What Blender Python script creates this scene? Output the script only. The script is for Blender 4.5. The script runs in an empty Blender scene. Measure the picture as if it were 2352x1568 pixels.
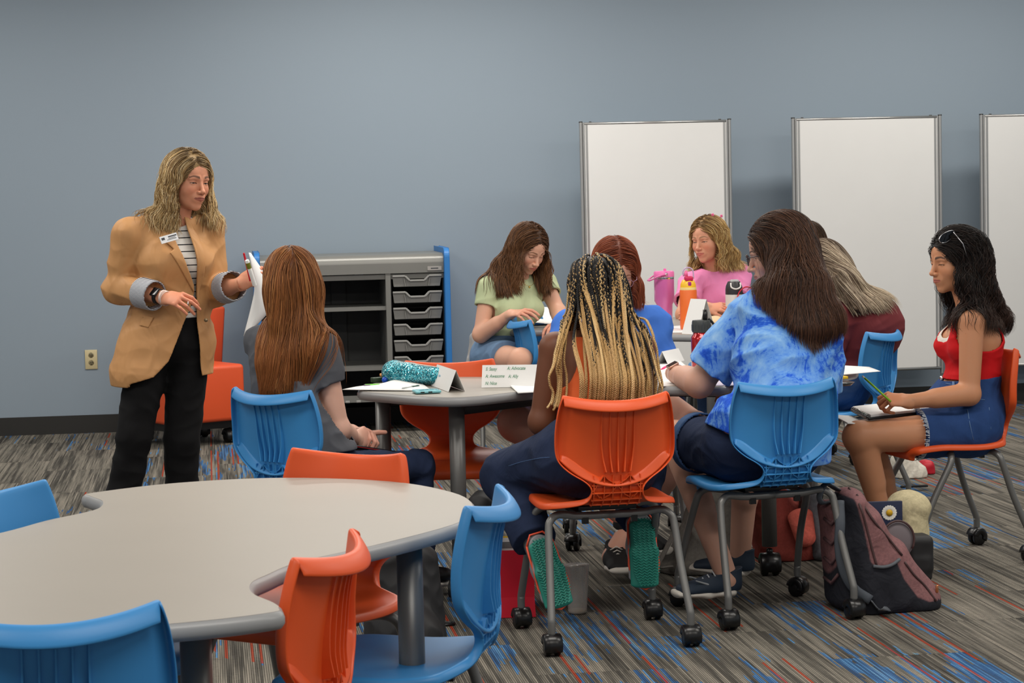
import bpy, math, random, time
import numpy as np
from mathutils import Vector, Matrix
T0 = time.time()
sc = bpy.context.scene
COL = sc.collection

# ------------------------------------------------------------------ camera
FPX, CAMH, PCX, PCY = 5000.0, 1.45, 1176.0, 784.0
ROLL = 0.0235
YAW, PITCH = math.radians(7.8714), math.radians(4.0085)


def cam_basis():
    f = np.array([math.sin(YAW) * math.cos(PITCH), math.cos(YAW) * math.cos(PITCH), -math.sin(PITCH)])
    h = np.array([math.cos(YAW), -math.sin(YAW), 0.0])
    u = np.cross(h, f)
    x = math.cos(ROLL) * h - math.sin(ROLL) * u
    y = math.sin(ROLL) * h + math.cos(ROLL) * u
    return x, y, f


CX_, CY_, CF_ = cam_basis()
CPOS = np.array([0.0, 0.0, CAMH])


def at(px, py, Y):
    """point of the room at depth Y behind photograph pixel (px, py)"""
    r = CF_ + CX_ * (px - PCX) / FPX + CY_ * (PCY - py) / FPX
    return CPOS + r * (Y / r[1])


def atz(px, py, z):
    r = CF_ + CX_ * (px - PCX) / FPX + CY_ * (PCY - py) / FPX
    return CPOS + r * ((z - CAMH) / r[2])


cd = bpy.data.cameras.new('camera')
cam = bpy.data.objects.new('camera', cd)
COL.objects.link(cam)
cam.matrix_world = Matrix(((CX_[0], CY_[0], -CF_[0], 0), (CX_[1], CY_[1], -CF_[1], 0),
                           (CX_[2], CY_[2], -CF_[2], CAMH), (0, 0, 0, 1)))
cd.sensor_width = 36.0
cd.lens = 36.0 * FPX / 2352.0
cd.clip_end = 100
cd.dof.use_dof = True
cd.dof.focus_distance = 9.3
cd.dof.aperture_fstop = 22.0
sc.camera = cam

# ------------------------------------------------------------------ light
w = bpy.data.worlds.new('world')
sc.world = w
w.use_nodes = True
w.node_tree.nodes['Background'].inputs[0].default_value = (0.86, 0.93, 1.0, 1)
w.node_tree.nodes['Background'].inputs[1].default_value = 0.30
sc.view_settings.view_transform = 'Standard'
sc.view_settings.look = 'None'
sc.view_settings.exposure = 0.42
sc.view_settings.gamma = 1.0
sc.cycles.max_bounces = 6
sc.cycles.diffuse_bounces = 3
sc.cycles.glossy_bounces = 3
sc.cycles.transmission_bounces = 6
sc.cycles.transparent_max_bounces = 8
sc.cycles.caustics_reflective = False
sc.cycles.caustics_refractive = False
CEIL = 3.15
LAMPS = [(x, y, e) for x, y, e in (
    (-2.2, 12.1, 0.75), (1.2, 12.1, 1.15), (4.6, 12.1, 0.8),
    (-2.2, 8.9, 1), (1.2, 8.9, 1), (4.6, 8.9, 1),
    (-2.2, 5.6, 1), (1.2, 5.6, 1.0), (4.6, 5.6, 1),
    (-2.2, 2.2, 1), (1.2, 2.2, 1), (4.6, 2.2, 1))]
LAMP_W = 44.0
for i, (x, y, e) in enumerate(LAMPS):
    ld = bpy.data.lights.new('ceiling_lamp_light', 'AREA')
    ld.shape = 'RECTANGLE'
    ld.size, ld.size_y = 2.4, 0.6
    if y > 12: ld.size_y = 0.3
    ld.energy = LAMP_W * e
    ld.color = (1.0, 0.95, 0.88)
    lo = bpy.data.objects.new('ceiling_lamp_light', ld)
    lo.location = (x, y, CEIL - 0.03)
    COL.objects.link(lo)


# ------------------------------------------------------------------ helpers
def lin(c):
    out = []
    for v in c[:3]:
        v = v / 255.0
        out.append(v / 12.92 if v <= 0.04045 else ((v + 0.055) / 1.055) ** 2.4)
    return tuple(out) + (1.0,)


def tag(o, label=None, cat=None, group=None, kind=None):
    if label: o['label'] = label
    if cat: o['category'] = cat
    if group: o['group'] = group
    if kind: o['kind'] = kind
    return o


def empty(name, loc=(0, 0, 0), rz=0.0, label=None, cat=None, group=None, parent=None):
    o = bpy.data.objects.new(name, None)
    o.empty_display_size = 0.05
    o.location = loc
    o.rotation_euler = (0, 0, rz)
    if parent: o.parent = parent
    COL.objects.link(o)
    return tag(o, label, cat, group)


def copy_tree(o, parent=None):
    c = o.copy()
    COL.objects.link(c)
    c.parent = parent
    for ch in list(o.children):
        copy_tree(ch, c)
    return c


class MB:
    """collects geometry for one mesh"""
    def __init__(s):
        s.v = []; s.f = []; s.n = 0; s.m = []; s.c = []
        s.mi = 0

    def add(s, v, f):
        v = np.asarray(v, float).reshape(-1, 3)
        s.v.append(v)
        for q in f:
            s.f.append(tuple(int(i) + s.n for i in q)); s.m.append(s.mi)
        s.n += len(v)
        return s

    def box(s, c, d, R=None):
        c = np.array(c, float); d = np.array(d, float) / 2
        v = np.array([[x, y, z] for x in (-1, 1) for y in (-1, 1) for z in (-1, 1)]) * d
        if R is not None: v = v @ np.array(R).T
        return s.add(v + c, [(0, 1, 3, 2), (4, 6, 7, 5), (0, 4, 5, 1), (2, 3, 7, 6), (0, 2, 6, 4), (1, 5, 7, 3)])

    def bar(s, a, b, w, t, up=(0, 0, 1)):
        a = np.array(a, float); b = np.array(b, float)
        d = b - a; L = np.linalg.norm(d); d /= L
        u = np.array(up, float); r = np.cross(d, u); r /= np.linalg.norm(r); u = np.cross(r, d)
        return s.box((a + b) / 2, (w, L, t), np.array([r, d, u]).T)

    def tube(s, path, rad, n=10, caps=True, flat=1.0):
        P = np.array(path, float)
        R = np.ones(len(P)) * rad if np.isscalar(rad) else np.array(rad, float)
        t = np.gradient(P, axis=0); t /= np.linalg.norm(t, axis=1)[:, None] + 1e-12
        ref = np.array([0, 0, 1.0]) if abs(t[0][2]) < 0.9 else np.array([1.0, 0, 0])
        u = np.cross(t[0], ref); u /= np.linalg.norm(u)
        V = []
        for i in range(len(P)):
            u = u - t[i] * (u @ t[i]); u /= np.linalg.norm(u) + 1e-12
            w_ = np.cross(t[i], u)
            a = np.arange(n) * 2 * math.pi / n
            V.append(P[i] + R[i] * (np.cos(a)[:, None] * u + flat * np.sin(a)[:, None] * w_))
        V = np.concatenate(V)
        f = [(i * n + j, i * n + (j + 1) % n, (i + 1) * n + (j + 1) % n, (i + 1) * n + j)
             for i in range(len(P) - 1) for j in range(n)]
        if caps:
            f += [tuple(range(n))[::-1], tuple((len(P) - 1) * n + j for j in range(n))]
        return s.add(V, f)

    def lathe(s, prof, c=(0, 0, 0), n=28, axis='z', R=None):
        pr = np.array(prof, float); a = np.arange(n) * 2 * math.pi / n
        V = np.stack([pr[:, 0][:, None] * np.cos(a), pr[:, 0][:, None] * np.sin(a),
                      np.repeat(pr[:, 1][:, None], n, 1)], -1).reshape(-1, 3)
        if axis == 'x': V = V[:, [2, 0, 1]]
        if axis == 'y': V = V[:, [1, 2, 0]]
        if R is not None: V = V @ np.array(R).T
        m = len(pr)
        f = [(i * n + j, i * n + (j + 1) % n, (i + 1) * n + (j + 1) % n, (i + 1) * n + j)
             for i in range(m - 1) for j in range(n)]
        if pr[0][0] > 1e-5: f.append(tuple(range(n))[::-1])
        if pr[-1][0] > 1e-5: f.append(tuple((m - 1) * n + j for j in range(n)))
        return s.add(V + np.array(c, float), f)

    def grid(s, P):
        P = np.array(P, float); a, b = P.shape[:2]
        return s.add(P.reshape(-1, 3), [(i * b + j, i * b + j + 1, (i + 1) * b + j + 1, (i + 1) * b + j)
                                        for i in range(a - 1) for j in range(b - 1)])

    def prism(s, pts, z0, z1, M=None):
        p = np.array(pts, float); n = len(p)
        V = np.concatenate([np.c_[p, np.full(n, z0)], np.c_[p, np.full(n, z1)]])
        if M is not None: V = V @ np.array(M)[:3, :3].T + np.array(M)[:3, 3]
        return s.add(V, [tuple(range(n))[::-1], tuple(range(n, 2 * n))] +
                     [(i, (i + 1) % n, n + (i + 1) % n, n + i) for i in range(n)])

    def build(s, name, mat, parent=None, smooth=True, bevel=0, solid=0, sub=0, segs=2, off=-1, cols=None, auto=None):
        me = bpy.data.meshes.new(name)
        V = np.concatenate(s.v) if s.v else np.zeros((0, 3))
        me.from_pydata(V.tolist(), [], s.f)
        mats = mat if isinstance(mat, (list, tuple)) else [mat]
        for m in mats: me.materials.append(m)
        if len(mats) > 1: me.polygons.foreach_set('material_index', s.m)
        me.polygons.foreach_set('use_smooth', [smooth] * len(me.polygons))
        if auto is not None and smooth:
            bm_sharp(me, auto)
        me.update()
        o = bpy.data.objects.new(name, me)
        COL.objects.link(o)
        if parent: o.parent = parent
        if solid:
            md = o.modifiers.new('solid', 'SOLIDIFY'); md.thickness = solid; md.offset = off
        if bevel:
            md = o.modifiers.new('bevel', 'BEVEL'); md.width = bevel; md.segments = segs
            md.limit_method = 'ANGLE'; md.angle_limit = math.radians(35)
        if sub:
            md = o.modifiers.new('sub', 'SUBSURF'); md.levels = sub; md.render_levels = sub
        return o


def bm_sharp(me, deg):
    import bmesh
    bm = bmesh.new(); bm.from_mesh(me)
    bmesh.ops.recalc_face_normals(bm, faces=bm.faces)
    for e in bm.edges:
        if len(e.link_faces) == 2 and e.calc_face_angle(0) > math.radians(deg): e.smooth = False
    bm.to_mesh(me); bm.free()


def arrmesh(name, V, Q, mat, parent=None, cols=None, attr='Col', extra=None):
    """fast mesh from numpy arrays; cols = per vertex rgb"""
    me = bpy.data.meshes.new(name)
    V = np.ascontiguousarray(V, np.float32); Q = np.ascontiguousarray(Q, np.int32)
    k = Q.shape[1]
    me.vertices.add(len(V)); me.vertices.foreach_set('co', V.ravel())
    me.loops.add(Q.size); me.loops.foreach_set('vertex_index', Q.ravel())
    me.polygons.add(len(Q))
    me.polygons.foreach_set('loop_start', np.arange(0, Q.size, k, dtype=np.int32))
    me.polygons.foreach_set('use_smooth', np.ones(len(Q), bool))
    me.update(calc_edges=True); me.validate()
    if cols is not None:
        a = me.color_attributes.new(attr, 'FLOAT_COLOR', 'POINT')
        c = np.ones((len(V), 4), np.float32); c[:, :3] = cols
        a.data.foreach_set('color', c.ravel())
    for m in (mat if isinstance(mat, (list, tuple)) else [mat]): me.materials.append(m)
    o = bpy.data.objects.new(name, me)
    COL.objects.link(o)
    if parent: o.parent = parent
    return o


# ------------------------------------------------------------------ materials
class NT:
    def __init__(s, name):
        s.m = bpy.data.materials.new(name); s.m.use_nodes = True
        s.t = s.m.node_tree; s.b = s.t.nodes['Principled BSDF']

    def n(s, typ, **kw):
        x = s.t.nodes.new(typ)
        for k, v in kw.items():
            if k.startswith('i_'):
                x.inputs[int(k[2:])].default_value = v
            else: setattr(x, k, v)
        return x

    def l(s, a, b): s.t.links.new(a, b)

    def math(s, op, a, b=None, c=None, clamp=False):
        x = s.n('ShaderNodeMath', operation=op, use_clamp=clamp)
        for i, v in enumerate((a, b, c)):
            if v is None: continue
            if isinstance(v, (int, float)): x.inputs[i].default_value = v
            else: s.l(v, x.inputs[i])
        return x.outputs[0]

    def mix(s, f, a, b, typ='MIX'):
        x = s.n('ShaderNodeMix', data_type='RGBA', blend_type=typ)
        for i, v in ((0, f), (6, a), (7, b)):
            if isinstance(v, (int, float)): x.inputs[i].default_value = v
            elif isinstance(v, tuple): x.inputs[i].default_value = v
            else: s.l(v, x.inputs[i])
        return x.outputs[2]

    def ramp(s, f, stops, mode='LINEAR'):
        x = s.n('ShaderNodeValToRGB'); cr = x.color_ramp; cr.interpolation = mode
        while len(cr.elements) < len(stops): cr.elements.new(0.5)
        for e, (p, c) in zip(cr.elements, stops):
            e.position = p; e.color = c if len(c) == 4 else lin(c)
        s.l(f, x.inputs[0]); return x.outputs[0]

    def noise(s, vec, scale, detail=2.0, rough=0.5, dist=0.0):
        x = s.n('ShaderNodeTexNoise'); x.inputs['Scale'].default_value = scale
        x.inputs['Detail'].default_value = detail; x.inputs['Roughness'].default_value = rough
        x.inputs['Distortion'].default_value = dist
        if vec is not None: s.l(vec, x.inputs['Vector'])
        return x.outputs[0]

    def obj(s): return s.n('ShaderNodeTexCoord').outputs['Object']

    def pos(s): return s.n('ShaderNodeNewGeometry').outputs['Position']

    def scale(s, v, sc_):
        x = s.n('ShaderNodeVectorMath', operation='MULTIPLY'); s.l(v, x.inputs[0]); x.inputs[1].default_value = sc_
        return x.outputs[0]

    def bump(s, h, strength=0.3, dist=0.002):
        x = s.n('ShaderNodeBump'); x.inputs['Strength'].default_value = strength
        x.inputs['Distance'].default_value = dist; s.l(h, x.inputs['Height']); s.l(x.outputs[0], s.b.inputs['Normal'])

    def set(s, color=None, rough=None, metal=None, spec=None, sss=None, coat=None, trans=None, ior=None, alpha=None, sheen=None):
        b = s.b.inputs
        if color is not None:
            if isinstance(color, tuple): b['Base Color'].default_value = color
            else: s.l(color, b['Base Color'])
        if rough is not None: b['Roughness'].default_value = rough
        if metal is not None: b['Metallic'].default_value = metal
        if spec is not None: b['Specular IOR Level'].default_value = spec
        if sss is not None:
            b['Subsurface Weight'].default_value = sss; b['Subsurface Radius'].default_value = (1, .35, .2)
            b['Subsurface Scale'].default_value = 0.006
        if coat is not None: b['Coat Weight'].default_value = coat
        if trans is not None: b['Transmission Weight'].default_value = trans
        if ior is not None: b['IOR'].default_value = ior
        if alpha is not None: b['Alpha'].default_value = alpha
        if sheen is not None: b['Sheen Weight'].default_value = sheen
        return s.m


_M = {}


def plain(name, c, rough=0.5, metal=0.0, spec=0.5, var=0.06, scale=6, bump=0.0, bscale=300, **kw):
    if name in _M: return _M[name]
    t = NT(name); L = lin(c)
    o = t.obj()
    nz = t.noise(o, scale, 3)
    col = t.mix(nz, tuple(min(1, v * (1 - var)) for v in L[:3]) + (1,), tuple(min(1, v * (1 + var)) for v in L[:3]) + (1,))
    t.set(col, rough, metal, spec, **kw)
    if bump: t.bump(t.noise(o, bscale, 2), bump, 0.001)
    _M[name] = t.m
    return t.m


def cloth(name, c, weave=900, fold=0.5, rough=0.85, var=0.12, foldscale=(9, 9, 5)):
    """woven cloth with soft creases"""
    if name in _M: return _M[name]
    t = NT(name); L = lin(c); o = t.obj()
    nz = t.noise(o, weave, 2)
    col = t.mix(nz, tuple(v * (1 - var) for v in L[:3]) + (1,), tuple(min(1, v * (1 + var)) for v in L[:3]) + (1,))
    t.set(col, rough, 0, 0.25)
    f = t.noise(t.scale(o, foldscale), 1.0, 2, 0.45, 0.8)
    h = t.math('ADD', f, t.math('MULTIPLY', nz, 0.02))
    t.bump(h, fold, 0.02)
    _M[name] = t.m
    return t.m


def carpet_mat():
    t = NT('striped_carpet')
    p = t.pos(); sp = t.n('ShaderNodeSeparateXYZ'); t.l(p, sp.inputs[0])
    X, Y = sp.outputs[0], sp.outputs[1]
    # planks, 0.457 x 0.914 m, staggered
    ix = t.math('FLOOR', t.math('DIVIDE', X, 0.457))
    yo = t.math('ADD', Y, t.math('MULTIPLY', t.math('FRACT', t.math('MULTIPLY', ix, 0.5)), 0.914))
    yo = t.math('ADD', yo, 0.05)
    iy = t.math('FLOOR', t.math('DIVIDE', yo, 0.914))
    cell = t.n('ShaderNodeCombineXYZ'); t.l(ix, cell.inputs[0]); t.l(iy, cell.inputs[1])
    wn = t.n('ShaderNodeTexWhiteNoise', noise_dimensions='3D'); t.l(cell.outputs[0], wn.inputs['Vector'])
    tilev = wn.outputs['Value']; tilec = t.n('ShaderNodeSeparateColor'); t.l(wn.outputs['Color'], tilec.inputs[0])
    # yarn rows run along Y
    yarn = t.math('FLOOR', t.math('MULTIPLY', X, 150))

    def vec(a, b, c):
        x = t.n('ShaderNodeCombineXYZ')
        for i, q in enumerate((a, b, c)):
            if isinstance(q, (int, float)): x.inputs[i].default_value = q
            else: t.l(q, x.inputs[i])
        return x.outputs[0]
    off = t.math('MULTIPLY', tilev, 37.0)
    n1 = t.noise(vec(t.math('MULTIPLY', yarn, 5.37), t.math('MULTIPLY', Y, 1.7), off), 1.0, 2, 0.6)
    n2 = t.noise(vec(t.math('MULTIPLY', X, 9.0), t.math('MULTIPLY', Y, 0.9), off), 1.0, 1)
    n6 = t.noise(vec(t.math('MULTIPLY', yarn, 0.4), t.math('MULTIPLY', Y, 1.1), t.math('ADD', off, 7)), 1.0, 1)
    v = t.math('ADD', t.math('ADD', t.math('MULTIPLY', n1, 0.75), t.math('MULTIPLY', n2, 0.4)), t.math('MULTIPLY', n6, 0.6))
    v = t.math('SUBTRACT', v, 0.36)
    base = t.ramp(v, [(0.22, (54, 52, 49)), (0.42, (88, 85, 79)), (0.58, (130, 125, 115)), (0.74, (154, 147, 135))])
    # blue accents by plank
    n3 = t.noise(vec(t.math('MULTIPLY', yarn, 0.37), t.math('MULTIPLY', Y, 1.6), t.math('ADD', off, 11)), 1.0, 2, 0.75)
    n4 = t.noise(vec(t.math('MULTIPLY', X, 5.5), t.math('MULTIPLY', Y, 1.1), t.math('ADD', off, 3)), 1.0, 1)
    gate = t.math('GREATER_THAN', tilec.outputs[0], 0.42)
    bl = t.math('MULTIPLY', t.math('GREATER_THAN', t.math('ADD', n3, t.math('MULTIPLY', n4, 0.8)), 1.03), gate)
    blue = t.ramp(n1, [(0.3, (44, 62, 84)), (0.48, (48, 100, 156)), (0.62, (84, 146, 200)), (0.75, (120, 160, 176))])
    col = t.mix(t.math('MULTIPLY', bl, 0.85), base, blue)
    wr = t.n('ShaderNodeTexWhiteNoise', noise_dimensions='2D')
    t.l(vec(t.math('FLOOR', t.math('MULTIPLY', X, 110)), t.math('MULTIPLY', tilec.outputs[1], 0), 0), wr.inputs['Vector'])
    rd = t.math('GREATER_THAN', wr.outputs[0], 0.972)
    n5 = t.noise(vec(t.math('MULTIPLY', X, 3.0), t.math('MULTIPLY', Y, 1.3), 5), 1.0, 1)
    rd = t.math('MULTIPLY', rd, t.math('GREATER_THAN', n5, 0.46))
    rd = t.math('MULTIPLY', rd, t.math('GREATER_THAN', tilec.outputs[0], 0.35))
    col = t.mix(t.math('MULTIPLY', rd, 0.85), col, lin((170, 62, 34)))
    # fine dotted yarn loops and the seams between planks
    row = t.math('ABSOLUTE', t.math('SUBTRACT', t.math('FRACT', t.math('MULTIPLY', X, 150)), 0.5))
    dots = t.noise(vec(t.math('MULTIPLY', yarn, 3.1), t.math('MULTIPLY', Y, 190), 0), 1.0, 1)
    dark = t.math('MULTIPLY', t.math('POWER', t.math('MULTIPLY', row, 2.0), 1.6), t.math('MULTIPLY', dots, 1.9), clamp=True)
    col = t.mix(t.math('MULTIPLY', dark, 0.85), col, lin((26, 24, 23)))
    fy = t.math('FRACT', t.math('DIVIDE', yo, 0.914))
    seam = t.math('LESS_THAN', t.math('ABSOLUTE', t.math('SUBTRACT', fy, 0.5)), 0.4975)
    col = t.mix(t.math('MULTIPLY', t.math('SUBTRACT', 1.0, seam), 0.35), col, lin((40, 38, 36)))
    t.set(col, 0.95, 0, 0.1)
    t.bump(t.math('SUBTRACT', dots, row), 0.6, 0.003)
    return t.m


def wall_mat():
    t = NT('blue_grey_paint'); p = t.pos()
    n = t.noise(p, 0.7, 2); f = t.noise(p, 260, 2)
    col = t.mix(n, lin((139, 153, 166)), lin((144, 158, 170)))
    t.set(col, 0.6, 0, 0.3); t.bump(f, 0.12, 0.001)
    return t.m


M_wall = wall_mat(); M_carpet = carpet_mat()
M_base = plain('black_rubber_base', (38, 37, 35), 0.5)
M_ceil = plain('ceiling_tile', (225, 222, 215), 0.9)
M_orange = plain('orange_plastic', (222, 86, 36), 0.42, spec=0.4, var=0.03, bump=0.05, bscale=500)
M_blue = plain('blue_plastic', (58, 136, 198), 0.42, spec=0.4, var=0.03, bump=0.05, bscale=500)
M_frame = plain('grey_powder_coat', (112, 112, 110), 0.38, 0.35, 0.5, bump=0.05, bscale=700)
M_darkfr = plain('dark_powder_coat', (62, 62, 62), 0.45, 0.2)
M_black = plain('black_plastic', (17, 17, 18), 0.3, spec=0.5)
M_top = plain('grey_laminate', (150, 144, 135), 0.42, spec=0.4, var=0.05, scale=3)
M_edge = plain('grey_table_edge', (148, 149, 150), 0.35, spec=0.5)
M_alu = plain('aluminium', (178, 178, 176), 0.3, 0.7)
M_white = plain('whiteboard_face', (224, 224, 222), 0.28, spec=0.5, var=0.02)
M_cab = plain('cabinet_grey', (128, 128, 124), 0.35, 0.25, 0.5)
M_cabin = plain('cabinet_inside', (52, 53, 53), 0.6)
M_panel = plain('blue_panel', (44, 120, 190), 0.45)
M_tray = plain('tray_plastic', (150, 150, 147), 0.4)
M_vinyl = plain('orange_vinyl', (222, 84, 40), 0.45, bump=0.1, bscale=200)
M_paper = plain('paper', (236, 236, 234), 0.7, var=0.02)
M_ink = plain('ink', (60, 64, 70), 0.7)
M_outlet = plain('ivory_plastic', (206, 192, 150), 0.4)

# ------------------------------------------------------------------ room


def wallY(x): return 13.67 - 0.0286 * x


def structure(o): o['kind'] = 'structure'; return o


m = MB(); m.box((1, 5, -0.05), (18, 20, 0.1)); structure(m.build('floor', M_carpet, smooth=False))
m = MB(); a, b = -8.0, 10.0
m.add([(a, wallY(a), 0), (b, wallY(b), 0), (b, wallY(b), CEIL), (a, wallY(a), CEIL),
       (a, wallY(a) + .12, 0), (b, wallY(b) + .12, 0), (b, wallY(b) + .12, CEIL), (a, wallY(a) + .12, CEIL)],
      [(0, 1, 2, 3), (5, 4, 7, 6), (0, 4, 5, 1), (3, 2, 6, 7), (1, 5, 6, 2), (4, 0, 3, 7)])
structure(m.build('wall_back', M_wall, smooth=False))
m = MB(); m.add([(a, wallY(a) - .008, 0), (b, wallY(b) - .008, 0), (b, wallY(b) - .008, 0.112), (a, wallY(a) - .008, 0.112),
       (a, wallY(a) , 0), (b, wallY(b) , 0), (b, wallY(b), 0.112), (a, wallY(a), 0.112)],
      [(0, 1, 2, 3), (5, 4, 7, 6), (0, 4, 5, 1), (3, 2, 6, 7), (1, 5, 6, 2), (4, 0, 3, 7)])
structure(m.build('baseboard_back', M_base, smooth=False))
m = MB(); m.box((1, 5, CEIL + .05), (18, 20, 0.1)); structure(m.build('ceiling', M_ceil, smooth=False))

# wall outlet
oc = at(209.5, 825.5, wallY(-0.7) - 0.004)
ol = empty('wall_outlet', (oc[0], wallY(oc[0]), oc[2]), -0.0286, 'ivory double wall outlet left of the standing woman', 'outlet')
m = MB(); m.box((0, -0.003, 0), (0.075, 0.006, 0.12)); m.build('cover_plate', M_outlet, ol, bevel=0.002)
for dz in (0.027, -0.02):
    m = MB(); m.lathe([(0.0, 0.0), (0.017, 0.0), (0.017, 0.003)], (0, -0.006, dz), 20, 'y'); 
    so = m.build('socket', M_outlet, ol)
    m = MB(); m.box((-0.006, -0.0085, dz + 0.003), (0.003, 0.004, 0.008)); m.box((0.006, -0.0085, dz + 0.003), (0.003, 0.004, 0.008))
    m.box((0, -0.0085, dz - 0.009), (0.004, 0.004, 0.004)); m.build('socket_slots', M_black, so, smooth=False)

# ceiling lamps (out of the frame, they are what lights the room)
for i, (x, y, e) in enumerate(LAMPS):
    pass


# ------------------------------------------------------------------ chairs
PROF = np.array([  # y, z, halfwidth, side curl of the edges
    (0.232, 0.418, 0.150, -.004), (0.226, 0.436, 0.178, -.003), (0.200, 0.450, 0.198, 0), (0.12, 0.455, 0.212, .004), (0.04, 0.450, 0.216, .006),
    (-0.04, 0.446, 0.216, .008), (-0.10, 0.448, 0.212, .010), (-0.135, 0.455, 0.196, .008), (-0.158, 0.464, 0.150, .004),
    (-0.176, 0.476, 0.100, .0), (-0.188, 0.494, 0.083, .0), (-0.194, 0.515, 0.083, .002), (-0.196, 0.538, 0.105, .006),
    (-0.198, 0.560, 0.142, .018), (-0.201, 0.585, 0.172, .030), (-0.205, 0.612, 0.188, .040), (-0.214, 0.66, 0.1905, .050),
    (-0.224, 0.71, 0.187, .054), (-0.236, 0.755, 0.179, .057), (-0.247, 0.790, 0.168, .060)])


def catmull(P, k):
    P = np.array(P, float); out = []
    Q = np.vstack([2 * P[0] - P[1], P, 2 * P[-1] - P[-2]])
    for i in range(1, len(Q) - 2):
        for j in range(k):
            t = j / k
            out.append(0.5 * ((2 * Q[i]) + (-Q[i - 1] + Q[i + 1]) * t + (2 * Q[i - 1] - 5 * Q[i] + 4 * Q[i + 1] - Q[i + 2]) * t * t
                              + (-Q[i - 1] + 3 * Q[i] - 3 * Q[i + 1] + Q[i + 2]) * t ** 3))
    out.append(Q[-2]); return np.array(out)


PF = catmull(PROF, 3)
SPLIT = 11 * 3
NS = 12


def shell_pt(row, s):
    """point on the shell at profile row (float array ok) and side position s in -1..1; also outward (rear/under) normal"""
    y, z, w_, c = row[:4]
    i = row[4] if len(row) > 4 else 0
    return y, z, w_, c


def row_geom(i):
    y, z, w_, c = PF[i]
    d = PF[min(i + 1, len(PF) - 1)][:2] - PF[max(i - 1, 0)][:2]
    d = d / np.linalg.norm(d)
    nrm = np.array([-d[1], d[0]])  # points to sitter's side? rotate left of travel direction
    # travel goes back and up; sitter side = up for the seat, front for the back
    n = np.array([d[1], -d[0]])
    if (n[1] < 0 and i < SPLIT) or (i >= SPLIT and n[0] < 0): n = -n
    return y, z, w_, c, n


def shell_at(i, s):
    y, z, w_, c, n = row_geom(i)
    k = c * s * s
    return np.array([w_ * s, y + n[0] * k, z + n[1] * k])


def flange(i):
    """depth of the rim that turns to the rear"""
    z = PF[i][1]
    if i < SPLIT - 8: return 0.020
    return float(np.interp(z, [0.46, 0.50, 0.55, 0.60, 0.7, 0.79], [0.020, 0.020, 0.022, 0.028, 0.028, 0.026]))


def shell_rows(i0, i1, top=False, front=False):
    R = []
    ss = np.linspace(-1, 1, NS * 2 + 1)
    ss = np.sign(ss) * (1 - (1 - np.abs(ss)) ** 1.15)
    for i in range(i0, i1 + 1):
        y, z, w_, c, n = row_geom(i)
        f = flange(i)
        row = [shell_at(i, s) for s in ss]
        e0 = row[0] - np.array([0.002, n[0] * f, n[1] * f]); e1 = row[-1] - np.array([-0.002, n[0] * f, n[1] * f])
        row = [e0, row[0] + np.array([0.0015, 0, 0])] + row[1:-1] + [row[-1] - np.array([0.0015, 0, 0]), e1]
        R.append(row)
    if top:
        last = np.array(R[-1]); f = 0.024; y, z, w_, c, n = row_geom(i1)
        for f, dz in ((.010, .001), (.024, -.016), (.028, -.026)):
            lip = last.copy(); lip[1:-1] -= np.array([0, n[0] * f, n[1] * f]); lip[:, 2] += dz
            lip[0] = lip[1]; lip[-1] = lip[-2]
            R.append(list(lip))
    if front:
        first = np.array(R[0]); y, z, w_, c, n = row_geom(i0)
        lip = first + np.array([0, -0.004, -0.016]); R.insert(0, list(lip))
    return np.array(R)


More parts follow.
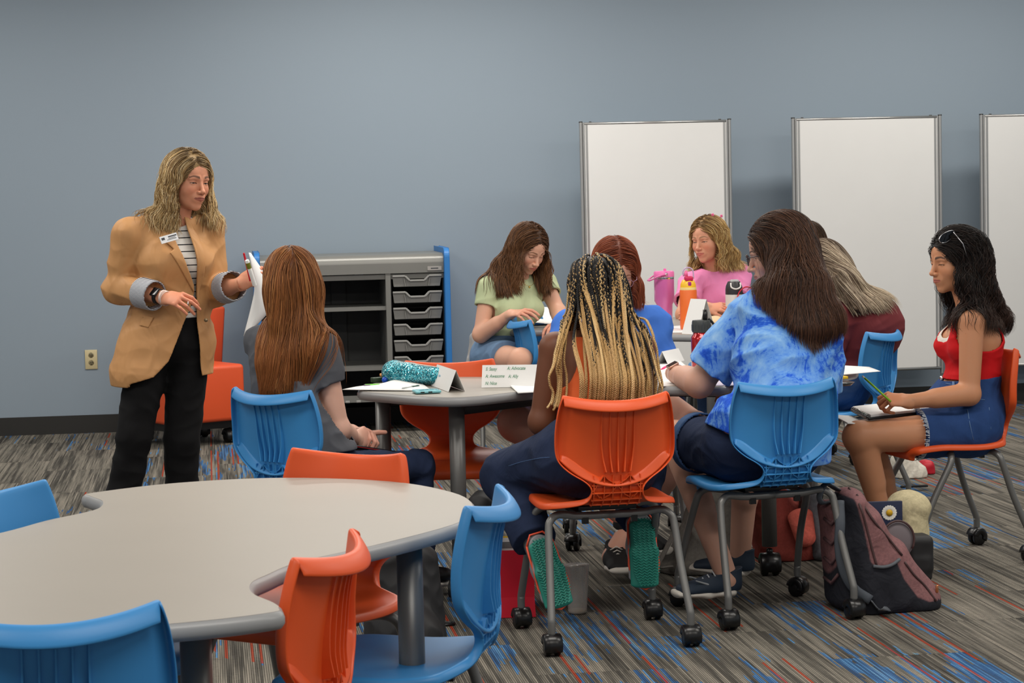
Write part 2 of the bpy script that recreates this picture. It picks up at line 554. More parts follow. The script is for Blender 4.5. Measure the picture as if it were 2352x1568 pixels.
def make_chair(color, cname):
    root = empty('classroom_chair')
    g = MB(); g.grid(shell_rows(0, SPLIT + 1, front=True)); g.build('seat', color, root, solid=0.006, sub=1, off=0)
    # back panel with ribs and lattice on its rear face, one moulding
    g = MB(); g.grid(shell_rows(SPLIT, len(PF) - 1, top=True)); bk = g.build('backrest', color, root, solid=0.006, sub=1, off=0)
    g = MB()

    def rear(i, x, dep):
        y, z, w_, c, n = row_geom(i)
        s = max(-1, min(1, x / w_)); k = c * s * s - dep
        return np.array([x, y + n[0] * k, z + n[1] * k])
    # vertical fins
    for x0 in (-0.052, -0.026, 0, 0.026, 0.052):
        rows = range(SPLIT + 6, len(PF) - 1)
        A = []
        for i in rows:
            t = (i - SPLIT - 6) / (len(PF) - 8 - SPLIT)
            x = x0 * (0.72 + 0.28 * min(1, t * 2))
            dep = 0.004 + 0.022 * max(0, 1 - t * 1.25) ** 1.3 + 0.003
            if i == rows[0]: dep = 0.004
            A.append([rear(i, x - .0014, 0.001), rear(i, x - .0011, dep), rear(i, x + .0011, dep), rear(i, x + .0014, 0.001)])
        g.grid(A)
    # sloping band that closes the panel at the bottom
    zs = PF[SPLIT - 2:, 1]

    def cont(z, x, dep):
        j = np.interp(z, zs, np.arange(len(zs))) + SPLIT - 2; i0 = int(j); fr = j - i0; i1_ = min(i0 + 1, len(PF) - 1)
        a_ = rear(i0, x, dep); b_ = rear(i1_, x, dep); return a_ * (1 - fr) + b_ * fr
    A = []; g2_ = MB()
    for u in np.linspace(-1, 1, 41):
        x = .178 * u; e = abs(u)
        zo = 0.519 + 0.082 * e ** 2.2; zi = zo + .016 + .030 * e * (1 - e ** 7)
        xi = x * .965
        A.append([cont(zi, xi, 0.001), cont(zi - .012, xi * 1.02, 0.005), cont(zo + .004, x, 0.018), cont(zo, x, 0.018), cont(zo - .003, x, 0.002)])
    g2_.grid(A); g2_.build('lower_rim', color, bk, solid=0.0015, off=0)
    # lattice on the neck
    i_lo, i_hi = 9 * 3 - 1, SPLIT + 5
    for x0 in (-0.075, -0.042, -0.014, 0.014, 0.042, 0.075):
        A = []
        for i in range(i_lo - 3, i_hi + 1):
            A.append([rear(i, x0 - .0012, 0.001), rear(i, x0 - .001, 0.014), rear(i, x0 + .001, 0.014), rear(i, x0 + .0012, 0.001)])
        g.grid(A)
    for i in (i_lo - 1, i_lo + 2, i_lo + 5, i_lo + 8):
        A = []
        for x in np.linspace(-0.082, 0.082, 9):
            a_ = rear(i, x, 0.001); b_ = rear(i, x, 0.014)
            A.append([a_ - (0, 0, .0012), b_ - (0, 0, .001), b_ + (0, 0, .001), a_ + (0, 0, .0012)])
        g.grid(A)
    for sg in (-1, 1):
        for (xa, ia, xb, ib) in ((-.040, i_hi, .040, i_lo + 3), (.044, i_hi, .076, i_lo + 6), (.078, i_lo + 6, .044, i_lo + 2)):
            A = []
            for t in np.linspace(0, 1, 7):
                x = sg * (xa + (xb - xa) * t); i = int(round(ia + (ib - ia) * t))
                A.append([rear(i, x - .0014, 0.001), rear(i, x - .0012, 0.013), rear(i, x + .0012, 0.013), rear(i, x + .0014, 0.001)])
            g.grid(A)
    g.build('moulded_ribs', color, bk, solid=0.0015, off=0, smooth=False)
    # frame
    def leg(sx, sy):
        top = 0.425 if sy < 0 else 0.428
        pts = [(0, -0.095 * (1 if sy < 0 else -.7), top - .012), (sx * 0.10, -0.095 * (1 if sy < 0 else -.7), top - .012), (sx * 0.165, -0.10 * (1 if sy < 0 else -.7), top - .004),
               (sx * 0.195, -0.115 * (1 if sy < 0 else -.7), top - 0.018), (sx * 0.205, -0.125 * (1 if sy < 0 else -.75), top - 0.05),
               (sx * 0.213, sy * 0.165, 0.25), (sx * 0.223, sy * 0.217, 0.125), (sx * 0.2245, sy * 0.2245, 0.10), (sx * 0.2245, sy * 0.2245, 0.062)]
        P = catmull(pts, 4)
        t = MB(); t.tube(P, 0.0125, 12); return t
    for sx in (-1, 1):
        for sy in (-1, 1):
            leg(sx, sy).build('leg', M_frame, root)
    t = MB()
    for sx in (-1, 1): t.bar((sx * 0.10, 0.075, 0.421), (sx * 0.10, -0.10, 0.421), 0.02, 0.012)
    t.box((0, 0, 0.432), (0.19, 0.15, 0.012)); t.box((-0.08, -0.1, 0.398), (0.02, 0.014, 0.02)); t.box((0.08, -0.1, 0.398), (0.02, 0.014, 0.02))
    t.build('seat_bracket', M_black, root, smooth=False)
    return root


def caster_at(root, x, y, ang, s=1.0, mat=None):
    c = empty('caster', (x, y, 0), ang, parent=root)
    t = MB()
    for sx in (-1, 1):
        t.lathe([(0.0, -.011), (0.024, -.011), (0.028, -.008), (0.028, .008), (0.024, .011), (0, .011)], (sx * 0.019, 0.0, 0.028), 24, 'x')
    w_ = t.build('wheel', M_black, c)
    t = MB()
    A = []
    for x_, r in ((-.034, .012), (-.034, .028), (-.031, .0335), (-.006, .0345), (.006, .0345), (.031, .0335), (.034, .028), (.034, .012)):
        A.append([(x_, -math.cos(a) * r, 0.031 + math.sin(a) * r) for a in np.linspace(-0.55, math.pi * 0.93, 16)])
    t.grid(A); h = t.build('hood', M_black, c, solid=0.002, off=0)
    t = MB(); t.lathe([(0.011, 0.058), (0.011, 0.075), (0.007, 0.078)], (0, 0, 0), 12); t.build('stem', M_black, c)
    c.scale = (.84, .95, 1.06)
    return c


CHAIRS = {}
for cn, cm in (('orange', M_orange), ('blue', M_blue)):
    CHAIRS[cn] = make_chair(cm, cn)
_used = set()
rngc = random.Random(4)
CASTER0 = None


def place_chair(cn, x, y, facing, label, group, angs=None):
    """facing: heading of the sitter's view direction in degrees (0 = +X, 90 = +Y)"""
    global CASTER0
    root = CHAIRS[cn]
    if cn in _used: root = copy_tree(CHAIRS[cn])
    _used.add(cn)
    for ch in list(root.children):
        if ch.name.startswith('caster'):
            for q in list(ch.children): bpy.data.objects.remove(q)
            bpy.data.objects.remove(ch)
    root.location = (x, y, 0); root.rotation_euler = (0, 0, math.radians(facing - 90))
    tag(root, label, 'chair', group)
    k = 0
    for sx in (-1, 1):
        for sy in (-1, 1):
            a_ = angs[k] if angs else rngc.uniform(-40, 40)
            if CASTER0 is None:
                CASTER0 = caster_at(root, sx * 0.2245, sy * 0.2245, math.radians(a_))
            else:
                c = copy_tree(CASTER0, root); c.location = (sx * 0.2245, sy * 0.2245, 0); c.rotation_euler = (0, 0, math.radians(a_))
            k += 1
    return root


G1 = 'castered shell chairs around the students\' table'
G2 = 'castered shell chairs around the empty front table'
place_chair('orange', 1.225, 6.845, 94, 'orange chair the person with long braids sits on', G1, (0, 5, 0, 0))
place_chair('blue', 1.825, 7.11, 99, 'blue chair with ribbed back under the person in the tie-dye shirt', G1, (5, 60, 10, 40))
place_chair('orange', 2.78, 7.98, 186, 'orange chair seen from the side under the person in the red top', G1, (10, 80, 10, -20))
place_chair('blue', 0.33, 7.40, 47, 'blue chair the person in the grey t-shirt sits on', G1)
place_chair('orange', 0.87, 8.03, 263, 'empty orange chair facing the camera behind the table with the glittery pencil case', G1)
place_chair('orange', 1.66, 8.72, 262, 'orange chair mostly hidden under the person in the plain blue shirt', G1)
place_chair('blue', 2.72, 9.22, 140, 'blue chair behind the papers, under the person in the maroon top', G1)
place_chair('orange', 0.20, 5.27, 231, 'empty orange chair on the far side of the front table, facing the camera', G2)
place_chair('orange', 0.010, 4.07, 158, 'empty orange chair pushed into the notch of the front table, seen from behind', G2)
place_chair('blue', 0.370, 4.60, 161, 'empty blue chair at the right end of the front table', G2)
place_chair('blue', -0.287, 3.67, 97, 'blue chair back cut off by the lower left corner of the photo', G2)
place_chair('blue', -0.325, 4.84, -35, 'pale blue chair at the left edge of the photo beyond the front table', G2)


# ------------------------------------------------------------------ tables
def inset_loop(P, d):
    P = np.array(P, float); n = len(P)
    a_ = np.roll(P, 1, 0); b_ = np.roll(P, -1, 0)
    t = b_ - a_; t /= np.linalg.norm(t, axis=1)[:, None]
    nr = np.c_[-t[:, 1], t[:, 0]]
    area = 0.5 * np.sum(P[:, 0] * b_[:, 1] - b_[:, 0] * P[:, 1])
    if area < 0: nr = -nr
    return P + nr * d


def closed_curve(P, k=5):
    P = np.array(P, float); n = len(P); out = []
    for i in range(n):
        p0, p1, p2, p3 = P[i - 1], P[i], P[(i + 1) % n], P[(i + 2) % n]
        for j in range(k):
            t = j / k
            out.append(0.5 * (2 * p1 + (-p0 + p2) * t + (2 * p0 - 5 * p1 + 4 * p2 - p3) * t * t + (-p0 + 3 * p1 - 3 * p2 + p3) * t ** 3))
    return np.array(out)


def table(outline, legs, label, k=5, z=0.737, braces=(), th=0.034, casters=True):
    c = np.mean(outline, axis=0)
    root = empty('classroom_table', (c[0], c[1], 0), label=label, cat='table', group='grey tables on the carpet')
    L = closed_curve(np.array(outline) - c, k)
    if 0.5 * np.sum(L[:, 0] * np.roll(L[:, 1], -1) - np.roll(L[:, 0], -1) * L[:, 1]) < 0: L = L[::-1]
    rings = []
    for d, zz in ((0.018, z - th), (0.006, z - th + .003), (0.0, z - th + .012), (0.0, z - .012), (0.003, z - .005), (0.009, z)):
        q = inset_loop(L, d); rings.append(np.c_[q, np.full(len(q), zz)])
    m = MB(); n = len(L)
    V = np.concatenate(rings)
    f = [(i * n + j, i * n + (j + 1) % n, (i + 1) * n + (j + 1) % n, (i + 1) * n + j) for i in range(5) for j in range(n)]
    f.append(tuple(range(n))[::-1])
    m.add(V, f); m.build('edge_band', M_edge, root)
    q = inset_loop(L, 0.0088)
    m = MB(); m.prism(q, z - 0.01, z + .0004); m.build('tabletop', M_top, root, smooth=False)
    for (x, y) in legs:
        m = MB(); x -= c[0]; y -= c[1]
        m.tube([(x, y, z - th), (x, y, 0.11 if casters else 0.0)], 0.028, 20); lg = m.build('leg', M_frame, root)
        if casters:
            cc = copy_tree(CASTER0, root); cc.location = (x, y, 0); cc.scale = (1.1, 1.1, 1.3); cc.rotation_euler = (0, 0, math.radians((x * 173) % 90 - 30))
    m = MB()
    for (p, q_) in braces:
        m.bar((p[0] - c[0], p[1] - c[1], z - th - 0.022), (q_[0] - c[0], q_[1] - c[1], z - th - 0.022), 0.03, 0.04)
    if braces: m.build('under_frame', M_darkfr, root)
    return root


near_o = [(-0.307, 5.350), (-0.10, 5.475), (0.167, 5.49), (0.429, 5.335), (0.56, 5.09), (0.582, 4.86), (0.53, 4.63),
          (0.351, 4.395), (0.165, 4.206), (0.098, 4.08), (0.066, 4.0), (0.066, 3.90), (0.100, 3.80), (0.108, 3.745), (0.09, 3.70), (-0.071, 3.645), (-0.35, 3.62), (-0.75, 3.72),
          (-1.02, 4.0), (-1.05, 4.25), (-0.80, 4.42), (-0.60, 4.60), (-0.466, 4.769), (-0.384, 4.917), (-0.313, 5.01), (-0.278, 5.08), (-0.276, 5.19), (-0.31, 5.29)]
nl = [tuple(atz(940, 1474, 0.02)[:2]), tuple(atz(440, 1700, 0.0)[:2])]
table(near_o, [(0.40, 4.56), (-0.045, 3.80), (-0.75, 4.05), (-0.12, 5.2)], 'large empty grey table with notched ends in the foreground')
mid_o = [(0.516, 7.86), (0.565, 8.05), (0.69, 8.25), (1.0, 8.33), (1.35, 8.30), (1.75, 8.26), (2.15, 8.35), (2.40, 8.22), (2.42, 7.95), (2.22, 7.72),
         (2.02, 7.60), (1.87, 7.56), (1.76, 7.47), (1.60, 7.55), (1.40, 7.66), (1.2, 7.61), (1.06, 7.55), (0.92, 7.45), (0.82, 7.43), (0.72, 7.50), (0.60, 7.66), (0.535, 7.76)]
table(mid_o, [(0.62, 8.02), (0.845, 7.58), (2.02, 7.78), (2.25, 8.1)], 'grey table the students sit around, with papers, pencil case and red bottle',
      braces=[((0.845, 7.58), (1.5, 8.1)), ((0.62, 8.02), (1.5, 8.1)), ((2.02, 7.78), (1.5, 8.1))])
far_o = [(1.50, 11.0), (1.55, 10.86), (1.72, 10.82), (1.95, 10.45), (2.15, 10.2), (2.40, 10.05), (2.7, 10.15), (2.95, 10.5), (2.95, 11.0), (2.7, 11.45), (2.3, 11.55), (1.9, 11.4), (1.6, 11.2)]
table(far_o, [(1.75, 11.0), (2.4, 10.3), (2.75, 11.0)], 'grey table further back with the pink and orange bottles')

# ------------------------------------------------------------------ storage cabinet
def cabinet():
    x0, x1 = at(600, 700, 13.05)[0], at(1021, 700, 13.05)[0]
    yb = wallY(x1) - 0.03; yf = 13.05
    W = x1 - x0; D = yb - yf; cx = (x0 + x1) / 2; zt = 1.075; zb = 0.175
    r = empty('storage_cabinet', (cx, (yf + yb) / 2, 0), 0, 'grey storage cabinet with blue end panels against the wall', 'cabinet')
    yl, yh_ = -D / 2, D / 2
    xd = at(893, 700, 13.05)[0] - cx
    # body: rounded top, back, bottom, divider
    m = MB(); prof = [(yl, zt - 0.115), (yl, zt - 0.055)]
    for a_ in np.linspace(0, math.pi / 2, 9): prof.append((yl + 0.055 - 0.055 * math.cos(a_), zt - 0.055 + 0.055 * math.sin(a_)))
    prof += [(yh_, zt), (yh_, zt - 0.02), (yl + 0.06, zt - 0.02), (yl + 0.02, zt - 0.06), (yl + 0.02, zt - 0.115)]
    p = np.array(prof); n = len(p)
    V = np.concatenate([np.c_[np.full(n, -W / 2), p], np.c_[np.full(n, W / 2), p]])
    m.add(V, [(i, (i + 1) % n, n + (i + 1) % n, n + i) for i in range(n)])
    m.build('rounded_top', M_cab, r, auto=40)
    m = MB(); m.box((0, yh_ - .01, (zt + zb) / 2), (W, .02, zt - zb - .03)); 
    bpn = m.build('back_panel', M_cabin, r, smooth=False)
    m = MB(); m.box((0, 0, zb), (W, D, .03)); m.box((0, yl + .01, zb + .02), (W, .02, .07)); m.build('plinth', M_cab, r, smooth=False)
    for sx in (-.04, .02):
        m = MB(); m.box((xd - .22 + sx * 1.1, yl - .002, zb + .02), (.028, .006, .014)); m.build('plinth_slot', M_tray, r, bevel=.003)
    m = MB(); m.box((xd, 0, (zt + zb) / 2 - .05), (.03, D - .01, zt - zb - .12)); m.build('divider', M_cab, r, smooth=False)
    m = MB(); m.box((0, yl + .03, zt - .135), (W, .02, .03)); m.build('top_rail', M_cab, r, smooth=False)
    for pz in (710, 848):
        zz = at(815, pz, 13.06)[2]
        m = MB(); m.box(((-W / 2 + xd) / 2, -.0, zz), (xd + W / 2 - .03, D - .04, .022)); m.build('shelf', M_cab, r, smooth=False)
    m = MB(); m.box((xd - .27, yh_ - .03, (zt + zb) / 2 - .04), (.09, .02, zt - zb - .16)); m.build('slotted_rail', M_cabin, r, smooth=False)
    # cable opening in the back, wall seen through it
    co = at(824, 631, yb - .02)
    m = MB(); m.tube([(-.02, 0, 0), (.02, 0, 0)], 0.018, 16)
    g = m.build('cable_opening', plain('cable_opening_light', (150, 165, 178), 0.6), r); g.location = (co[0] - cx, yh_ - .022, co[2]); g.scale = (1.25, .12, 1)
    # end panels with rounded front top corner
    for sx in (-1, 1):
        m = MB(); zz0 = 0.12; zz1 = zt + .028; y0 = yl - .035; y1 = yh_ + .0
        pts = [(y1, zz0), (y1, zz1)] + [(y0 + .05 - .05 * math.sin(a_), zz1 - .05 + .05 * math.cos(a_)) for a_ in np.linspace(0, math.pi / 2, 8)] + [(y0 - .0, 0.3), (y0 - .02, zz0)]
        p = np.array(pts); n = len(p)
        xx0 = sx * (W / 2 + .001); xx1 = sx * (W / 2 + .034)
        V = np.concatenate([np.c_[np.full(n, xx0), p], np.c_[np.full(n, xx1), p]])
        m.add(V, [tuple(range(n)), tuple(range(n, 2 * n))[::-1]] + [(i, (i + 1) % n, n + (i + 1) % n, n + i) for i in range(n)])
        m.build('end_panel', M_panel, r, smooth=False, bevel=.004)
    m = MB(); m.box((W / 2 - .055, yl - .003, zt - .09), (.085, .004, .024)); nb = m.build('name_badge', plain('badge_silver', (176, 172, 168), .35, .3), r, smooth=False)
    m = MB(); m.box((W / 2 - .055, yl - .0055, zt - .09), (.045, .001, .006)); m.build('badge_lettering', M_ink, nb, smooth=False)
    # tray runners and trays
    xr0, xr1 = xd + .015, W / 2
    m = MB()
    m.box((xr0 + .004, 0, .62), (.006, D - .06, .8)); m.box((xr1 - .004, 0, .62), (.006, D - .06, .8))
    m.build('runner_panels', M_black, r, smooth=False)
    cxr = (xr0 + xr1) / 2; tw = (xr1 - xr0) - .024
    for i in range(8):
        zt_ = at(960, 633 + 37.3 * i, 13.05)[2]
        if zt_ < 0.24: break
        tr = empty('tray', (cxr, yl + .02, zt_), parent=r)
        h = .062; hw = tw / 2
        m = MB()
        prof_ = [(-hw, 0), (-hw * .48, 0), (-hw * .3, -.028), (hw * .3, -.028), (hw * .48, 0), (hw, 0)]
        # front wall below the scooped rim
        top_ = np.array([(x, 0, z - .004) for x, z in prof_]); bot = np.array([(x * .93, .010, -h) for x, z in prof_])
        m.grid([top_, bot]); m.grid([[(-hw * .97, 0, -.004), (-hw * .93, .01, -h)], [(-hw * .97, .3, -.004), (-hw * .93, .3, -h)]])
        m.grid([[(hw * .97, 0, -.004), (hw * .93, .01, -h)], [(hw * .97, .3, -.004), (hw * .93, .3, -h)]])
        m.grid([[(-hw * .93, .01, -h), (hw * .93, .01, -h)], [(-hw * .93, .3, -h), (hw * .93, .3, -h)]])
        m.grid([[(-hw * .52, -.012, -.012), (-hw * .47, -.008, -h)], [(-hw * .5, 0, -.012), (-hw * .45, .01, -h)]])
        m.grid([[(hw * .52, -.012, -.012), (hw * .47, -.008, -h)], [(hw * .5, 0, -.012), (hw * .45, .01, -h)]])
        m.build('tray_body', M_tray, tr, solid=.003, smooth=False)
        m = MB()
        for (xa, za), (xb, zb_) in zip(prof_[:-1], prof_[1:]): m.bar((xa, -.006, za), (xb, -.006, zb_), .022, .011)
        m.build('tray_rim', M_tray, tr, smooth=False, bevel=.002)
    for sx in (-1, 1):
        for sy in (-1, 1):
            c = copy_tree(CASTER0, r); c.location = (sx * (W / 2 - .08), sy * (D / 2 - .08), 0); c.scale = (1.8, 1.8, 1.8)
    return r


cabinet()


# ------------------------------------------------------------------ whiteboards
def whiteboard(pxl, pxr, pyt, label, full=True):
    Y = 13.22
    a_ = at(pxl, pyt, Y); b_ = at(pxr, pyt, Y)
    W = b_[0] - a_[0]; zt = 1.845; zb = 0.255; cx = (a_[0] + b_[0]) / 2
    r = empty('whiteboard', (cx, Y, 0), -0.0286, label, 'whiteboard', 'portable whiteboards standing along the wall')
    m = MB(); m.box((0, 0.0, (zt + zb) / 2), (W - .06, .02, zt - zb - .03)); m.build('writing_surface', M_white, r, smooth=False)
    for sx in (-1, 1):
        m = MB()
        x = sx * (W / 2 - .018)
        m.tube([(x + sx * .009, -.004, zb - .03), (x + sx * .009, -.004, zt)], .010, 12)
        m.tube([(x - sx * .008, -.006, zb), (x - sx * .008, -.006, zt - .005)], .007, 12)
        m.box((x, .006, (zt + zb) / 2), (.036, .016, zt - zb))
        m.box((sx * (W / 2 - .043), -.004, (zt + zb) / 2), (.012, .016, zt - zb - .03))
        m.build('side_rail', M_alu, r, auto=40)
        m = MB(); m.box((x + sx * .009, 0, zt + .003), (.02, .022, .008)); m.box((x - sx * .05, 0, zt + .0), (.014, .012, .012)); m.build('rail_cap', M_darkfr, r)
    m = MB(); m.tube([(-W / 2 + .03, -.004, zt - .008), (W / 2 - .03, -.004, zt - .008)], .009, 12); m.box((0, .004, zt - .02), (W - .06, .016, .012)); m.build('top_rail', M_alu, r)
    m = MB(); m.tube([(-W / 2 + .02, -.006, zb + .006), (W / 2 - .02, -.006, zb + .006)], .010, 12); m.box((0, .002, zb + .02), (W - .06, .018, .018)); m.build('bottom_rail', M_alu, r)
    for sx in (-1, 1):
        m = MB(); x = sx * (W / 2 - .01)
        m.tube([(x, -.0, zb + .02), (x, .0, .04)], .011, 10)
        m.bar((x, -.24, .022), (x, .24, .022), .035, .03); m.bar((x, -.22, .04), (x, -.0, .20), .012, .03)
        m.build('foot', M_frame, r, auto=40)
    return r


whiteboard(1331, 1677, 278, 'leftmost whiteboard, behind the person in the pink shirt')
whiteboard(1819, 2160, 270, 'middle whiteboard, behind the tie-dye and maroon shirts')
whiteboard(2252, 2600, 264, 'whiteboard cut off by the right edge of the photo')


# ------------------------------------------------------------------ orange lounge chair
def lounge():
    c = at(430, 900, 12.75)
    r = empty('lounge_chair', (c[0] - .01, 12.95, 0), math.radians(28), 'orange vinyl lounge chair on casters by the wall behind the standing woman', 'chair')
    def soft(name, c_, d, bev, taper=None):
        m = MB(); m.box(c_, d); return m.build(name, M_vinyl, r, bevel=bev, segs=4)
    soft('seat_block', (0, -.02, .30), (.5, .5, .33), .025)
    m = MB(); w0, w1 = .25, .20
    m.add([(-w0 + q_, y_, z_) if k_ else (w0 + q_, y_, z_) for k_, q_, y_, z_ in ((1, .05, .16, .42), (0, .09, .16, .42), (0, .03, .27, .14), (1, .0, .27, .14), (1, .09, .21, .78), (0, .15, .21, .78), (0, .15, .28, .78), (1, .09, .28, .78))],
          [(0, 3, 2, 1), (4, 5, 6, 7), (0, 1, 5, 4), (1, 2, 6, 5), (2, 3, 7, 6), (3, 0, 4, 7)])
    m.build('backrest', M_vinyl, r, bevel=.02, segs=4)
    m = MB(); m.box((0, 0, .118), (.44, .44, .05)); m.build('base_plate', M_black, r, smooth=False)
    for sx in (-1, 1):
        for sy in (-1, 1):
            cc = copy_tree(CASTER0, r); cc.location = (sx * .19, sy * .19, 0); cc.scale = (1.3,) * 3
    return r


lounge()

# ------------------------------------------------------------------ implicit surfaces for bodies, clothes, hair, bags
def V3(*a): return np.array(a, float)


def unit(v): v = np.array(v, float); return v / (np.linalg.norm(v) + 1e-12)


class Prim:
    __slots__ = ('lo', 'hi', 'f', 'k', 'sub')

    def __init__(s, lo, hi, f, k=0.015, sub=False):
        s.lo, s.hi, s.f, s.k, s.sub = np.array(lo) - .05, np.array(hi) + .05, f, k, sub


def RC(a, b, ra, rb=None, k=0.015, cut=None, sub=False):
    a = np.array(a, float); b = np.array(b, float); rb = ra if rb is None else rb
    ab = b - a; L2 = ab @ ab + 1e-12

    def f(P):
        t = np.clip((P - a) @ ab / L2, 0, 1)
        d = np.linalg.norm(P - a - t[:, None] * ab, axis=1) - (ra + (rb - ra) * t)
        if cut is not None: d = np.maximum(d, (P - cut[0]) @ cut[1])
        return d
    r = max(ra, rb)
    return Prim(np.minimum(a, b) - r, np.maximum(a, b) + r, f, k, sub)


def EC(a, b, wa, wb, right, k=0.02, cut=None):
    """elliptical capsule: (half width, half depth) at both ends; right = width direction"""
    a = np.array(a, float); b = np.array(b, float); ax = unit(b - a); L = np.linalg.norm(b - a)
    r = unit(np.array(right) - ax * (ax @ np.array(right))); f_ = np.cross(ax, r)
    wa = np.array(wa, float); wb = np.array(wb, float)

    def f(P):
        q = P - a; h = q @ ax; t = np.clip(h / L, 0, 1); e = h - np.clip(h, 0, L)
        w_ = wa + (wb - wa) * t[:, None]; x = q @ r; y = q @ f_
        m = np.minimum(w_[:, 0], w_[:, 1])
        X = x / w_[:, 0]; Y = y / w_[:, 1]; Z = e / m
        kk = np.sqrt(X * X + Y * Y + Z * Z) + 1e-9
        g = np.sqrt((X / w_[:, 0]) ** 2 + (Y / w_[:, 1]) ** 2 + (Z / m) ** 2) + 1e-9
        d = kk * (kk - 1) / g
        if cut is not None: d = np.maximum(d, (P - cut[0]) @ cut[1])
        return d
    R_ = max(wa.max(), wb.max())
    return Prim(np.minimum(a, b) - R_, np.maximum(a, b) + R_, f, k)


def EL(c, r, R=None, k=0.015, sub=False, cut=None):
    c = np.array(c, float); r = np.array(r, float); R = np.eye(3) if R is None else np.array(R)

    def f(P):
        q = (P - c) @ R; u = q / r
        kk = np.linalg.norm(u, axis=1) + 1e-9
        g = np.linalg.norm(u / r, axis=1) + 1e-9
        d = kk * (kk - 1) / g
        if cut is not None: d = np.maximum(d, (P - cut[0]) @ cut[1])
        return d
    m = max(r); return Prim(c - m, c + m, f, k, sub)


def BX(c, h, R=None, rad=0.01, k=0.01, sub=False):
    c = np.array(c, float); h = np.array(h, float) - rad; R = np.eye(3) if R is None else np.array(R)

    def f(P):
        q = np.abs((P - c) @ R) - h
        return np.linalg.norm(np.maximum(q, 0), axis=1) + np.minimum(q.max(1), 0) - rad
    m = np.linalg.norm(h) + rad
    return Prim(c - m, c + m, f, k, sub)


def field(prims, post=None):
    def F(P):
        D = np.full(len(P), 0.5)
        for p in prims:
            i = np.nonzero(((P > p.lo) & (P < p.hi)).all(1))[0]
            if len(i) == 0: continue
            d = p.f(P[i]); D0 = D[i]; k = p.k
            if p.sub:
                d = -d
                h = np.clip(0.5 + 0.5 * (d - D0) / k, 0, 1); D[i] = D0 + (d - D0) * h + k * h * (1 - h)
            else:
                h = np.clip(0.5 + 0.5 * (D0 - d) / k, 0, 1); D[i] = D0 + (d - D0) * h - k * h * (1 - h)
        if post is not None: D = post(P, D)
        return D
    F.lo = np.min([p.lo for p in prims if not p.sub], 0) + .03
    F.hi = np.max([p.hi for p in prims if not p.sub], 0) - .03
    return F


def grad(F, P, e=0.0015):
    g = np.zeros_like(P)
    for s in ((1, -1, -1), (-1, -1, 1), (-1, 1, -1), (1, 1, 1)):
        s = np.array(s, float); g += F(P + s * e)[:, None] * s
    return g / (np.linalg.norm(g, axis=1)[:, None] + 1e-12)


def extract(F, vox, lo=None, hi=None, newton=True):
    lo = np.array(F.lo if lo is None else lo, float); hi = np.array(F.hi if hi is None else hi, float)
    C = 4; n = np.ceil((hi - lo) / vox / C).astype(int) + 1
    cs = vox * C
    g = np.stack(np.meshgrid(*[lo[i] + (np.arange(n[i]) + .5) * cs - vox / 2 for i in range(3)], indexing='ij'), -1)
    Dc = F(g.reshape(-1, 3)).reshape(n)
    D = np.repeat(np.repeat(np.repeat(Dc, C, 0), C, 1), C, 2).astype(np.float32)
    near = np.abs(Dc) < cs * 1.7
    near = np.repeat(np.repeat(np.repeat(near, C, 0), C, 1), C, 2)
    idx = np.argwhere(near)
    if len(idx) == 0: return np.zeros((0, 3)), np.zeros((0, 4), int)
    vals = np.concatenate([F(lo + q * vox) for q in np.array_split(idx, max(1, len(idx) // 400000))])
    D[near] = vals
    S = D < 0
    N = np.array(D.shape)
    c = [S[a:N[0] - 1 + a, b:N[1] - 1 + b, d:N[2] - 1 + d] for a in (0, 1) for b in (0, 1) for d in (0, 1)]
    anyc = c[0].copy(); allc = c[0].copy()
    for q in c[1:]: anyc |= q; allc &= q
    act = anyc & ~allc
    ai = np.argwhere(act); vid = np.full(act.shape, -1, np.int32); vid[act] = np.arange(len(ai))
    corner = np.array([(a, b, d) for a in (0, 1) for b in (0, 1) for d in (0, 1)])
    vals = np.stack([D[ai[:, 0] + q[0], ai[:, 1] + q[1], ai[:, 2] + q[2]] for q in corner], 1)
    acc = np.zeros((len(ai), 3)); cnt = np.zeros(len(ai))
    for i in range(8):
        for j in range(i + 1, 8):
            if np.abs(corner[i] - corner[j]).sum() != 1: continue
            m = (vals[:, i] < 0) != (vals[:, j] < 0)
            t = vals[m, i] / (vals[m, i] - vals[m, j])
            acc[m] += corner[i] + t[:, None] * (corner[j] - corner[i]); cnt[m] += 1
    V = lo + (ai + acc / cnt[:, None]) * vox
    Q = []
    for ax in range(3):
        sl0 = [slice(None)] * 3; sl1 = [slice(None)] * 3; sl0[ax] = slice(0, -1); sl1[ax] = slice(1, None)
        A, B = S[tuple(sl0)], S[tuple(sl1)]
        e = np.argwhere(A != B); u, v = (ax + 1) % 3, (ax + 2) % 3
        e = e[(e[:, u] > 0) & (e[:, v] > 0) & (e[:, u] < act.shape[u]) & (e[:, v] < act.shape[v])]
        pos = A[e[:, 0], e[:, 1], e[:, 2]]
        def g_(du, dv):
            q = e.copy(); q[:, u] += du; q[:, v] += dv; return vid[q[:, 0], q[:, 1], q[:, 2]]
        q = np.stack([g_(-1, -1), g_(0, -1), g_(0, 0), g_(-1, 0)], 1)
        q[~pos] = q[~pos][:, ::-1]
        Q.append(q)
    Q = np.concatenate(Q); Q = Q[(Q >= 0).all(1)]
    if newton:
        for _ in range(2):
            d = F(V); gr = grad(F, V, vox * .5); st = np.clip(d, -vox * .7, vox * .7)
            V = V - gr * st[:, None] * .9
    return V, Q


def drop(V, Q, bad):
    """remove faces whose vertices are all marked"""
    Q = Q[~bad[Q].all(1)]
    used = np.unique(Q); mp = np.full(len(V), -1); mp[used] = np.arange(len(used))
    return V[used], mp[Q], used


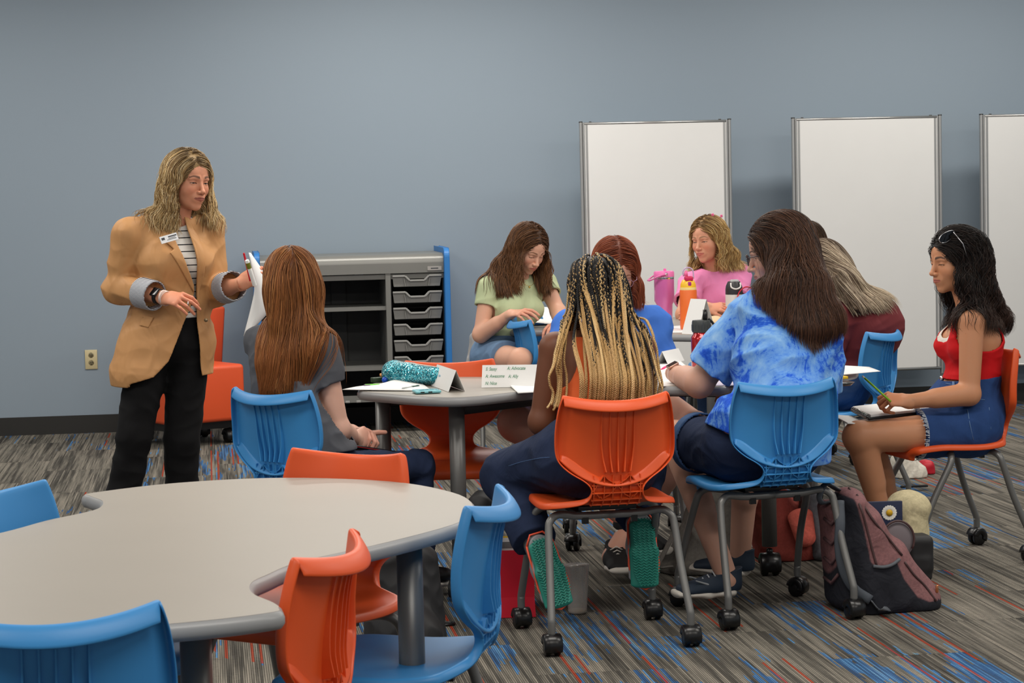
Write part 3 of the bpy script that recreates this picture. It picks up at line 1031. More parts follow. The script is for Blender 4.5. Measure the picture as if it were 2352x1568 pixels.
def drop_any(V, Q, bad):
    Q = Q[~bad[Q].any(1)]
    used = np.unique(Q); mp = np.full(len(V), -1); mp[used] = np.arange(len(used))
    return V[used], mp[Q]


def sdf_mesh(name, F, vox, mat, parent=None, uncut=None, colfn=None, solid=0, off=-1, lo=None, hi=None, origin=None):
    V, Q = extract(F, vox, lo, hi)
    if uncut is not None:
        V, Q, _ = drop(V, Q, uncut(V) < -0.75 * vox)
    cols = colfn(V) if colfn is not None else None
    if origin is not None: V = V - np.array(origin)
    o = arrmesh(name, V, Q, mat, parent, cols)
    if solid:
        md = o.modifiers.new('solid', 'SOLIDIFY'); md.thickness = solid; md.offset = off
    return o


def sn(P, fr, ph=0.0):
    """cheap smooth pseudo noise -1..1"""
    x, y, z = P[:, 0] * fr[0], P[:, 1] * fr[1], P[:, 2] * fr[2]
    a = np.sin(x * 1.0 + 1.7 * np.sin(z * .7 + ph) + ph) * np.cos(y * 1.1 + 1.3 * np.sin(x * .6 - ph))
    b = np.sin(z * 1.3 + 1.9 * np.sin(y * .8 + x * .5 + ph * 2)) * np.cos(x * .7 - z * .4 + 2 * ph)
    return 0.5 * (a + b)


# ------------------------------------------------------------------ head
def frame(face, up=(0, 0, 1), roll=0.0):
    """columns: right-hand side of the viewer facing along +face, face, up"""
    f = unit(face); u = np.array(up, float); r = unit(np.cross(f, u)); u = np.cross(r, f)
    if roll:
        c, s = math.cos(roll), math.sin(roll)
        r, u = c * r + s * u, c * u - s * r
    return np.array([r, f, u]).T


def head_prims(c, R, s=1.0, lite=False, nose=1.0, jaw=1.0, neck=None):
    def T(*p): return c + R @ (np.array(p) * s)
    L = [EL(T(0, -.014, .028), V3(.073, .092, .084) * s, R, .01),
         EL(T(0, .028, .034), V3(.060, .058, .056) * s, R, .02),
         EL(T(0, .028, -.026), V3(.058 * jaw, .056, .060) * s, R, .02),
         EL(T(0, .032, -.068), V3(.045 * jaw, .046, .042) * s, R, .02),
         EL(T(0, .066, -.097), V3(.018, .015, .015) * s, R, .022)]
    for q in (-1, 1):
        L += [EL(T(q * .036, .054, -.028), V3(.021, .020, .021) * s, R, .025),
              RC(T(q * .013, .081, .019), T(q * .043, .070, .0165), .0085 * s, .006 * s, .012),
              EL(T(q * .0745, -.012, -.010), V3(.0065, .017, .028) * s, R @ np.array([[1, 0, q * .2], [0, 1, .15], [-q * .2, -.15, 1]]), .006)]
    if lite: return L
    L += [RC(T(0, .082, .008), T(0, .0915 + .012 * nose, -.032), .0058 * s, .0092 * s, .012),
          EL(T(0, .094 + .010 * nose, -.0335), V3(.009, .0095, .008) * s, R, .006)]
    for q in (-1, 1):
        L += [EL(T(q * .0120, .0930, -.0365), V3(.0070, .0095, .0068) * s, R, .005),
              EL(T(q * .0305, .094, .001), V3(.017, .0135, .0115) * s, R, .010, sub=True)]
    L += [EL(T(0, .0750, -.060), V3(.028, .0175, .022) * s, R, .014)]
    for q in (-1, 1):
        L += [EL(T(q * .0305, .0670, .0005), V3(.0140, .0140, .0132) * s, R, .004),
              RC(T(q * .003, .0938, -.0575), T(q * .0245, .0815, -.0600), .0036 * s, .0015 * s, .004),
              RC(T(0, .0922, -.0662), T(q * .0210, .0830, -.0622), .0045 * s, .0018 * s, .004)]
        L += [RC(T(0, .0990, -.0615), T(q * .0235, .0850, -.0606), .0014 * s, .0010 * s, .002, sub=True),
              EL(T(q * .0062, .0990, -.0428), V3(.0026, .004, .0026) * s, R, .002, sub=True)]
    return L


def head_post(c, R, s, opn, drop_, mouth=0.0):
    """cuts the eye openings (opn = lid opening, drop_ = how low the lids sit)"""
    def post(P, D):
        q = (P - c) @ R / s
        for sx in (-1, 1):
            dx = q[:, 0] - sx * .0305
            m = (np.abs(dx) < .02) & (np.abs(q[:, 2]) < .02) & (q[:, 1] > .06)
            if not m.any(): continue
            e = np.clip(1 - (dx[m] / .0135) ** 2, -1, 1)
            zu = -drop_ + opn * e; zl = -drop_ - opn * .55 * e
            ap = np.maximum.reduce([q[m, 2] - zu, zl - q[m, 2], np.abs(dx[m]) - .0135]) * s
            D[m] = np.maximum(D[m], -ap)
        return D
    return post


def face_color(c, R, s, skin, lip, brow, opn, drop_, blush=0.35, browthin=1.0):
    skin = np.array(lin(skin)[:3]); lip = np.array(lin(lip)[:3]); brow = np.array(lin(brow)[:3])
    bl = skin * np.array([1.0, .66, .62])

    def f(V):
        q = (V - c) @ R / s; x, y, z = q.T; ax = np.abs(x)
        col = np.tile(skin, (len(V), 1))

        def mixc(w_, k): return col * (1 - w_[:, None]) + np.array(k) * w_[:, None]
        fr = y > .03
        w_ = np.exp(-(((ax - .042) / .018) ** 2 + ((z + .030) / .016) ** 2)) * blush * fr
        w_ = np.maximum(w_, np.exp(-((x / .010) ** 2 + ((z + .036) / .008) ** 2)) * blush * .7 * fr)
        col = mixc(w_, bl)
        zl = -.0615 - .001 * (ax / .02); hw = .0260
        e = np.clip(1 - (ax / hw) ** 2, 0, 1)
        up = (z < -.0545 + .001 + .0 - .006 * (ax / hw) ** 2 + .0012 * np.exp(-((ax - .006) / .004) ** 2) - .0012) & (z > -.0705 * e ** .5 - .0615 * (1 - e ** .5) - .0002)
        lipm = (up & (ax < hw) & (y > .068)).astype(float) * .72
        col = mixc(lipm, lip)
        line = np.exp(-((z + .0617) / .0013) ** 2) * (ax < .024) * (y > .068)
        col = mixc(np.clip(line, 0, 1) * .7, lip * .3)
        # brows
        bz = .0225 + .004 * np.sin(np.clip((ax - .012) / .036, 0, 1) * 2.4) - .0045 * np.clip((ax - .036) / .014, 0, 1)
        th = (.0036 - .0020 * np.clip((ax - .02) / .03, 0, 1)) * browthin
        b = np.clip(1.6 - np.abs(z - bz) / th, 0, 1) * (ax > .0115) * (ax < .050) * (y > .04)
        col = mixc(b * .92, brow)
        # lash lines
        dx = ax - .0305; ee = np.clip(1 - (dx / .0145) ** 2, 0, 1); zu = -drop_ + opn * ee
        l = np.exp(-((z - zu) / .0019) ** 2) * (np.abs(dx) < .0145) * (y > .055)
        col = mixc(np.clip(l * 1.2, 0, 1) * .85, brow * .35)
        zc = .0075
        l = np.exp(-((z - zc - .002 * ee) / .0012) ** 2) * (np.abs(dx) < .013) * (y > .055) * .35
        col = mixc(l, skin * .6)
        return col
    return f


def skin_mat(name, base):
    """skin: colour comes from the vertex colours (lips, brows), light freckling on top"""
    if name in _M: return _M[name]
    t = NT(name); a = t.n('ShaderNodeVertexColor'); a.layer_name = 'Col'
    o = t.obj(); n = t.noise(o, 45, 3, .6)
    c = t.mix(t.math('MULTIPLY', n, 0.10), a.outputs[0], lin(tuple(max(0, v - 60) for v in base)))
    t.set(c, 0.5, 0, 0.35, sss=0.12)
    t.bump(t.noise(o, 420, 2), 0.06, 0.001)
    _M[name] = t.m; return t.m


def vcol_mat(name, rough=0.5, spec=0.4, bump=0, bscale=300, sheen=None):
    if name in _M: return _M[name]
    t = NT(name); a = t.n('ShaderNodeVertexColor'); a.layer_name = 'Col'
    t.set(a.outputs[0], rough, 0, spec, sheen=sheen)
    if bump: t.bump(t.noise(t.obj(), bscale, 2), bump, 0.001)
    _M[name] = t.m; return t.m


M_hair = vcol_mat('hair', 0.5, 0.3)


def make_eyes(root, c, R, s, iris, gaze=(0, 1, -.2)):
    g = R @ unit(gaze)
    for q in (-1, 1):
        e = c + R @ (V3(q * .0305, .0668, .0005) * s)
        F = field([EL(e, V3(1, 1, 1) * .0124 * s)])
        ir = np.array(lin(iris)[:3])

        def cf(V):
            d = unit_rows(V - e) @ g; a = np.degrees(np.arccos(np.clip(d, -1, 1)))
            col = np.tile(np.array(lin((225, 220, 214))[:3]), (len(V), 1))
            col[a < 27] = ir; col[a < 12] = .005; return col
        sdf_mesh('eye', F, .0016, vcol_mat('eyeball', 0.1, 0.5), root, colfn=cf)


def unit_rows(v): return v / (np.linalg.norm(v, axis=1)[:, None] + 1e-12)


# ------------------------------------------------------------------ hands
def hand_prims(w_, d, n, side, curl=(20, 30, 20), spread=6, thumb=(35, 25), s=1.0, fing=None, k=.004):
    """w_ wrist, d hand direction, n back-of-hand normal, side +1: thumb lies on cross(d,n) side"""
    d = unit(d); n = unit(n - d * (d @ n)); t = np.cross(d, n) * side  # t points to the thumb side
    w_ = np.array(w_, float); L = []
    L.append(EC(w_ - d * .03 * s, w_ + d * .015 * s, V3(.027, .019) * s, V3(.028, .017) * s, t, .012))
    L.append(EC(w_ + d * .01 * s, w_ + d * .078 * s, V3(.029, .0155) * s, V3(.037, .0115) * s, t, .014))
    L.append(EL(w_ + d * .032 * s + t * .022 * s - n * .009 * s, V3(.016, .026, .014) * s, np.array([t, d, n]).T, .012))
    lens = [(.040, .024, .019), (.044, .028, .020), (.041, .026, .020), (.032, .019, .017)]
    tips = []
    for i in range(4):
        off = (1.5 - i) * .0195
        base = w_ + d * (.083 - .004 * abs(i - 1) - (.006 if i == 3 else 0)) * s + t * off * s
        cu = fing[i] if fing else curl
        a = math.radians((1.5 - i) * spread); dd = unit(d * math.cos(a) + t * math.sin(a))
        p = base; ang = 0; r0 = (.0088, .0090, .0086, .0076)[i]
        for j in range(3):
            ang += math.radians(cu[j])
            v = dd * math.cos(ang) - n * math.sin(ang)
            q = p + v * lens[i][j] * s
            L.append(RC(p, q, r0 * s * (1 - .10 * j), r0 * s * (1 - .10 * (j + 1)), k if j == 0 else .002)); p = q
        tips.append(p)
    # thumb
    base = w_ + d * .022 * s + t * .026 * s - n * .006 * s
    a1, a2 = math.radians(thumb[0]), math.radians(thumb[1])
    tin = thumb[2] if len(thumb) > 2 else 12
    v = unit(d * math.cos(a1) + t * math.sin(a1) - n * math.sin(math.radians(tin)))
    p1 = base + v * .038 * s; v2 = unit(d * math.cos(a1 - a2) + t * math.sin(a1 - a2) - n * math.sin(math.radians(tin + 10)))
    p2 = p1 + v2 * .030 * s; v3 = unit(d * math.cos(a1 - 1.6 * a2) + t * math.sin(a1 - 1.6 * a2) - n * math.sin(math.radians(tin + 18)))
    p3 = p2 + v3 * .024 * s
    L += [RC(base, p1, .0135 * s, .0100 * s, .010), RC(p1, p2, .0100 * s, .0092 * s, .002), RC(p2, p3, .0092 * s, .0078 * s, .002)]
    return L


# ------------------------------------------------------------------ body parts
class Body:
    """J: joints in world space. b: girth factors."""
    def __init__(s, J, right, g=1.0, arm=1.0, leg=1.0, bust=1.0, belly=0.0, nk=1.0):
        s.nk = nk
        s.J = {k: np.array(v, float) for k, v in J.items()}
        s.r = unit(right); s.g, s.arm, s.leg, s.bust, s.belly = g, arm, leg, bust, belly
        J = s.J; s.up = unit(J['neck'] - J['wai']); s.f = unit(np.cross(s.up, s.r))  # forward
        if 'fwd' in J: s.f = unit(J['fwd'])

    def torso(s, i=0.0, k=.03):
        J, g, r, f, up = s.J, s.g, s.r, s.f, s.up
        a = np.array
        top = J['neck'] - up * .075
        L = [EC(J['pel'], J['wai'], a((.158, .118)) * g + i, a((.122, .092)) * g + i, r, k),
             EC(J['wai'], J['che'], a((.122, .092)) * g + i, a((.138, .104)) * g + i, r, k),
             EC(J['che'], top, a((.138, .104)) * g + i, a((.115, .072)) * g + i, r, k)]
        for q in ('L', 'R'):
            sh = J['sh' + q]
            L.append(RC(J['neck'] - up * .035, sh + up * .004, .040 * g + i, .044 * s.arm + i, .035))
            L.append(EL(top + (sh - top) * .55 - up * .03, V3(.075, .065, .075) * g + i, None, .035))
            if s.bust:
                sg = 1 if (sh - J['neck']) @ r > 0 else -1
                L.append(EL(J['che'] + f * (.068 * g) + r * sg * .068 * g - up * .012, V3(.058, .056, .056) * s.bust + i, None, .03))
            L.append(EL(J['hip' + q] + (J['pel'] - J['hip' + q]) * .15 - f * .02, V3(.105, .105, .10) * s.leg + i, None, .04))
        if s.belly: L.append(EL(J['wai'] + f * .05, V3(.12, .09, .11) * g * s.belly + i, None, .04))
        return L

    def neckp(s, i=0.0):
        J = s.J
        return [RC(J['neck'] - s.up * .02, J['head'] - s.hR[:, 2] * .060 - s.hR[:, 1] * .018, .052 * s.nk + i, .046 * s.nk + i, .018)]

    def hips(s, i=0.0):
        J = s.J
        return [EL(J['hip' + q] + (J['pel'] - J['hip' + q]) * .15 - s.f * .02, V3(.105, .105, .10) * s.leg + i, None, .04) for q in 'LR']

    def arm_p(s, q, i=0.0, t0=0, t1=1, cut=True, taper=0.0, ibot=None, wcut=None):
        """upper arm + forearm; t in 0..2 (1 = elbow) where a sleeve ends"""
        J = s.J; sh, el, wr = J['sh' + q], J['el' + q], J['wr' + q]; m = s.arm
        ib = i if ibot is None else ibot
        L = []
        if t1 <= 1:
            e = sh + (el - sh) * t1; d = unit(el - sh)
            L.append(RC(sh, e + d * .03, .047 * m + i, (.047 + (.038 - .047) * t1) * m + ib, .02, (e, d) if cut else None))
        else:
            L.append(RC(sh, el, .047 * m + i, .038 * m + (i + ib) / 2, .02))
            e = el + (wr - el) * (t1 - 1); d = unit(wr - el)
            L.append(RC(el, e + d * .02, .037 * m + (i + ib) / 2, (.037 + (.0265 - .037) * (t1 - 1)) * m + ib, .015, wcut or ((e, d) if cut and t1 < 2 else None)))
            L.append(RC(el, el + (wr - el) * .55, .040 * m + (i + ib) / 2, .034 * m + ib, .02, (e, d) if cut and t1 < 2 else None))
        return L

    def leg_p(s, q, i=0.0, t1=2.0, cut=True, ibot=None):
        J = s.J; hp, kn, an = J['hip' + q], J['kn' + q], J['an' + q]; m = s.leg
        ib = i if ibot is None else ibot; L = []
        if t1 <= 1:
            e = hp + (kn - hp) * t1; d = unit(kn - hp)
            L.append(RC(hp, e + d * .04, .088 * m + i, (.088 + (.058 - .088) * t1) * m + ib, .03, (e, d) if cut else None))
        else:
            L.append(RC(hp, kn, .088 * m + i, .057 * m + (i + ib) / 2, .03))
            L.append(EL(kn, V3(.055, .055, .055) * m + (i + ib) / 2, None, .03))
            e = kn + (an - kn) * (t1 - 1); d = unit(an - kn); c = (e, d) if cut and t1 < 2 else None
            L.append(RC(kn, e + d * .02, .053 * m + (i + ib) / 2, (.053 + (.035 - .053) * (t1 - 1)) * m + ib, .02, c))
            back = unit(np.cross(unit(an - kn), s.r)); back = -back if back @ (hp - kn) < 0 else back
            L.append(RC(kn + (an - kn) * .18 + back * .012, kn + (an - kn) * .5 + back * .012, .050 * m + i, .040 * m + ib, .02, c))
        return L


def plane_cut(c, n):
    c = np.array(c); n = unit(n)
    return lambda P: (P - c) @ n


def build_body(root, B, skin, hc, hR, hs=1.0, lite=False, hands=None, opn=.0042, drp=.0, lip=(186, 96, 90), brow=(90, 62, 44), nose=1.0, jaw=1.0,
               blush=.35, vox=.006, hvox=.002, arms='LR', legs='', iris=(80, 100, 110), gaze=(0, 1, -.3), browthin=1.0, handvox=.0028):
    B.hR = hR; B.J['head'] = hc
    L = B.torso(-.004) + B.neckp()
    Vs, Qs, Cs, n = [], [], [], 0
    sk = skin_mat('skin_%d_%d_%d' % skin, skin); sc_ = np.array(lin(skin)[:3])

    def put(V, Q, col):
        nonlocal n
        Vs.append(V); Qs.append(Q + n); Cs.append(col); n += len(V)
    ncut_c = B.J['neck'] + (hc - B.J['neck']) * .30; nn = unit(hc - B.J['neck'])
    body = list(L)
    wc = {}
    for q, h in (hands or {}).items(): wc[q] = (B.J['wr' + q] - unit(h['d']) * .012, unit(h['d']))
    for q in arms: body += B.arm_p(q, 0, t1=2, wcut=(wc[q][0] + wc[q][1] * .022, wc[q][1]) if q in wc else None)
    for q in legs: body += B.leg_p(q, 0)
    if legs:
        for q in legs:
            if 'toe' + q in B.J: body += [RC(B.J['an' + q], B.J['toe' + q] - V3(0, 0, .01), .034, .026, .02), RC(B.J['an' + q] - unit(B.J['toe' + q] - B.J['an' + q]) * .03 - V3(0, 0, .03), B.J['toe' + q], .028, .024, .02)]

    def post(P, D):
        D = np.maximum(D, np.where(np.linalg.norm(P - ncut_c, axis=1) < .2, (P - ncut_c) @ nn - .018, -1))
        return D
    F = field(body, post); U = field(body)
    V, Q = extract(F, vox)
    rim = (np.abs((V - ncut_c) @ nn - .018) < 1.3 * vox) & (np.linalg.norm(V - ncut_c, axis=1) < .2)
    for q, (c_, d_) in wc.items(): rim |= (np.abs((V - c_) @ d_ - .022) < 1.3 * vox) & (np.linalg.norm(V - c_, axis=1) < .058)
    V, Q = drop_any(V, Q, rim); put(V, Q, np.tile(sc_, (len(V), 1)))
    # head
    hp = head_prims(hc, hR, hs, lite, nose, jaw) + B.neckp()
    po = head_post(hc, hR, hs, opn, drp)

    def post2(P, D):
        if not lite: D = po(P, D)
        return np.maximum(D, -((P - ncut_c) @ nn))
    F = field(hp, post2); U = field(hp)
    hv = .004 if lite else hvox
    V, Q = extract(F, hv)
    V, Q = drop_any(V, Q, np.abs((V - ncut_c) @ nn) < hv * 1.3)
    put(V, Q, face_color(hc, hR, hs, skin, lip, brow, opn, drp, blush, browthin)(V))
    # hands
    for q, h in (hands or {}).items():
        h = dict(h); hp = hand_prims(B.J['wr' + q], h.pop('d'), h.pop('n'), h.pop('side'), **h) + [RC(B.J['el' + q], B.J['wr' + q], .037 * B.arm, .0265 * B.arm, .012)]
        c_, d_ = wc[q]
        F = field(hp, lambda P, D: np.maximum(D, -((P - c_) @ d_) - .006)); F.lo = c_ - .22; F.hi = c_ + .22
        V, Q = extract(F, handvox); V, Q = drop_any(V, Q, (V - c_) @ d_ < -.006 + handvox * 1.3)
        tt = np.clip(((V - c_) @ d_ - .02) / .08, 0, 1)[:, None]
        put(V, Q, sc_ * (1 - tt) + sc_ * np.array([1.0, .86, .84]) * tt)
    o = arrmesh('body', np.concatenate(Vs), np.concatenate(Qs), sk, root, np.concatenate(Cs))
    if not lite: make_eyes(root, hc, hR, hs, iris, gaze)
    return o


# ------------------------------------------------------------------ hair
def hair_strands(F, seeds, dirf, length, step=.012, off=(0, .006), width=.0032, pal=None, tip=None, wave=(0, .1), rs=None, name='hair', root=None,
                 tipfrac=(.55, 1.0), jitter=.06, face=None, mat=None, floor=None, clump=None, freefall=.35, rootcol=None, rootlen=.08):
    rs = rs or np.random.RandomState(3)
    n = len(seeds); offs = rs.uniform(off[0], off[1], n)
    P = seeds.copy(); steps = int(length / step) if np.isscalar(length) else int(max(length) / step)
    Ls = np.full(n, length) * rs.uniform(.75, 1.05, n) if np.isscalar(length) else length
    path = []; nor = []
    jit = rs.normal(0, jitter, (n, 3))
    for i in range(steps + 1):
        g = grad(F, P, .003); d = F(P) - offs
        pull = np.where(d < 0, d, np.where((d < .02) & (g[:, 2] > -freefall), d * .5, 0))
        P = P - g * pull[:, None]
        path.append(P.copy()); nor.append(g)
        v = dirf(P, i * step) + jit
        if face is not None:
            q = (P - face[0]) @ face[1] / face[2]; fw = face[3] if len(face) > 3 else .056
            e = np.sqrt((q[:, 0] / fw) ** 2 + ((q[:, 2] + .03) / .088) ** 2)
            rep = np.clip((1.45 - e) / .35, 0, 1) * (q[:, 1] > .0) * 1.6
            v = v + (np.tanh((q[:, 0] - (face[4] if len(face) > 4 else 0)) / .01) * rep)[:, None] * face[1][:, 0] - (rep * .35)[:, None] * face[1][:, 1]
        vn = (v * g).sum(1)
        on = ((d < .004) & (vn < 0)) | ((d < .012) & (g[:, 2] > -freefall))
        v = v - g * np.where(on, vn, 0)[:, None]
        P = P + unit_rows(v) * step
    path = np.array(path); nor = np.array(nor)  # steps, n, 3
    for _ in range(2):
        nor[1:-1] = (nor[:-2] + nor[1:-1] + nor[2:]) / 3
        path[1:-1] = (path[:-2] + 2 * path[1:-1] + path[2:]) / 4
    S = path.shape[0]
    tan = np.gradient(path, axis=0); tan /= np.linalg.norm(tan, axis=2)[..., None] + 1e-9
    side = np.cross(tan, nor); side /= np.linalg.norm(side, axis=2)[..., None] + 1e-9
    out = np.cross(side, tan)
    sarr = np.arange(S) * step
    if wave[0]:
        ph = sn(seeds, (24, 24, 16), 1.0) * 3.0 + rs.uniform(-.22, .22, n) + seeds[:, 2] * 2 * math.pi / wave[1] * -1.0
        ww = wave[0] * np.clip((sarr - .06) / .10, 0, 1)[:, None] * np.sin(2 * math.pi * sarr[:, None] / wave[1] + ph[None])
        path = path + side * ww[..., None] + out * (np.abs(ww) * .5 + wave[0] * .25 * np.clip((sarr - .06) / .1, 0, 1)[:, None] * np.cos(2 * math.pi * sarr[:, None] / wave[1] + ph[None]))[..., None]
        tan = np.gradient(path, axis=0); tan /= np.linalg.norm(tan, axis=2)[..., None] + 1e-9
        side = np.cross(tan, out); side /= np.linalg.norm(side, axis=2)[..., None] + 1e-9
    tt = sarr[:, None] / np.maximum(Ls[None], 1e-3)
    wd = width * np.clip((1 - tt) * 3.2, 0, 1) ** .7 * np.clip(.75 + sarr[:, None] / .03, 0, 1) * rs.uniform(.7, 1.3, n)[None]
    last = np.minimum((Ls / step).astype(int), S - 1)
    if face is not None:
        fcx, fR, fs = face[:3]; fw = face[3] if len(face) > 3 else .056
        q = (path - fcx) @ fR / fs
        e = (q[..., 0] / fw) ** 2 + ((q[..., 2] + .030) / .088) ** 2
        hit = (e < 1) & (q[..., 1] > .02)
        fi = np.where(hit.any(0), hit.argmax(0) - 1, S - 1); last = np.minimum(last, fi)
        last[fi < 2] = 0
    if floor is not None:
        fl = floor(path) if callable(floor) else floor
        low = path[:, :, 2] < fl + rs.uniform(-.01, .035, n)[None]
        fi = np.where(low.any(0), low.argmax(0), S - 1); last = np.minimum(last, fi)
        tt = sarr[:, None] / np.maximum(last[None] * step, 1e-3)
        wd = width * np.clip((1 - tt) * 3.2, 0, 1) ** .7 * np.clip(.75 + sarr[:, None] / .03, 0, 1) * rs.uniform(.7, 1.3, n)[None]
    sel = np.minimum(np.arange(S)[:, None], last[None])
    path = np.take_along_axis(path, sel[..., None], 0); side = np.take_along_axis(side, sel[..., None], 0); out = np.take_along_axis(out, sel[..., None], 0)
    A = path - side * wd[..., None] / 2 - out * wd[..., None] * .15; Bq = path + side * wd[..., None] / 2 - out * wd[..., None] * .15; Cq = path + out * wd[..., None] * .35
    V = np.stack([A, Bq, Cq], 2)  # S,n,3,3
    V = V.transpose(1, 0, 2, 3).reshape(-1, 3)
    i = np.arange(n)[:, None, None] * (S * 3) + np.arange(S - 1)[None, :, None] * 3 + np.arange(3)[None, None, :]
    j = np.arange(n)[:, None, None] * (S * 3) + np.arange(S - 1)[None, :, None] * 3 + (np.arange(3)[None, None, :] + 1) % 3
    Q = np.stack([i, j, j + 3, i + 3], -1)
    keep = np.arange(S - 1)[None, :] < last[:, None]
    Q = Q[keep].reshape(-1, 4)
    pal = np.array([lin(c)[:3] for c in pal]); pc = pal[rs.randint(0, len(pal), n)] * rs.uniform(.8, 1.2, (n, 1))
    col = np.repeat(pc[:, None, :], S, 1)
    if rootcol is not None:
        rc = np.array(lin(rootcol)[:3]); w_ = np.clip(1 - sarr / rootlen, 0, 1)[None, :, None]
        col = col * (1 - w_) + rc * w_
    if tip is not None:
        tpal = np.array([lin(c)[:3] for c in tip]); tc = tpal[rs.randint(0, len(tpal), n)]
        w_ = np.clip((tt.T - tipfrac[0]) / (tipfrac[1] - tipfrac[0]), 0, 1)[..., None]
        col = col * (1 - w_) + tc[:, None, :] * w_
    col = np.repeat(col.reshape(-1, 3), 3, 0)
    return V, Q, np.clip(col, 0, 1)


def surf_seeds(F, vox, n, rs, test=None, lo=None, hi=None):
    V, Q = extract(F, vox, lo, hi, newton=False)
    if test is not None: V = V[test(V)]
    return V[rs.choice(len(V), n, replace=len(V) < n)]


def make_hair(root, F, cf, groups, vox=.005, name='hair', base_cut=None, mat=None):
    """F: hair volume; cf: base colour; groups: list of strand arrays"""
    V, Q = extract(F, vox)
    Vs, Qs, Cs, n = [V], [Q], [cf(V)], len(V)
    for (v, q, c) in groups: Vs.append(v); Qs.append(q + n); Cs.append(c); n += len(v)
    return arrmesh(name, np.concatenate(Vs), np.concatenate(Qs), mat or M_hair, root, np.concatenate(Cs))


def const_col(c): 
    k = np.array(lin(c)[:3]); return lambda V: np.tile(k, (len(V), 1))

# ------------------------------------------------------------------ people
def poly_sd(P2, poly):
    """signed distance to a polygon in 2-D, negative inside"""
    poly = np.array(poly, float); n = len(poly)
    d = np.full(len(P2), 1e9); s_ = np.ones(len(P2))
    j = n - 1
    for i in range(n):
        e = poly[j] - poly[i]; w_ = P2 - poly[i]
        b = w_ - e * np.clip((w_ @ e) / (e @ e + 1e-12), 0, 1)[:, None]
        d = np.minimum(d, (b * b).sum(1))
        c1 = P2[:, 1] >= poly[i][1]; c2 = P2[:, 1] < poly[j][1]; c3 = e[0] * w_[:, 1] > e[1] * w_[:, 0]
        fl = (c1 & c2 & c3) | (~c1 & ~c2 & ~c3); s_ = np.where(fl, -s_, s_)
        j = i
    return s_ * np.sqrt(d)


class View2:
    """flat frame through a point, spanned by a horizontal axis r and up; used to lay garment outlines on a body"""
    def __init__(s, o, f):
        s.o = np.array(o, float); f = unit([f[0], f[1], 0]); s.f = f; s.r = np.array([-f[1], f[0], 0.0]) * 1.0

    def q(s, P): return np.c_[(P - s.o) @ s.r, P[:, 2]]

    def px(s, pts, Y): 
        W = np.array([at(a, b, Y) for a, b in pts]); return s.q(W)

    def front(s, P): return (P - s.o) @ s.f


def garment(name, prims, vox, mat, root, cuts=(), fold=0.0, ffr=(22, 22, 30), ph=0.0, solid=.003, colfn=None, uncut=None, foldmask=None):
    """cuts: functions, positive = removed"""
    def disp(P, D):
        if not fold: return D
        m = np.abs(D) < .05; out = D.copy()
        w_ = fold if foldmask is None else fold * foldmask(P[m])
        out[m] += w_ * (.8 * sn(P[m], ffr, ph) + .9 * (2 * np.abs(sn(P[m], tuple(v * 1.5 for v in ffr), ph + 2)) - .5))
        return out

    def post(P, D):
        D = disp(P, D)
        for c in cuts: D = np.maximum(D, c(P))
        return D
    F = field(prims, post); U = field(uncut or prims, disp)
    return sdf_mesh(name, F, vox, mat, root, U, colfn, solid)


def denim(name, c):
    if name in _M: return _M[name]
    t = NT(name); o = t.obj(); L = lin(c)
    n1 = t.noise(o, 14, 3, .6); n2 = t.noise(t.scale(o, (1, 1, 3)), 500, 2)
    a = tuple(v * .55 for v in L[:3]) + (1,); b = tuple(min(1, v * 1.5 + .01) for v in L[:3]) + (1,)
    col = t.mix(t.math('ADD', t.math('MULTIPLY', n1, .6), t.math('MULTIPLY', n2, .4)), a, b)
    t.set(col, .85, 0, .2); f = t.noise(t.scale(o, (12, 12, 9)), 1.0, 3, .5, 1.0)
    t.bump(t.math('ADD', f, t.math('MULTIPLY', n2, .03)), .45, .015)
    _M[name] = t.m; return t.m


def tiedye():
    t = NT('tie_dye_cotton'); o = t.obj()
    n = t.noise(o, 5.0, 8, .68, 1.6); n2 = t.noise(o, 30, 4, .7, 1.0)
    v = t.math('ADD', t.math('MULTIPLY', n, .78), t.math('MULTIPLY', n2, .22))
    col = t.ramp(v, [(.38, (24, 74, 190)), (.445, (44, 100, 212)), (.475, (92, 146, 224)), (.56, (124, 172, 226)), (.70, (158, 196, 232))])
    t.set(col, .85, 0, .2)
    f = t.noise(t.scale(o, (9, 9, 5)), 1.0, 2, .45, .8); t.bump(f, .5, .02)
    return t.m


def stripes(name, c0, c1, freq, duty, axis=2, rough=.85, off=0):
    t = NT(name); o = t.pos(); s_ = t.n('ShaderNodeSeparateXYZ'); t.l(o, s_.inputs[0])
    fr = t.math('FRACT', t.math('ADD', t.math('MULTIPLY', s_.outputs[axis], freq), off))
    col = t.mix(t.math('LESS_THAN', fr, duty), lin(c0), lin(c1)); t.set(col, rough, 0, .2); return t.m


M_denim = denim('dark_denim', (27, 40, 68)); M_denim2 = denim('mid_denim', (58, 84, 122)); M_denim3 = denim('light_denim', (104, 132, 164))
M_denim4 = denim('blue_denim', (32, 62, 112))


def tops(top, c, R, n, rs, part=0.0):
    q = (top - c) @ R; p = np.exp(-np.abs(q[:, 0] - part) / .018) * (q[:, 2] > .05) + .15; p /= p.sum()
    return top[rs.choice(len(top), n, p=p)]


def cap_prims(c, R, s=1.0, thick=1.0, face=(.064, .058, .098), fz=-.028, k=.015, back=1.0, flat=False):
    def T(*p): return c + R @ (np.array(p) * s)
    t = thick
    L = [EL(T(0, -.018, .032), V3(.079 + .006 * t, .096 + .006 * t, .086 + .007 * t) * s, R, .01),
         EL(T(0, -.048, -.030), V3(.074 + .005 * t, .062 * back, .080) * s, R, .03)]
    return L


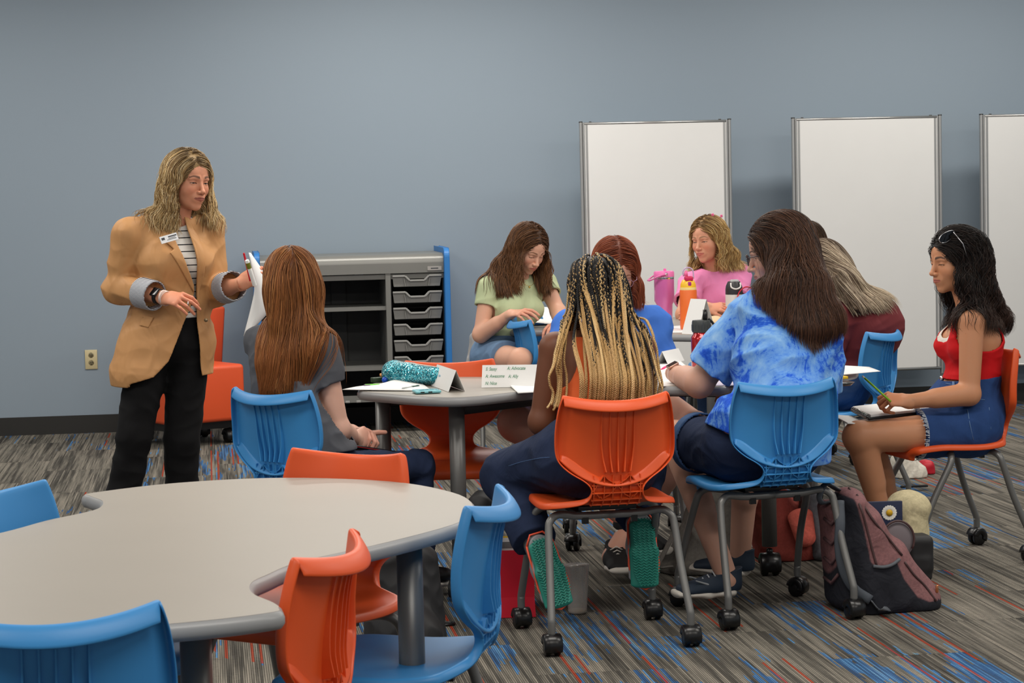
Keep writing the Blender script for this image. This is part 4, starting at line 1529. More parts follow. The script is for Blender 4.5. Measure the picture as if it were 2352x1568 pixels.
def face_cut(c, R, s=1.0, w_=.064, top=.066, y0=.035, side=.03):
    """keeps hair off the face: positive inside the face opening"""
    def f(P):
        q = (P - c) @ R / s
        zz = q[:, 2] + .04; lowr = np.where(zz < 0, .17, top + .04)
        e = np.sqrt((q[:, 0] / (w_ - .012 * np.clip(-zz / .1, 0, 1))) ** 2 + (zz / lowr) ** 2)
        a = (1 - e) * .06
        return np.minimum(a, q[:, 1] - (y0 - .075 * np.clip((-q[:, 2] - .075) / .05, 0, 1) * (np.abs(q[:, 0]) < .05))) * s
    return f


def hair_dir(c, R, part=0.0, back=.5, lat=.9, topz=.0, drift=(0, 0, 0)):
    drift = np.array(drift, float)

    def f(P, s_):
        q = (P - c) @ R; w_ = np.clip((q[:, 2] - topz) / .09, 0, 1)[:, None]
        v = np.tile(np.array([0, 0, -1.0]) + drift, (len(P), 1)) * (1 - .75 * w_)
        sg = np.tanh((q[:, 0] - part) / .012)[:, None]
        v = v + w_ * (sg * lat * R[:, 0] - back * R[:, 1])
        return v
    return f


def curtain(base, pts, k=9, Y=None, pull=None):
    """pts: (z, x centre, half width) rows; hair outside the band drifts back into it"""
    A = np.array(sorted(pts, key=lambda a: a[0]), float)

    def f(P, s_):
        v = base(P, s_); z = P[:, 2]; xc = np.interp(z, A[:, 0], A[:, 1]); hw = np.interp(z, A[:, 0], A[:, 2])
        d = P[:, 0] - xc; e = np.sign(d) * np.maximum(np.abs(d) - hw, 0)
        m = z < A[-1, 0]
        v[:, 0] += np.where(m, np.clip(-e * k, -.9, .9), 0)
        if pull is not None: v[:, 1] += np.where(m, np.clip((pull - P[:, 1]) * 5, -.6, .6), 0)
        return v
    return f


class Face:
    def __init__(s, c, R, sc_): s.c, s.R, s.s = c, R, sc_

    def T(s, *p): return s.c + s.R @ (np.array(p, float) * s.s)


def person(label, loc):
    return empty('person', loc, 0, label, 'person', 'people in the classroom')


def reparent(root):
    """children were built in room coordinates: keep them there under a root that stands at the person's base"""
    bpy.context.view_layer.update()
    inv = Matrix.Translation(-Vector(root.location))
    for ch in root.children: ch.matrix_parent_inverse = inv


def spectacles(root, fc, mat, name='glasses', top=False, w_=.0235, h=.019, tilt=0):
    T = fc.T
    m = MB()
    for q in (-1, 1):
        ring = [T(q * (.0315) + w_ * math.cos(a) * (1 if abs(math.cos(a)) < .8 else .97), .104 - abs(w_ * math.cos(a) + q * .0) * .15, .001 + h * math.sin(a)) for a in np.linspace(0, 2 * math.pi, 25)]
        m.tube(ring, .0015, 6, caps=False)
        m.tube([T(q * .055, .098, .007), T(q * .072, .085, .008), T(q * .079, .02, .004), T(q * .078, -.012, .0), T(q * .076, -.03, -.018)], .0017, 6)
    m.tube([T(-.009, .1045, .004), T(0, .107, .006), T(.009, .1045, .004)], .0015, 6)
    g = m.build(name, mat, root)
    lm = MB()
    for q in (-1, 1):
        c_ = T(q * .0315, .1025, .001)
        V = [c_] + [T(q * .0315 + w_ * math.cos(a), .104 - abs(w_ * math.cos(a)) * .15, .001 + h * math.sin(a)) for a in np.linspace(0, 2 * math.pi, 25)[:-1]]
        lm.add(V, [(0, i + 1, (i + 1) % 24 + 1) for i in range(24)])
    lm.build('lens', lens_mat(), g)
    return g


def lens_mat():
    if 'lens' in _M: return _M['lens']
    t = NT('spectacle_lens'); t.set((0.9, .93, .97, 1), .05, 0, .6, trans=1.0, ior=1.02, alpha=.25); _M['lens'] = t.m; return t.m


def shoe(root, an, toe, mats, name='shoe', L=.25, solev=V3(0, 0, -1), laces=True, w_=.048, swoosh=None):
    """trainer: upper, sole, laces. heel under the ankle, toe direction given"""
    an = np.array(an, float); u = unit(toe); sv = unit(np.array(solev) - u * (u @ np.array(solev))); side = np.cross(u, sv)
    heel = an + sv * .055 - u * .045
    R = np.array([side, u, -sv]).T

    def T(x, y, z): return heel + side * x + u * y - sv * z
    up = [EC(T(0, .035, .035), T(0, .10, .035), V3(.040, .040), V3(.045, .038), side, .02),
          EC(T(0, .10, .028), T(.004, .20, .018), V3(.047, .036), V3(.050, .024), side, .03),
          EC(T(0, .035, .03), T(0, .03, .095), V3(.034, .040), V3(.033, .042), side, .02)]
    cut = plane_cut(T(0, 0, .088), -sv + u * .25)
    F = field(up, lambda P, D: np.maximum(np.maximum(D, cut(P)), -((P - T(0, 0, .012)) @ (-sv))))
    o = sdf_mesh(name, F, .0035, mats[0], root)
    so = [EC(T(0, .03, .006), T(0, .12, .004), V3(.043, .018), V3(.043, .016), side, .015),
          EC(T(0, .12, .004), T(.004, .225, .010), V3(.049, .016), V3(.048, .014), side, .02)]
    F = field(so, lambda P, D: np.maximum(D, -((P - T(0, 0, -.006)) @ (-sv))))
    F = field(so, lambda P, D: np.maximum(np.maximum(D, ((P - T(0, 0, .022)) @ (-sv))), -((P - T(0, 0, -.010)) @ (-sv))))
    sdf_mesh('sole', F, .0035, mats[1], o)
    if laces:
        m = MB()
        for i in range(4):
            y = .09 + .018 * i; z = .073 - .010 * i
            m.tube([T(-.024, y, z - .010), T(0, y + .004, z + .004), T(.024, y, z - .010)], .0028, 6)
        m.build('laces', mats[2] if len(mats) > 2 else mats[1], o)
    return o, T, R


def zig_sole(root, T, mat, n=25):
    m = MB()
    for i in range(n):
        y = .012 + i * .2 / n * 1.12
        hw = .038 if y < .08 else (.037 if y < .11 else .045)
        hw *= min(1, ((y + .012) / .05) ** .5) * min(1, (max(.262 - y, .001) / .075) ** .6)
        xs = np.linspace(-hw, hw, 11); P = [T(x, y + (.004 if k % 2 else -.002), -.012) for k, x in enumerate(xs)]
        m.tube(P, .0021, 4)
    return m.build('tread', mat, root, smooth=False)


PEOPLE = []

M_sole = plain('white_rubber', (214, 208, 198), .6)

# ---- the standing person in the tan blazer
def standing():
    Y = 8.95
    root = person('person standing in a tan blazer over a striped shirt, holding papers and markers', (at(370, 1230, Y)[0], Y, 0))
    hc = at(432, 416, Y - .02); R = frame((.60, -.78, -.12), roll=.06); hs = 1.0
    J = dict(pel=at(392, 775, Y + .03), wai=at(398, 692, Y + .03), che=at(400, 598, Y + .0), neck=at(407, 492, Y + .02),
             shR=at(298, 540, Y - .03), shL=at(474, 524, Y + .07), elR=at(272, 660, Y - .0), elL=at(492, 668, Y + .05),
             wrR=at(377, 684, Y - .20), wrL=at(553, 652, Y - .16), hipR=at(345, 790, Y + .0), hipL=at(432, 790, Y + .05),
             knR=at(308, 1005, Y - .06), knL=at(418, 1010, Y + .02), anR=at(266, 1222, Y - .02), anL=at(416, 1222, Y + .08))
    right = unit([-.93, -.30, 0])
    B = Body(J, right, g=.98, arm=.95, leg=.95, bust=.85)
    B.f = unit([.33, -.94, 0])
    hR_d = unit(at(455, 690, Y - .31) - J['wrR']); hL_d = unit(at(583, 636, Y - .18) - J['wrL'])
    hands = dict(R=dict(d=hR_d, n=unit(V3(-.05, -.75, .65)), side=-1, fing=[(38, 34, 16), (34, 24, 12), (42, 22, 12), (30, 22, 12)], thumb=(20, 16, 22), s=.98),
                 L=dict(d=hL_d, n=unit(V3(-.35, -.82, .2)), side=-1, fing=[(78, 86, 50), (82, 88, 50), (84, 86, 50), (86, 80, 50)], thumb=(34, 30, 46), s=.98))
    build_body(root, B, (220, 154, 122), hc, R, hs, hands=hands, opn=.0030, drp=.0018, lip=(150, 70, 68), brow=(78, 54, 38), nose=.85, browthin=1.2, iris=(60, 70, 70), gaze=(0.15, 1, -.25), hvox=.0019)
    # trousers
    L = []
    for q in 'RL': L += [RC(J['hip' + q], J['kn' + q], .094, .070, .03), RC(J['kn' + q], J['an' + q] + V3(0, 0, .0), .070, .066, .03, (J['an' + q] + V3(0, 0, -.04), V3(0, 0, -1)))]
    L += [EC(J['pel'], J['wai'] - V3(0, 0, .03), V3(.152, .118), V3(.126, .096), right, .03), EL(J['pel'] + V3(0, .03, -.03), V3(.15, .115, .10), None, .03)]
    garment('trousers', L, .006, cloth('black_trousers', (12, 12, 14), fold=.4), root, cuts=(plane_cut(J['wai'] - V3(0, 0, .005), (0, 0, 1)),), fold=.004, ffr=(14, 14, 26))
    # striped shirt
    SH = stripes('striped_jersey', (238, 236, 230), (22, 22, 26), 36.5, .15, off=.2)
    nk = field([EL(at(412, 478, Y - .05), V3(.066, .09, .075))])
    garment('striped_shirt', B.torso(.004), .005, SH, root, cuts=(plane_cut(J['wai'] - V3(0, 0, .065), (0, 0, -1)), lambda P: -nk(P)), fold=.002, ffr=(18, 18, 14))
    # blazer
    F2 = View2((0, Y, 0), B.f)
    op = F2.px([(378, 470), (386, 508), (404, 560), (430, 612), (452, 655), (456, 672), (448, 705), (418, 765), (388, 830), (350, 865), (300, 882), (290, 930), (492, 930), (476, 850), (468, 760), (464, 690), (456, 600), (450, 540), (448, 505), (456, 470)], Y - .13)
    L = B.torso(.017)
    hem = J['pel'] - V3(0, 0, .0)
    L += [EC(J['wai'] + V3(-.01, 0, 0), at(372, 862, Y + .02), V3(.148, .118), V3(.222, .165), right, .05),
          EC(J['che'], J['wai'], V3(.168, .128), V3(.152, .122), right, .04),
          EL(J['shR'] + V3(.0, 0, -.0), V3(.062, .062, .056), None, .03), EL(J['shL'] + V3(0, 0, .0), V3(.062, .066, .060), None, .03)]
    sl = []
    for q, e in (('R', 1.60), ('L', 1.50)):
        sl += B.arm_p(q, .026, t1=e, ibot=.020)
        sl += [EL(J['el' + q], V3(.060, .060, .056), None, .03)]
    hemc = lambda P: (at(372, 872, Y)[2] + .018 * np.sin((P[:, 0] - J['pel'][0]) * 9) - P[:, 2])
    opc = lambda P: np.where(F2.front(P) > -.02, -poly_sd(F2.q(P), op), -1)
    nk2 = field([EL(at(410, 470, Y + .0), V3(.084, .09, .074))])
    TAN = cloth('tan_blazer_cloth', (196, 146, 96), weave=700, fold=.8, rough=.5, var=.04, foldscale=(11, 11, 6))

    def fm(P):
        de = np.minimum(np.linalg.norm(P - J['elR'], axis=1), np.linalg.norm(P - J['elL'], axis=1))
        return .6 + 1.4 * np.exp(-(de / .10) ** 2)
    allp = L + sl
    bz = garment('blazer', allp, .0048, TAN, root, cuts=(hemc, opc, lambda P: -nk2(P)), fold=.0055, ffr=(15, 15, 20), ph=.7, solid=.004, foldmask=fm)
    Fb = field(allp)
    # lapels and pocket flap lie on the blazer

    def patch(name, poly, Yp, t, mat, vox=.0035, fr=-.0):
        pl = F2.px(poly, Yp)
        def post(P, D):
            return np.maximum.reduce([D - t, -D + t - .006, np.where(F2.front(P) > fr, poly_sd(F2.q(P), pl), 1)])
        F = field(allp, post)
        W = np.array([at(a_, b_, Yp) for a_, b_ in poly]); F.lo = W.min(0) - V3(.05, .15, .05); F.hi = W.max(0) + V3(.05, .3, .05)
        return sdf_mesh(name, F, vox, mat, bz)
    patch('lapel', [(392, 498), (384, 520), (372, 545), (398, 572), (388, 580), (424, 632), (455, 674), (452, 655), (430, 612), (408, 560)], Y - .13, .0060, TAN)
    patch('lapel', [(440, 498), (446, 540), (456, 600), (464, 690), (476, 640), (478, 585), (470, 545), (458, 520), (452, 500)], Y - .13, .0060, TAN)
    patch('pocket_flap', [(266, 712), (351, 728), (338, 752), (262, 731)], Y - .1, .0055, TAN)
    m = MB(); b = at(473, 735, Y - .145); m.tube([b, b + V3(0, -.006, 0)], [.008, .006], 12); m.build('button', plain('brass', (150, 130, 100), .3, .8), bz)
    # turned-back striped cuffs
    CF = NT('pinstriped_cuff'); o_ = CF.obj(); s_ = CF.n('ShaderNodeSeparateXYZ'); CF.l(CF.pos(), s_.inputs[0])
    fr = CF.math('FRACT', CF.math('MULTIPLY', CF.math('ADD', s_.outputs[2], CF.math('MULTIPLY', s_.outputs[0], .25)), 190))
    CF.set(CF.mix(CF.math('LESS_THAN', fr, .45), lin((214, 216, 220)), lin((70, 78, 92))), .8, 0, .2)
    for q, a_, b_ in (('R', 1.50, 1.80), ('L', 1.42, 1.74)):
        el, wr = J['el' + q], J['wr' + q]; A = el + (wr - el) * (a_ - 1); Bq = el + (wr - el) * (b_ - 1); d = unit(wr - el)
        pr = [RC(A - d * .03, Bq + d * .03, .064 if q == 'R' else .066, .060, .01)]
        inner = field([RC(A - d * .06, Bq + d * .08, .053, .047, .01)])
        garment('cuff', pr, .004, CF.m, bz, cuts=(plane_cut(Bq, d), plane_cut(A, -d)), solid=.004, uncut=pr)
    # hair
    fc = Face(hc, R, hs); T = fc.T
    vol = cap_prims(hc, R, 1.0, 1.2)
    vol += [RC(T(-.070, -.01, .02), T(-.088, -.005, -.10), .030, .034, .03), RC(T(-.088, -.005, -.10), at(380, 505, Y - .03), .034, .028, .03),
            RC(T(.066, -.0, .02), T(.072, -.005, -.09), .016, .016, .03), RC(T(.072, .0, -.09), at(474, 500, Y - .04), .016, .014, .02),
            EL(T(0, -.06, -.08), V3(.08, .05, .09), R, .03), EL(T(-.03, -.045, -.14), V3(.085, .045, .07), R, .03)]
    ct = face_cut(hc, R, 1, .060, .066, .028)
    Fv = field(vol, lambda P, D: np.maximum(D, ct(P)))
    Fc = field(vol + B.torso(.024), lambda P, D: np.maximum(D, ct(P)))
    rs = np.random.RandomState(5)
    seeds = surf_seeds(Fv, .006, 3200, rs)
    part = .022
    pal = [(196, 166, 114), (220, 194, 146), (164, 132, 86), (134, 104, 68), (232, 210, 168), (176, 146, 98)]
    top = seeds[(((seeds - hc) @ R)[:, 2] > .03)]
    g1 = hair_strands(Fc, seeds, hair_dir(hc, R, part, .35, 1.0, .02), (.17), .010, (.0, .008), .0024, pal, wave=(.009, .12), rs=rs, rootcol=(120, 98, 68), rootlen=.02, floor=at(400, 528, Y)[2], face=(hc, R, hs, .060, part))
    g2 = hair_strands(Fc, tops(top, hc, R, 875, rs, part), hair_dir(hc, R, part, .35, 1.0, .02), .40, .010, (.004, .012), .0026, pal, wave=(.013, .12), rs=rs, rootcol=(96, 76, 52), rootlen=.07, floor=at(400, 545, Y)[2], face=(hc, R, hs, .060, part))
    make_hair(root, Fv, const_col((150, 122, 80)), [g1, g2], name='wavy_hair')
    # hoop earring, watch, bracelets, ring, badge
    m = MB(); e = T(-.078, -.004, -.044); m.tube([e + R @ V3(0, .009 * math.cos(a), .011 * math.sin(a) - .011) for a in np.linspace(0, 6.28, 17)], .0013, 6, caps=False)
    m.build('earring', plain('gold', (220, 190, 110), .25, .9), root)
    d = unit(J['wrR'] - J['elR']); wc = J['wrR'] - d * .030
    n = unit(V3(-.1, -.85, .5) - d * (V3(-.1, -.85, .5) @ d)); t_ = np.cross(d, n)
    m = MB(); m.tube([wc - d * .0 + (t_ * math.cos(a) + n * math.sin(a)) * .0305 for a in np.linspace(0, 6.28, 25)], .009, 8, caps=False, flat=.25)
    wt = m.build('watch_strap', M_black, root)
    m = MB(); m.box(wc + n * .032, (.036, .040, .009), np.array([d, t_, n]).T); m.build('watch_case', plain('watch_black', (14, 14, 17), .1, .2), wt, bevel=.006, segs=3)
    for k in range(4):
        m = MB(); c_ = J['wrR'] + d * (-.002 + .005 * k); m.tube([c_ + (t_ * math.cos(a) + n * math.sin(a)) * (.0300 - .0006 * k) + d * .003 * math.sin(2 * a + k) for a in np.linspace(0, 6.28, 25)], .0018, 6, caps=False)
        m.build('bracelet', plain('bracelet_white', (225, 205, 196), .4, .2), root)
    # ring on the ring finger
    m = MB(); c_ = at(432, 697, Y - .30); m.tube([c_ + V3(0, math.cos(a) * .009, math.sin(a) * .009) for a in np.linspace(0, 6.28, 17)], .0014, 6, caps=False); m.box(c_ + V3(0, -.010, .0), (.006, .005, .006))
    m.build('ring', plain('silver', (220, 220, 220), .15, .95), root)
    # name badge
    bc = at(388, 547, Y - .165); bx = unit(at(408, 541, Y - .14) - at(366, 553, Y - .17)); bn = unit(V3(.1, -1, .25)); bz_ = np.cross(bx, bn)
    bz_ = bz_ if bz_[2] > 0 else -bz_
    m = MB(); Rb = np.array([bx, np.cross(bz_, bx), bz_]).T; m.box(bc, (.074, .004, .030), Rb)
    bd = m.build('name_badge', plain('badge_white', (228, 230, 232), .4), root, smooth=False)
    m = MB(); fn_ = -Rb[:, 1] if Rb[1, 1] > 0 else Rb[:, 1]
    for k, (x, w2, z, h_) in enumerate(((.016, .036, .006, .005), (.012, .03, -.001, .002), (.01, .04, -.006, .002), (-.025, .014, .003, .010))):
        m.box(bc + bx * x + bz_ * z + fn_ * .0022, (w2, .0006, h_), Rb)
    m.build('badge_print', M_ink, bd, smooth=False)
    # shoes
    for q, td in (('R', (-.1, -1, 0)), ('L', (.35, -.95, 0))):
        an = J['an' + q].copy(); an[2] = .065
        shoe(root, an, unit(td), (M_black, M_black), laces=False)
    reparent(root)
    return root, J


standing()

# ---- generic seated legs
def seated_shoes(root, J, q, toe, mats, **kw):
    an = J['an' + q].copy()
    return shoe(root, an, toe, mats, **kw)




# ---- person in the grey t-shirt, seen from behind, long straight auburn hair
def grey_shirt():
    c0 = V3(0.33, 7.40, 0); f = unit([.68, .73, 0]); r = V3(f[1], -f[0], 0)
    root = person('person with long straight auburn hair in a grey t-shirt, seen from behind', tuple(c0))
    Yc = 7.38
    hc = at(668, 655, 7.44); R = frame((-.12, .97, -.16))
    pel = V3(c0[0], c0[1], .555) - f * .02
    J = dict(pel=pel, wai=at(668, 895, 7.42), che=at(664, 822, 7.42), neck=at(660, 738, 7.42),
             shR=at(738, 800, 7.32), shL=at(598, 786, 7.54), elR=at(778, 985, 7.34), wrR=at(815, 1008, 7.52),
             elL=at(700, 985, 7.74), wrL=at(806, 990, 7.66))
    for q, sg in (('R', 1), ('L', -1)):
        J['hip' + q] = pel + r * sg * .09 + f * .05
        J['hip' + q][2] = .505; J['kn' + q] = J['hip' + q] + f * .40 + r * sg * .03 + V3(0, 0, -.025)
        J['an' + q] = J['kn' + q] + V3(0, 0, -.44) + f * .03; J['an' + q][2] = .10
    B = Body(J, r, g=.93, arm=.92, leg=.74, bust=.8)
    build_body(root, B, (222, 176, 156), hc, R, 1.0, lite=True, vox=.0055, hands=dict(
        R=dict(d=unit(at(848, 1000, 7.60) - J['wrR']), n=unit(V3(.75, -.5, .25)), side=1, fing=[(60, 60, 30)] * 4, thumb=(30, 30, 20)),
        L=dict(d=unit(at(850, 992, 7.60) - J['wrL']), n=unit(V3(-.2, .6, .6)), side=-1, fing=[(50, 60, 30)] * 4, thumb=(40, 10, -30))))
    TEE = cloth('grey_marl', (84, 86, 92), fold=.6, var=.18)
    sl = B.arm_p('R', .016, t1=.44, ibot=.022) + B.arm_p('L', .016, t1=.44, ibot=.022)
    un = B.torso(.010) + B.arm_p('R', .016, t1=.9, cut=False) + B.arm_p('L', .016, t1=.9, cut=False)
    nk = field([EL(J['neck'] + V3(0, 0, .05), V3(.062, .062, .07))])
    low = [EC(J['wai'], pel, V3(.146, .124), V3(.168, .142), r, .04)]
    garment('t_shirt', B.torso(.010) + sl + low, .005, TEE, root, cuts=(plane_cut(pel + V3(0, 0, .03), (0, 0, -1)), lambda P: -nk(P)), fold=.005, ffr=(18, 18, 26), ph=2, uncut=un + low)
    L = B.leg_p('R', .010, t1=1.9) + B.leg_p('L', .010, t1=1.9) + [EC(pel, J['wai'], V3(.155, .120), V3(.125, .10), r), EL(pel, V3(.13, .13, .10), None, .03)] + B.hips(.006)
    garment('jeans', L, .006, M_denim, root, cuts=(plane_cut(pel + V3(0, 0, .11), (0, 0, 1)),), fold=.004)
    for q in 'LR': shoe(root, J['an' + q], f, (M_black, M_sole))
    # hair
    fc = Face(hc, R, 1); T = fc.T
    vol = cap_prims(hc, R, 1.0, 1.1)
    vol += [EC(T(0, -.055, -.02), T(0, -.062, -.14), V3(.088, .050), V3(.084, .040), R[:, 0], .04),
            EC(T(0, -.062, -.13), at(655, 800, 7.34), V3(.082, .036), V3(.074, .026), r, .03),
            EC(at(655, 800, 7.335), at(632, 895, 7.31), V3(.074, .026), V3(.050, .016), r, .03)]
    Fv = field(vol); Fc = field(vol + B.torso(.016) + sl)
    rs = np.random.RandomState(8)
    seeds = surf_seeds(Fv, .007, 3400, rs)
    pal = [(144, 90, 48), (162, 104, 58), (122, 74, 38), (176, 122, 72), (132, 82, 42), (104, 62, 32)]
    top = seeds[(((seeds - hc) @ R)[:, 2] > .0)]
    dr = curtain(hair_dir(hc, R, 0, .55, .75, .02), [(at(x_, y_, 7.35)[2], at(x_, y_, 7.35)[0], h_) for x_, y_, h_ in ((668, 660, .105), (672, 720, .085), (655, 800, .072), (634, 900, .055))], pull=7.34)
    g1 = hair_strands(Fc, seeds, dr, .22, .014, (0, .005), .0022, pal, wave=(.003, .22), rs=rs, floor=at(640, 905, 7.3)[2], jitter=.03)
    g2 = hair_strands(Fc, tops(top, hc, R, 1125, rs), dr, .62, .014, (.002, .010), .0022, pal, wave=(.004, .25), rs=rs, floor=at(640, 915, 7.3)[2], jitter=.035, tip=[(150, 88, 44)])
    make_hair(root, Fv, const_col((104, 58, 28)), [g1, g2], name='long_straight_hair')
    reparent(root)
    return J


J_grey = grey_shirt()


# ---- person with long braids, seen from behind
def braids_person():
    c0 = V3(1.225, 6.845, 0); f = unit([-.07, 1, 0]); r = V3(f[1], -f[0], 0)
    root = person('person with long black to blonde braids, seen from behind, in dark jeans', tuple(c0))
    hc = at(1368, 672, 7.02); R = frame((-.05, .98, -.22))
    pel = V3(c0[0], c0[1], .585) + f * .0
    J = dict(pel=pel, wai=at(1385, 950, 6.90), che=at(1385, 868, 6.96), neck=at(1378, 758, 6.99),
             shR=at(1470, 800, 6.98), shL=at(1275, 800, 6.98), elR=at(1478, 925, 7.16), wrR=at(1450, 912, 7.38),
             elL=at(1246, 968, 6.98), wrL=at(1258, 990, 7.08))
    J['hipL'] = pel - r * .10 + f * .03; J['hipR'] = pel + r * .10 + f * .03
    J['knL'] = at(1165, 1092, 7.12); J['knR'] = at(1470, 1075, 7.25)
    J['anL'] = at(1238, 1268, 6.88); J['anR'] = at(1465, 1215, 7.03)
    B = Body(J, r, g=1.05, arm=1.10, leg=1.08, bust=1.0)
    skin = (112, 68, 46)
    build_body(root, B, skin, hc, R, 1.0, lite=True, vox=.0055, hands=dict(
        L=dict(d=unit(V3(-.35, .55, -.5)), n=unit(V3(-.5, -.5, .6)), side=1, fing=[(30, 40, 20)] * 4),
        R=dict(d=unit(V3(-.6, .8, 0)), n=V3(0, 0, 1), side=-1)))
    # orange top with straps
    OT = cloth('orange_knit', (214, 96, 48), fold=.4)
    gaps = []
    top = B.torso(.008)

    def strap(P):
        q = P - J['neck']; x = q @ r; y = q @ B.f; z = P[:, 2] - J['neck'][2]
        # armholes and back scoop
        arm = np.hypot((np.abs(x) - .185) / .085, (z + .06) / .13)
        back = np.hypot(x / .075, (z + .0) / .16)
        return np.maximum((1 - arm) * .1, (1 - back) * .1)
    garment('orange_top', top, .005, OT, root, cuts=(strap, plane_cut(pel + V3(0, 0, .06), (0, 0, -1)), plane_cut(J['neck'] - V3(0, 0, .015), (0, 0, 1))), fold=.002)
    L = B.leg_p('R', .014, t1=1.86, ibot=.030) + B.leg_p('L', .014, t1=1.86, ibot=.030) + [EC(pel - V3(0, 0, .02), J['wai'] - V3(0, 0, .02), V3(.172, .135), V3(.145, .112), r), EL(pel + f * (-.03), V3(.175, .14, .11), None, .03)] + B.hips(.010)
    jn = garment('denim_overalls', L, .006, M_denim, root, cuts=(plane_cut(pel + V3(0, 0, .17), (0, 0, 1)),), fold=.006, ffr=(15, 15, 20), ph=1)
    m = MB(); Fj = field(L)
    def onj(x, y):
        p = at(x, y, 6.5); d = unit(p - CPOS)
        for _ in range(60): p = p + d * (Fj(p[None])[0] - .006) * .7
        return p
    m.tube(catmull([onj(x, y) for x, y in ((1168, 1070), (1200, 1060), (1240, 1052), (1262, 1050))], 4), .0013, 4); m.build('seam', M_denim2, jn)
    # overall strap over the right shoulder blade
    Ft = field(top)
    def sp(P, D):
        q = P - J['neck']; x = q @ r; z = P[:, 2]
        m_ = np.abs(x - .080 - .05 * np.clip((J['neck'][2] - z) / .4, 0, 1)) - .020
        return np.maximum.reduce([D - .006, -(D + .002), m_, q @ B.f - .02, z - J['neck'][2] + .02, pel[2] + .1 - z])
    Fs = field(top, sp); sdf_mesh('denim_strap', Fs, .004, M_denim2, jn)
    # shoes: heels up, soles towards the camera
    G = plain('grey_trainer', (136, 138, 142), .6); TL = plain('teal_rubber', (34, 134, 118), .55); 
    for q, tip, col in (('L', at(1300, 1462, 6.80), 1), ('R', at(1478, 1388, 6.99), 1)):
        an = J['an' + q]; tip = tip.copy(); tip[2] = max(tip[2], .03)
        u = unit(tip - an); sv = V3(.12 if q == 'L' else .10, -.95, .2)
        o, T, RR = shoe(root, an + V3(0, 0, .0), u, (G, TL, plain('shoelace_grey', (180, 182, 186), .7)), solev=sv)
        zig_sole(o, T, TL)
        m = MB(); P = [T(x, y, .016) for x, y in ((.044, .02), (.047, .06), (.047, .10), (.052, .16), (.043, .205), (.026, .232), (0, .243), (-.026, .232), (-.043, .205), (-.052, .16), (-.047, .10), (-.047, .06), (-.044, .02), (-.022, -.012), (.022, -.012), (.044, .02))]
        m.tube(P, .0036, 6); m.build('coral_stripe', plain('coral', (232, 84, 52), .5), o)
        m = MB(); m.tube([an + (J['kn' + q] - an) * .22, an + u * .0, an + u * .02], [.040, .040, .036], 16); m.build('sock', cloth('grey_sock', (92, 94, 98), fold=.8), root)
    # braids
    fc = Face(hc, R, 1); T = fc.T
    scalp = field([EL(T(0, -.014, .028), V3(.078, .097, .089), R, .01), EL(T(0, -.045, -.03), V3(.070, .055, .07), R, .03)])
    V, Q = extract(scalp, .005)
    black = np.array(lin((16, 13, 13))[:3])
    under = [EC(T(0, -.05, 0), T(0, -.06, -.12), V3(.082, .050), V3(.092, .045), R[:, 0], .03), EC(T(0, -.06, -.12), at(1392, 880, 6.80), V3(.095, .04), V3(.125, .03), r, .03)]
    colv = field(under + [EL(T(0, -.014, .028), V3(.080, .099, .091), R, .01)]); coll = field(under + [EL(T(0, -.014, .028), V3(.080, .099, .091), R, .01)] + B.torso(.012) + B.arm_p('L', .008) + B.arm_p('R', .008))
    rs = np.random.RandomState(2)
    Vs, Qs, Cs, n = [V], [Q], [np.tile(black, (len(V), 1))], len(V)
    gold = [np.array(lin(c)[:3]) for c in ((196, 160, 106), (212, 180, 128), (176, 140, 88), (188, 152, 102))]
    starts = []
    # rows of partings around the crown
    for ring, (el_, cnt) in enumerate(((78, 5), (62, 12), (50, 18), (38, 24), (27, 27), (16, 30), (5, 30), (-6, 30), (-17, 26), (-28, 20))):
        for k in range(cnt):
            az = 2 * math.pi * (k + .5 * (ring % 2)) / cnt + rs.uniform(-.05, .05)
            e = math.radians(el_ + rs.uniform(-3, 3))
            d = V3(math.cos(e) * math.sin(az), -math.cos(e) * math.cos(az), math.sin(e))
            if d[1] > .45: continue
            starts.append(T(0, -.014, .028) + R @ (d * V3(.078, .097, .089)))
    P = np.array(starts); nb = len(P); step = .0045; S = 132
    offs = rs.uniform(.002, .012, nb); lay = rs.uniform(0, .034, nb); path = []; nors = []
    lenr = rs.uniform(.92, 1.0, nb); spread = rs.uniform(-1, 1, nb)
    xl = ((P - hc) @ R)[:, 0]
    ord_ = np.argsort(np.argsort(xl + rs.normal(0, .012, nb))) / nb * 2 - 1
    for i in range(S):
        g = grad(coll, P, .003); d = coll(P) - offs - lay * np.clip((i - 20) / 50, 0, 1)
        P = P - g * np.where(d < 0, np.maximum(d, -.006), np.where((d < .02) & (g[:, 2] > -.3), d * .5, 0))[:, None]
        path.append(P.copy()); nors.append(g)
        q = (P - hc) @ R; w_ = np.clip((q[:, 2] - .01) / .08, 0, 1)[:, None]
        # hang straight down, drifting to an even curtain across the back
        tx = hc[0] + .010 + ord_ * (.085 + .085 * np.clip((hc[2] - .05 - P[:, 2]) / .33, 0, 1))
        lat = np.clip((tx - P[:, 0]) * 9, -.5, .5) * (1 - w_[:, 0])
        bk = np.where(P[:, 2] < hc[2] - .06, np.clip((P[:, 1] - (hc[1] - .085)) * -6, -.7, .2), 0) * 1.0
        v = np.tile([0, 0, -1.0], (nb, 1)) * (1 - .7 * w_) + np.c_[lat, bk, np.zeros(nb)]
        v = v + w_ * (np.tanh(q[:, 0] / .02)[:, None] * .5 * R[:, 0] - .65 * R[:, 1])
        vn = (v * g).sum(1); on = ((d < .004) & (vn < 0)) | ((d < .012) & (g[:, 2] > -.3)); v = v - g * np.where(on, vn, 0)[:, None]
        P = P + unit_rows(v) * step
    path = np.array(path); nors = np.array(nors)
